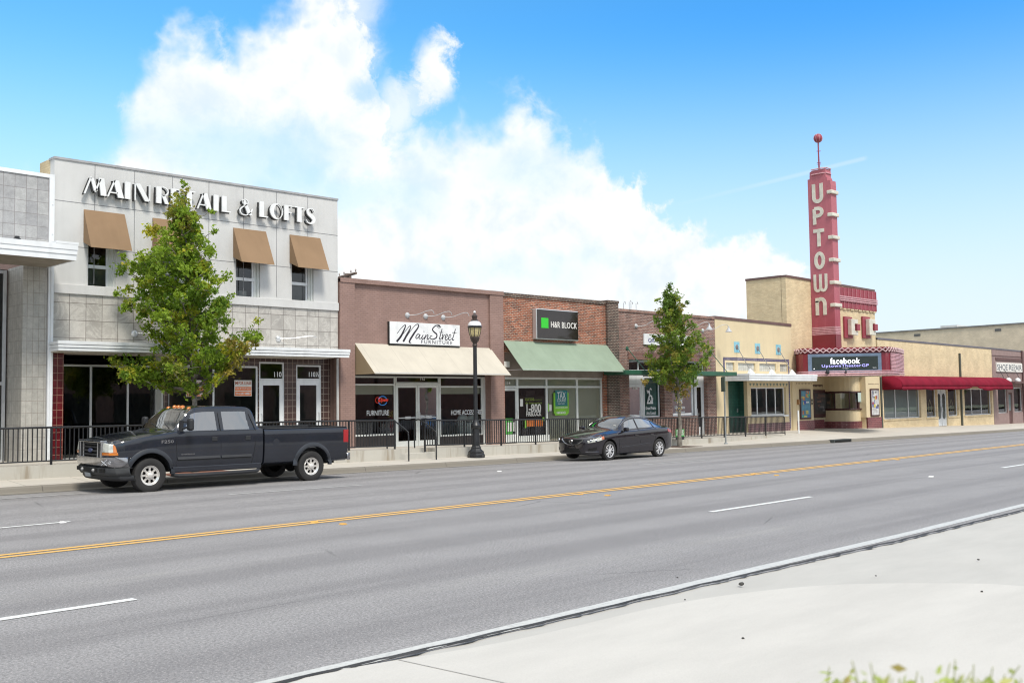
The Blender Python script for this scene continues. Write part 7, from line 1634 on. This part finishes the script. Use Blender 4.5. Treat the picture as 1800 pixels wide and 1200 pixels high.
for (sx) in (1.35, 2.25):
    for y in (-.37, .37): sc_('seat', seatm, lambda m: (m.box(sx-.2, sx+.25, y-.24, y+.24, .4, .62), m.box(sx+.12, sx+.27, y-.23, y+.23, .6, 1.12), m.box(sx+.15, sx+.24, y-.12, y+.12, 1.13, 1.27)), bevel=.03)
sc_('dashboard', plast, lambda m: m.box(.62, .95, -.7, .7, .75, .98), bevel=.04)
sc_('inspection_sticker', offw, lambda m: m.box(.705, .71, -.55, -.46, 1.10, 1.16))
# ------------------------------------------------------------------ trees
def leafmat(name, c1, c2, c3, warm):
    m = bpy.data.materials.new(name); m.use_nodes = True; t = m.node_tree; t.nodes.clear(); gg = NG(t)
    geo = gg.n('ShaderNodeObjectInfo'); at_ = gg.n('ShaderNodeAttribute', attribute_name='tone'); v = obj_vec(gg)
    f = at_.outputs['Fac']
    n = gg.noise(v, 1.6, 3)
    c = gg.mix(gg.smooth(f, .0, .6), c1, c2); c = gg.mix(gg.smooth(gg.m('ADD', f, gg.m('MULTIPLY', gg.m('SUBTRACT', n, .5), 1.0)), .72, .98), c, c3)
    av = gg.n('ShaderNodeAttribute', attribute_name='autumn'); c = gg.mix(gg.m('MULTIPLY', av.outputs['Fac'], warm), c, (.52, .29, .09))
    d = gg.n('ShaderNodeBsdfPrincipled'); gg.put(d.inputs['Base Color'], c); d.inputs['Roughness'].default_value = .45; d.inputs['Specular IOR Level'].default_value = .35
    tr = gg.n('ShaderNodeBsdfTranslucent'); gg.put(tr.inputs[0], c); mx = gg.n('ShaderNodeMixShader'); mx.inputs[0].default_value = .45
    t.links.new(d.outputs[0], mx.inputs[1]); t.links.new(tr.outputs[0], mx.inputs[2]); o = gg.n('ShaderNodeOutputMaterial'); t.links.new(mx.outputs[0], o.inputs[0]); return m
bark = pm('grey_bark', (.19, .17, .145), .9, amt=.35, ns=8, bump=.6, bs=30)
leaf1 = leafmat('maple_leaves', (.12, .22, .022), (.27, .39, .036), (.58, .54, .05), .6)
leaf2 = leafmat('maple_leaves_dull', (.10, .19, .03), (.23, .33, .045), (.50, .45, .06), .65)
cr_ = Vector((math.cos(YAW), -math.sin(YAW), 0))
def maple(name, label, loc, H, prof, mat, seed, nb, leaf, per, trunk_r, fork, lean=(0, 0), autumn=None, top=.5, group=None, extra=()):
    """prof: (height, reach to the left, reach to the right) as seen from the street"""
    rnd = random.Random(seed); T = thing(name, label, 'tree', loc, group=group)
    base = Vector(loc)
    cen = lambda h: Vector((cr_.x*lean[0], cr_.y*lean[0], 0))*max(0, (h-fork)/(H-fork))**1.2
    tp = [base+Vector((0, 0, -.05))]; tr_ = [trunk_r*1.25]
    for k in range(1, 15):
        h = H*.93*k/14; c = cen(h)+Vector((rnd.uniform(-1, 1), rnd.uniform(-1, 1), 0))*.035; tp.append(base+c+Vector((0, 0, h))); tr_.append(trunk_r*(1-.93*(k/14)**.8)+.008)
    mb = MB(); mb.tube(tp, tr_, 10)
    br = MB(); clumps = []
    def reach(h, d):
        s_ = d.dot(cr_); l = pl(h, [(a, b) for a, b, c in prof]); r_ = pl(h, [(a, c) for a, b, c in prof]); m_ = (l+r_)/2*.9
        return lerp(m_, r_ if s_ > 0 else l, min(1, abs(s_)*1.15))
    def limb(h0, d, h1, rr, r0):
        a = base+cen(h0)+Vector((0, 0, h0)); b = base+cen(h1)+d*rr+Vector((0, 0, h1)); mid = a.lerp(b, .45)+Vector((0, 0, -.12*rr))+d*.1*rr; P = []
        for k in range(8):
            t = k/7; q = a*(1-t)**2+mid*2*t*(1-t)+b*t*t; P.append(q+Vector((rnd.uniform(-1, 1), rnd.uniform(-1, 1), rnd.uniform(-1, 1)))*.03*(0 if k == 0 else 1))
        br.tube(P, r0, 6, r1=.006)
        n = max(2, int(rr/.30))
        for k in range(n):
            t = lerp(.38, 1.0, k/(n-1)) ; q = a*(1-t)**2+mid*2*t*(1-t)+b*t*t
            for j in range(2 if t < .95 else 1):
                e = q+Vector((rnd.gauss(0, 1), rnd.gauss(0, 1), rnd.uniform(-.4, 1.1)))*(.26 if j else .06)
                if j: br.tube([q, q.lerp(e, .5)+Vector((0, 0, -.02)), e], .009, 4, r1=.004)
                clumps.append((e, rnd.uniform(.13, .24)*(1 if t < .9 else .85), rnd.random()))
    ga = rnd.random()*6
    for i in range(nb):
        u = (i+.5)/nb; h0 = lerp(fork, H*.90, u**.92); ga += 2.39996+rnd.uniform(-.3, .3); d = Vector((math.cos(ga), math.sin(ga), 0))
        rise = lerp(.95, .5, u)*rnd.uniform(.5, 1.15); rc = reach(h0+rise*.6, d)*rnd.choice([rnd.uniform(.92, 1.15), rnd.uniform(.8, 1.08), rnd.uniform(.4, .75)]); h1 = h0+rise*rc*.75+.1
        limb(h0, d, min(h1, H*1.0), rc, trunk_r*.42*(1-u*.6))
    for (h0, s_, dep, h1, rr) in extra: d = (cr_*s_+Vector((cr_.y, -cr_.x, 0))*-dep).normalized(); limb(h0, d, h1, rr, trunk_r*.4)
    for k in range(10): t = k/9; h = H*lerp(.86, 1.0, t); clumps.append((base+cen(h)+Vector((rnd.gauss(0, .1), rnd.gauss(0, .1), h)), lerp(.22, .12, t), rnd.random()))
    for k in range(int(nb*.45)):
        h = rnd.uniform(fork+.5, H*.9); a = rnd.uniform(0, 6.28); d = Vector((math.cos(a), math.sin(a), 0)); clumps.append((base+cen(h)+d*reach(h, d)*rnd.uniform(.1, .5)+Vector((0, 0, h)), rnd.uniform(.16, .26), rnd.random()))
    mb.build('trunk', bark, T, smooth=True); br.build('branches', bark, T, smooth=True)
    V = []; F = []; tone = []; aut = []
    for (c, r, ct_) in clumps:
        hrel = (c.z-base.z)/H; out_ = ((c-base-cen(c.z-base.z)).to_2d().length)
        au = autumn(hrel, (c-base).dot(cr_), out_, rnd) if autumn else 0
        for k in range(int(per*(r/.22)**2)):
            q = c+Vector((rnd.gauss(0, 1), rnd.gauss(0, 1), rnd.gauss(0, .85)))*r*.47
            nrm = (Vector((rnd.gauss(0, 1), rnd.gauss(0, 1), rnd.gauss(.9, .8)))).normalized(); a = nrm.orthogonal().normalized(); a = (Matrix.Rotation(rnd.random()*6.28, 3, nrm)@a); b = nrm.cross(a)
            L = leaf*rnd.uniform(.65, 1.2); n = len(V); dr = nrm*(-.25*L)
            V += [q-a*L*.5, q-a*L*.12+b*L*.5+dr*.5, q+a*L*.05+b*L*.18, q+a*L*.6+dr, q+a*L*.05-b*L*.18, q-a*L*.12-b*L*.5+dr*.5]
            F += [(n, n+1, n+2), (n, n+2, n+3, n+4), (n, n+4, n+5)]
            tv = min(1, max(0, ct_*.72+rnd.random()*.28)); tone += [tv]*6; aut += [max(0, min(1, au+rnd.uniform(-.25, .25))) if au > .02 else 0]*6
    q = MB(); q.v = V; q.f = F; q.m = [0]*len(F)
    me = bpy.data.meshes.new('crown'); me.from_pydata([tuple(v-base) for v in V], [], F); me.materials.append(mat)
    for nm, dt in (('tone', tone), ('autumn', aut)): at_ = me.attributes.new(nm, 'FLOAT', 'POINT'); at_.data.foreach_set('value', dt)
    o = bpy.data.objects.new('crown', me); COL.objects.link(o); o.parent = T
    return T
b1_ = W(343, 800, 25.7); z1_ = zside(b1_.x, 25.7); Ht = W(318, 322, 25.7).z-z1_
prof1 = [(2.0, .7, .6), (2.5, 1.5, 1.0), (3.0, 2.15, 1.5), (3.5, 1.9, 1.75), (4.0, 1.7, 1.75), (4.6, 1.85, 1.3), (5.2, 2.0, 1.15), (5.8, 1.75, 1.1), (6.3, 1.25, 1.0), (6.9, .85, .95), (7.3, .45, .75), (8.2, .25, .3)]
maple('maple_tree', 'tall leafy street tree with yellow-green and rusty leaves behind the pickup', (b1_.x, 25.7, z1_), Ht, [(a, b*.86, c*.86) for a, b, c in prof1], leaf1, 11, 58, .115, 74, .085, 1.9, (-.42, 0),
      autumn=lambda h, s_, o_, r: (.55 if (h > .84 and r.random() < .4) else .75 if (s_ > .9 and r.random() < .45) else (.35 if r.random() < .12 else 0)), extra=[(2.2, -1, .25, 3.15, 2.45), (2.3, -1, .1, 2.75, 2.0), (2.1, 1, 0, 3.6, 1.75), (2.3, 1, .3, 4.1, 1.75), (4.6, -1, .3, 5.7, 2.0), (4.0, -1, -.2, 4.8, 1.9)])
b2_ = W(1195, 784, 25.35); z2_ = zside(b2_.x, 25.35); Ht2 = W(1178, 499, 25.35).z-z2_
k2 = Ht2/7.4
prof2 = [(1.9, .6, .5), (2.3, 1.5, 1.2), (3.0, 1.6, 1.75), (3.6, 1.5, 1.85), (4.2, 1.15, 1.3), (4.8, 1.4, 1.15), (5.4, 1.1, .9), (5.9, .65, .55), (6.4, .7, .8), (7.0, .45, .55), (7.6, .2, .3)]
T2 = maple('maple_tree', 'smaller street tree with orange lower leaves right of the black sedan', (b2_.x, 25.35, z2_), Ht2, [(a*k2, b*k2, c*k2) for a, b, c in prof2], leaf2, 23, 52, .12, 66, .085, 2.0, (-.28, 0),
      autumn=lambda h, s_, o_, r: (.9 if (h < .40 and r.random() < .62) else .5 if r.random() < .12 else 0), group=None)
mb = MB(); rnd = random.Random(5)
for k in range(90):
    h = rnd.uniform(1.45, 2.6); a = rnd.uniform(0, 6.28); r_ = .09+.02*rnd.random() if h < 2.1 else .12+.25*rnd.random(); mb.ball((b2_.x+r_*math.cos(a), 25.35+r_*math.sin(a), z2_+h), .014, 5)
mb.build('string_lights', pm('warm_bulbs', (.75, .55, .15), .3), T2)
mb = MB(); mb.box(b2_.x-.7, b2_.x+.7, 25.35-.65, 25.35+.65, z2_-.1, z2_+.012); struct(mb, 'tree_pit', pm('dark_mulch', (.09, .055, .04), .95, amt=.5, ns=12, bump=.6))
mb = MB(); mb.box(b1_.x-.9, b1_.x+.9, 25.05, 25.05+1.15, z1_-.1, z1_+.02); struct(mb, 'tree_pit', pm('brick_tree_pit', (.22, .10, .07), .9, amt=.3))
# ------------------------------------------------------------------ foreground shrub, close to the lens
sh = thing('shrub', 'out-of-focus leafy shrub tips at the bottom right corner', 'shrub', (1.75, .95, .03))
stm = MB(); V = []; F = []; tone = []; aut = []; rnd = random.Random(4)
for i in range(46):
    px = rnd.uniform(1440, 1890); dep = rnd.uniform(1.35, 1.75); py = lerp(1198, 1146, rnd.random()**1.6) if px < 1700 else lerp(1200, 1160, rnd.random()**1.2)
    if px < 1560: py += 6
    d = ray(px, py); tip = EYE+d*(dep/d.dot(_M[2])); root_ = Vector((1.95+rnd.uniform(-.35, .35), 1.0+rnd.uniform(-.35, .35), .03)); mid = root_.lerp(tip, .6)+Vector((0, 0, .15)); P = bez([root_, mid, tip], 6); stm.tube(P, .003, 5, r1=.0008)
    for k in range(14):
        t = 1-.12*rnd.random(); q = Vector(P[min(len(P)-1, int(t*(len(P)-1)))])+Vector((rnd.gauss(0, 1), rnd.gauss(0, 1), rnd.gauss(0, .5)))*.024; 
        nrm = Vector((rnd.gauss(0, 1), rnd.gauss(0, 1), rnd.gauss(.8, .6))).normalized(); a = nrm.orthogonal().normalized(); a = Matrix.Rotation(rnd.random()*6.28, 3, nrm)@a; b = nrm.cross(a); L = rnd.uniform(.016, .03); n = len(V)
        V += [q-a*L*.5, q+b*L*.2, q+a*L*.5, q-b*L*.2]; F += [(n, n+1, n+2, n+3)]; tone += [.5+.5*rnd.random()]*4; aut += [.8 if rnd.random() < .08 else 0]*4
stm.build('stems', pm('shrub_stem', (.35, .38, .12), .8), sh)
me = bpy.data.meshes.new('leaves'); me.from_pydata([tuple(v-Vector(sh.location)) for v in V], [], F); me.materials.append(leafmat('shrub_leaves', (.30, .42, .08), (.42, .50, .13), (.62, .60, .22), .7))
for nm, dt in (('tone', tone), ('autumn', aut)): at_ = me.attributes.new(nm, 'FLOAT', 'POINT'); at_.data.foreach_set('value', dt)
o = bpy.data.objects.new('leaves', me); COL.objects.link(o); o.parent = sh
# ------------------------------------------------------------------ the other side of the street (seen only in reflections)
for i, (xa, xb, h, m, lab) in enumerate([(-32, 14, 5.5, brick_cream, 'cream brick building across the street, seen only in reflections'), (16, 120, 6.5, brick_mauve, 'mauve brick building across the street, seen only in reflections'), (122, 280, 7.5, brick_mauve, 'long mauve brick building across the street, seen only in reflections')]):
    t = thing('opposite_building', lab, 'building', (xa, -26, 0)); mb = MB(); mb.box(xa, xb, -40, -26, -.2, h); mb.build('walls', m, t); mb = MB()
    k = 8
    for j in range(k): x = xa+1+j*5; mb.box(x, x+3.4, -26, -25.94, .5, 3)
    mb.build('windows', pm('opp_glass_%d' % i, (.04, .05, .05), .1), t)
src = T2
names_ = ['first', 'second', 'third', 'fourth', 'fifth', 'sixth', 'seventh', 'eighth', 'ninth', 'tenth']
for i, (x, y, s_, lab) in enumerate([(x, -16+(k % 3)*1.5, 1.1+.12*(k % 4), names_[k]+' of the street trees across the road counted from the left, seen only in reflections') for k, x in enumerate((8, 26, 44, 62, 80, 100, 124, 150, 180, 215))]):
    c = src.copy(); COL.objects.link(c); c.location = (x, y, 0); c.scale = (s_,)*3; c['label'] = lab; c['group'] = 'trees across the street'
    for ch in src.children:
        if 'light' in ch.name: continue
        d = ch.copy(); COL.objects.link(d); d.parent = c
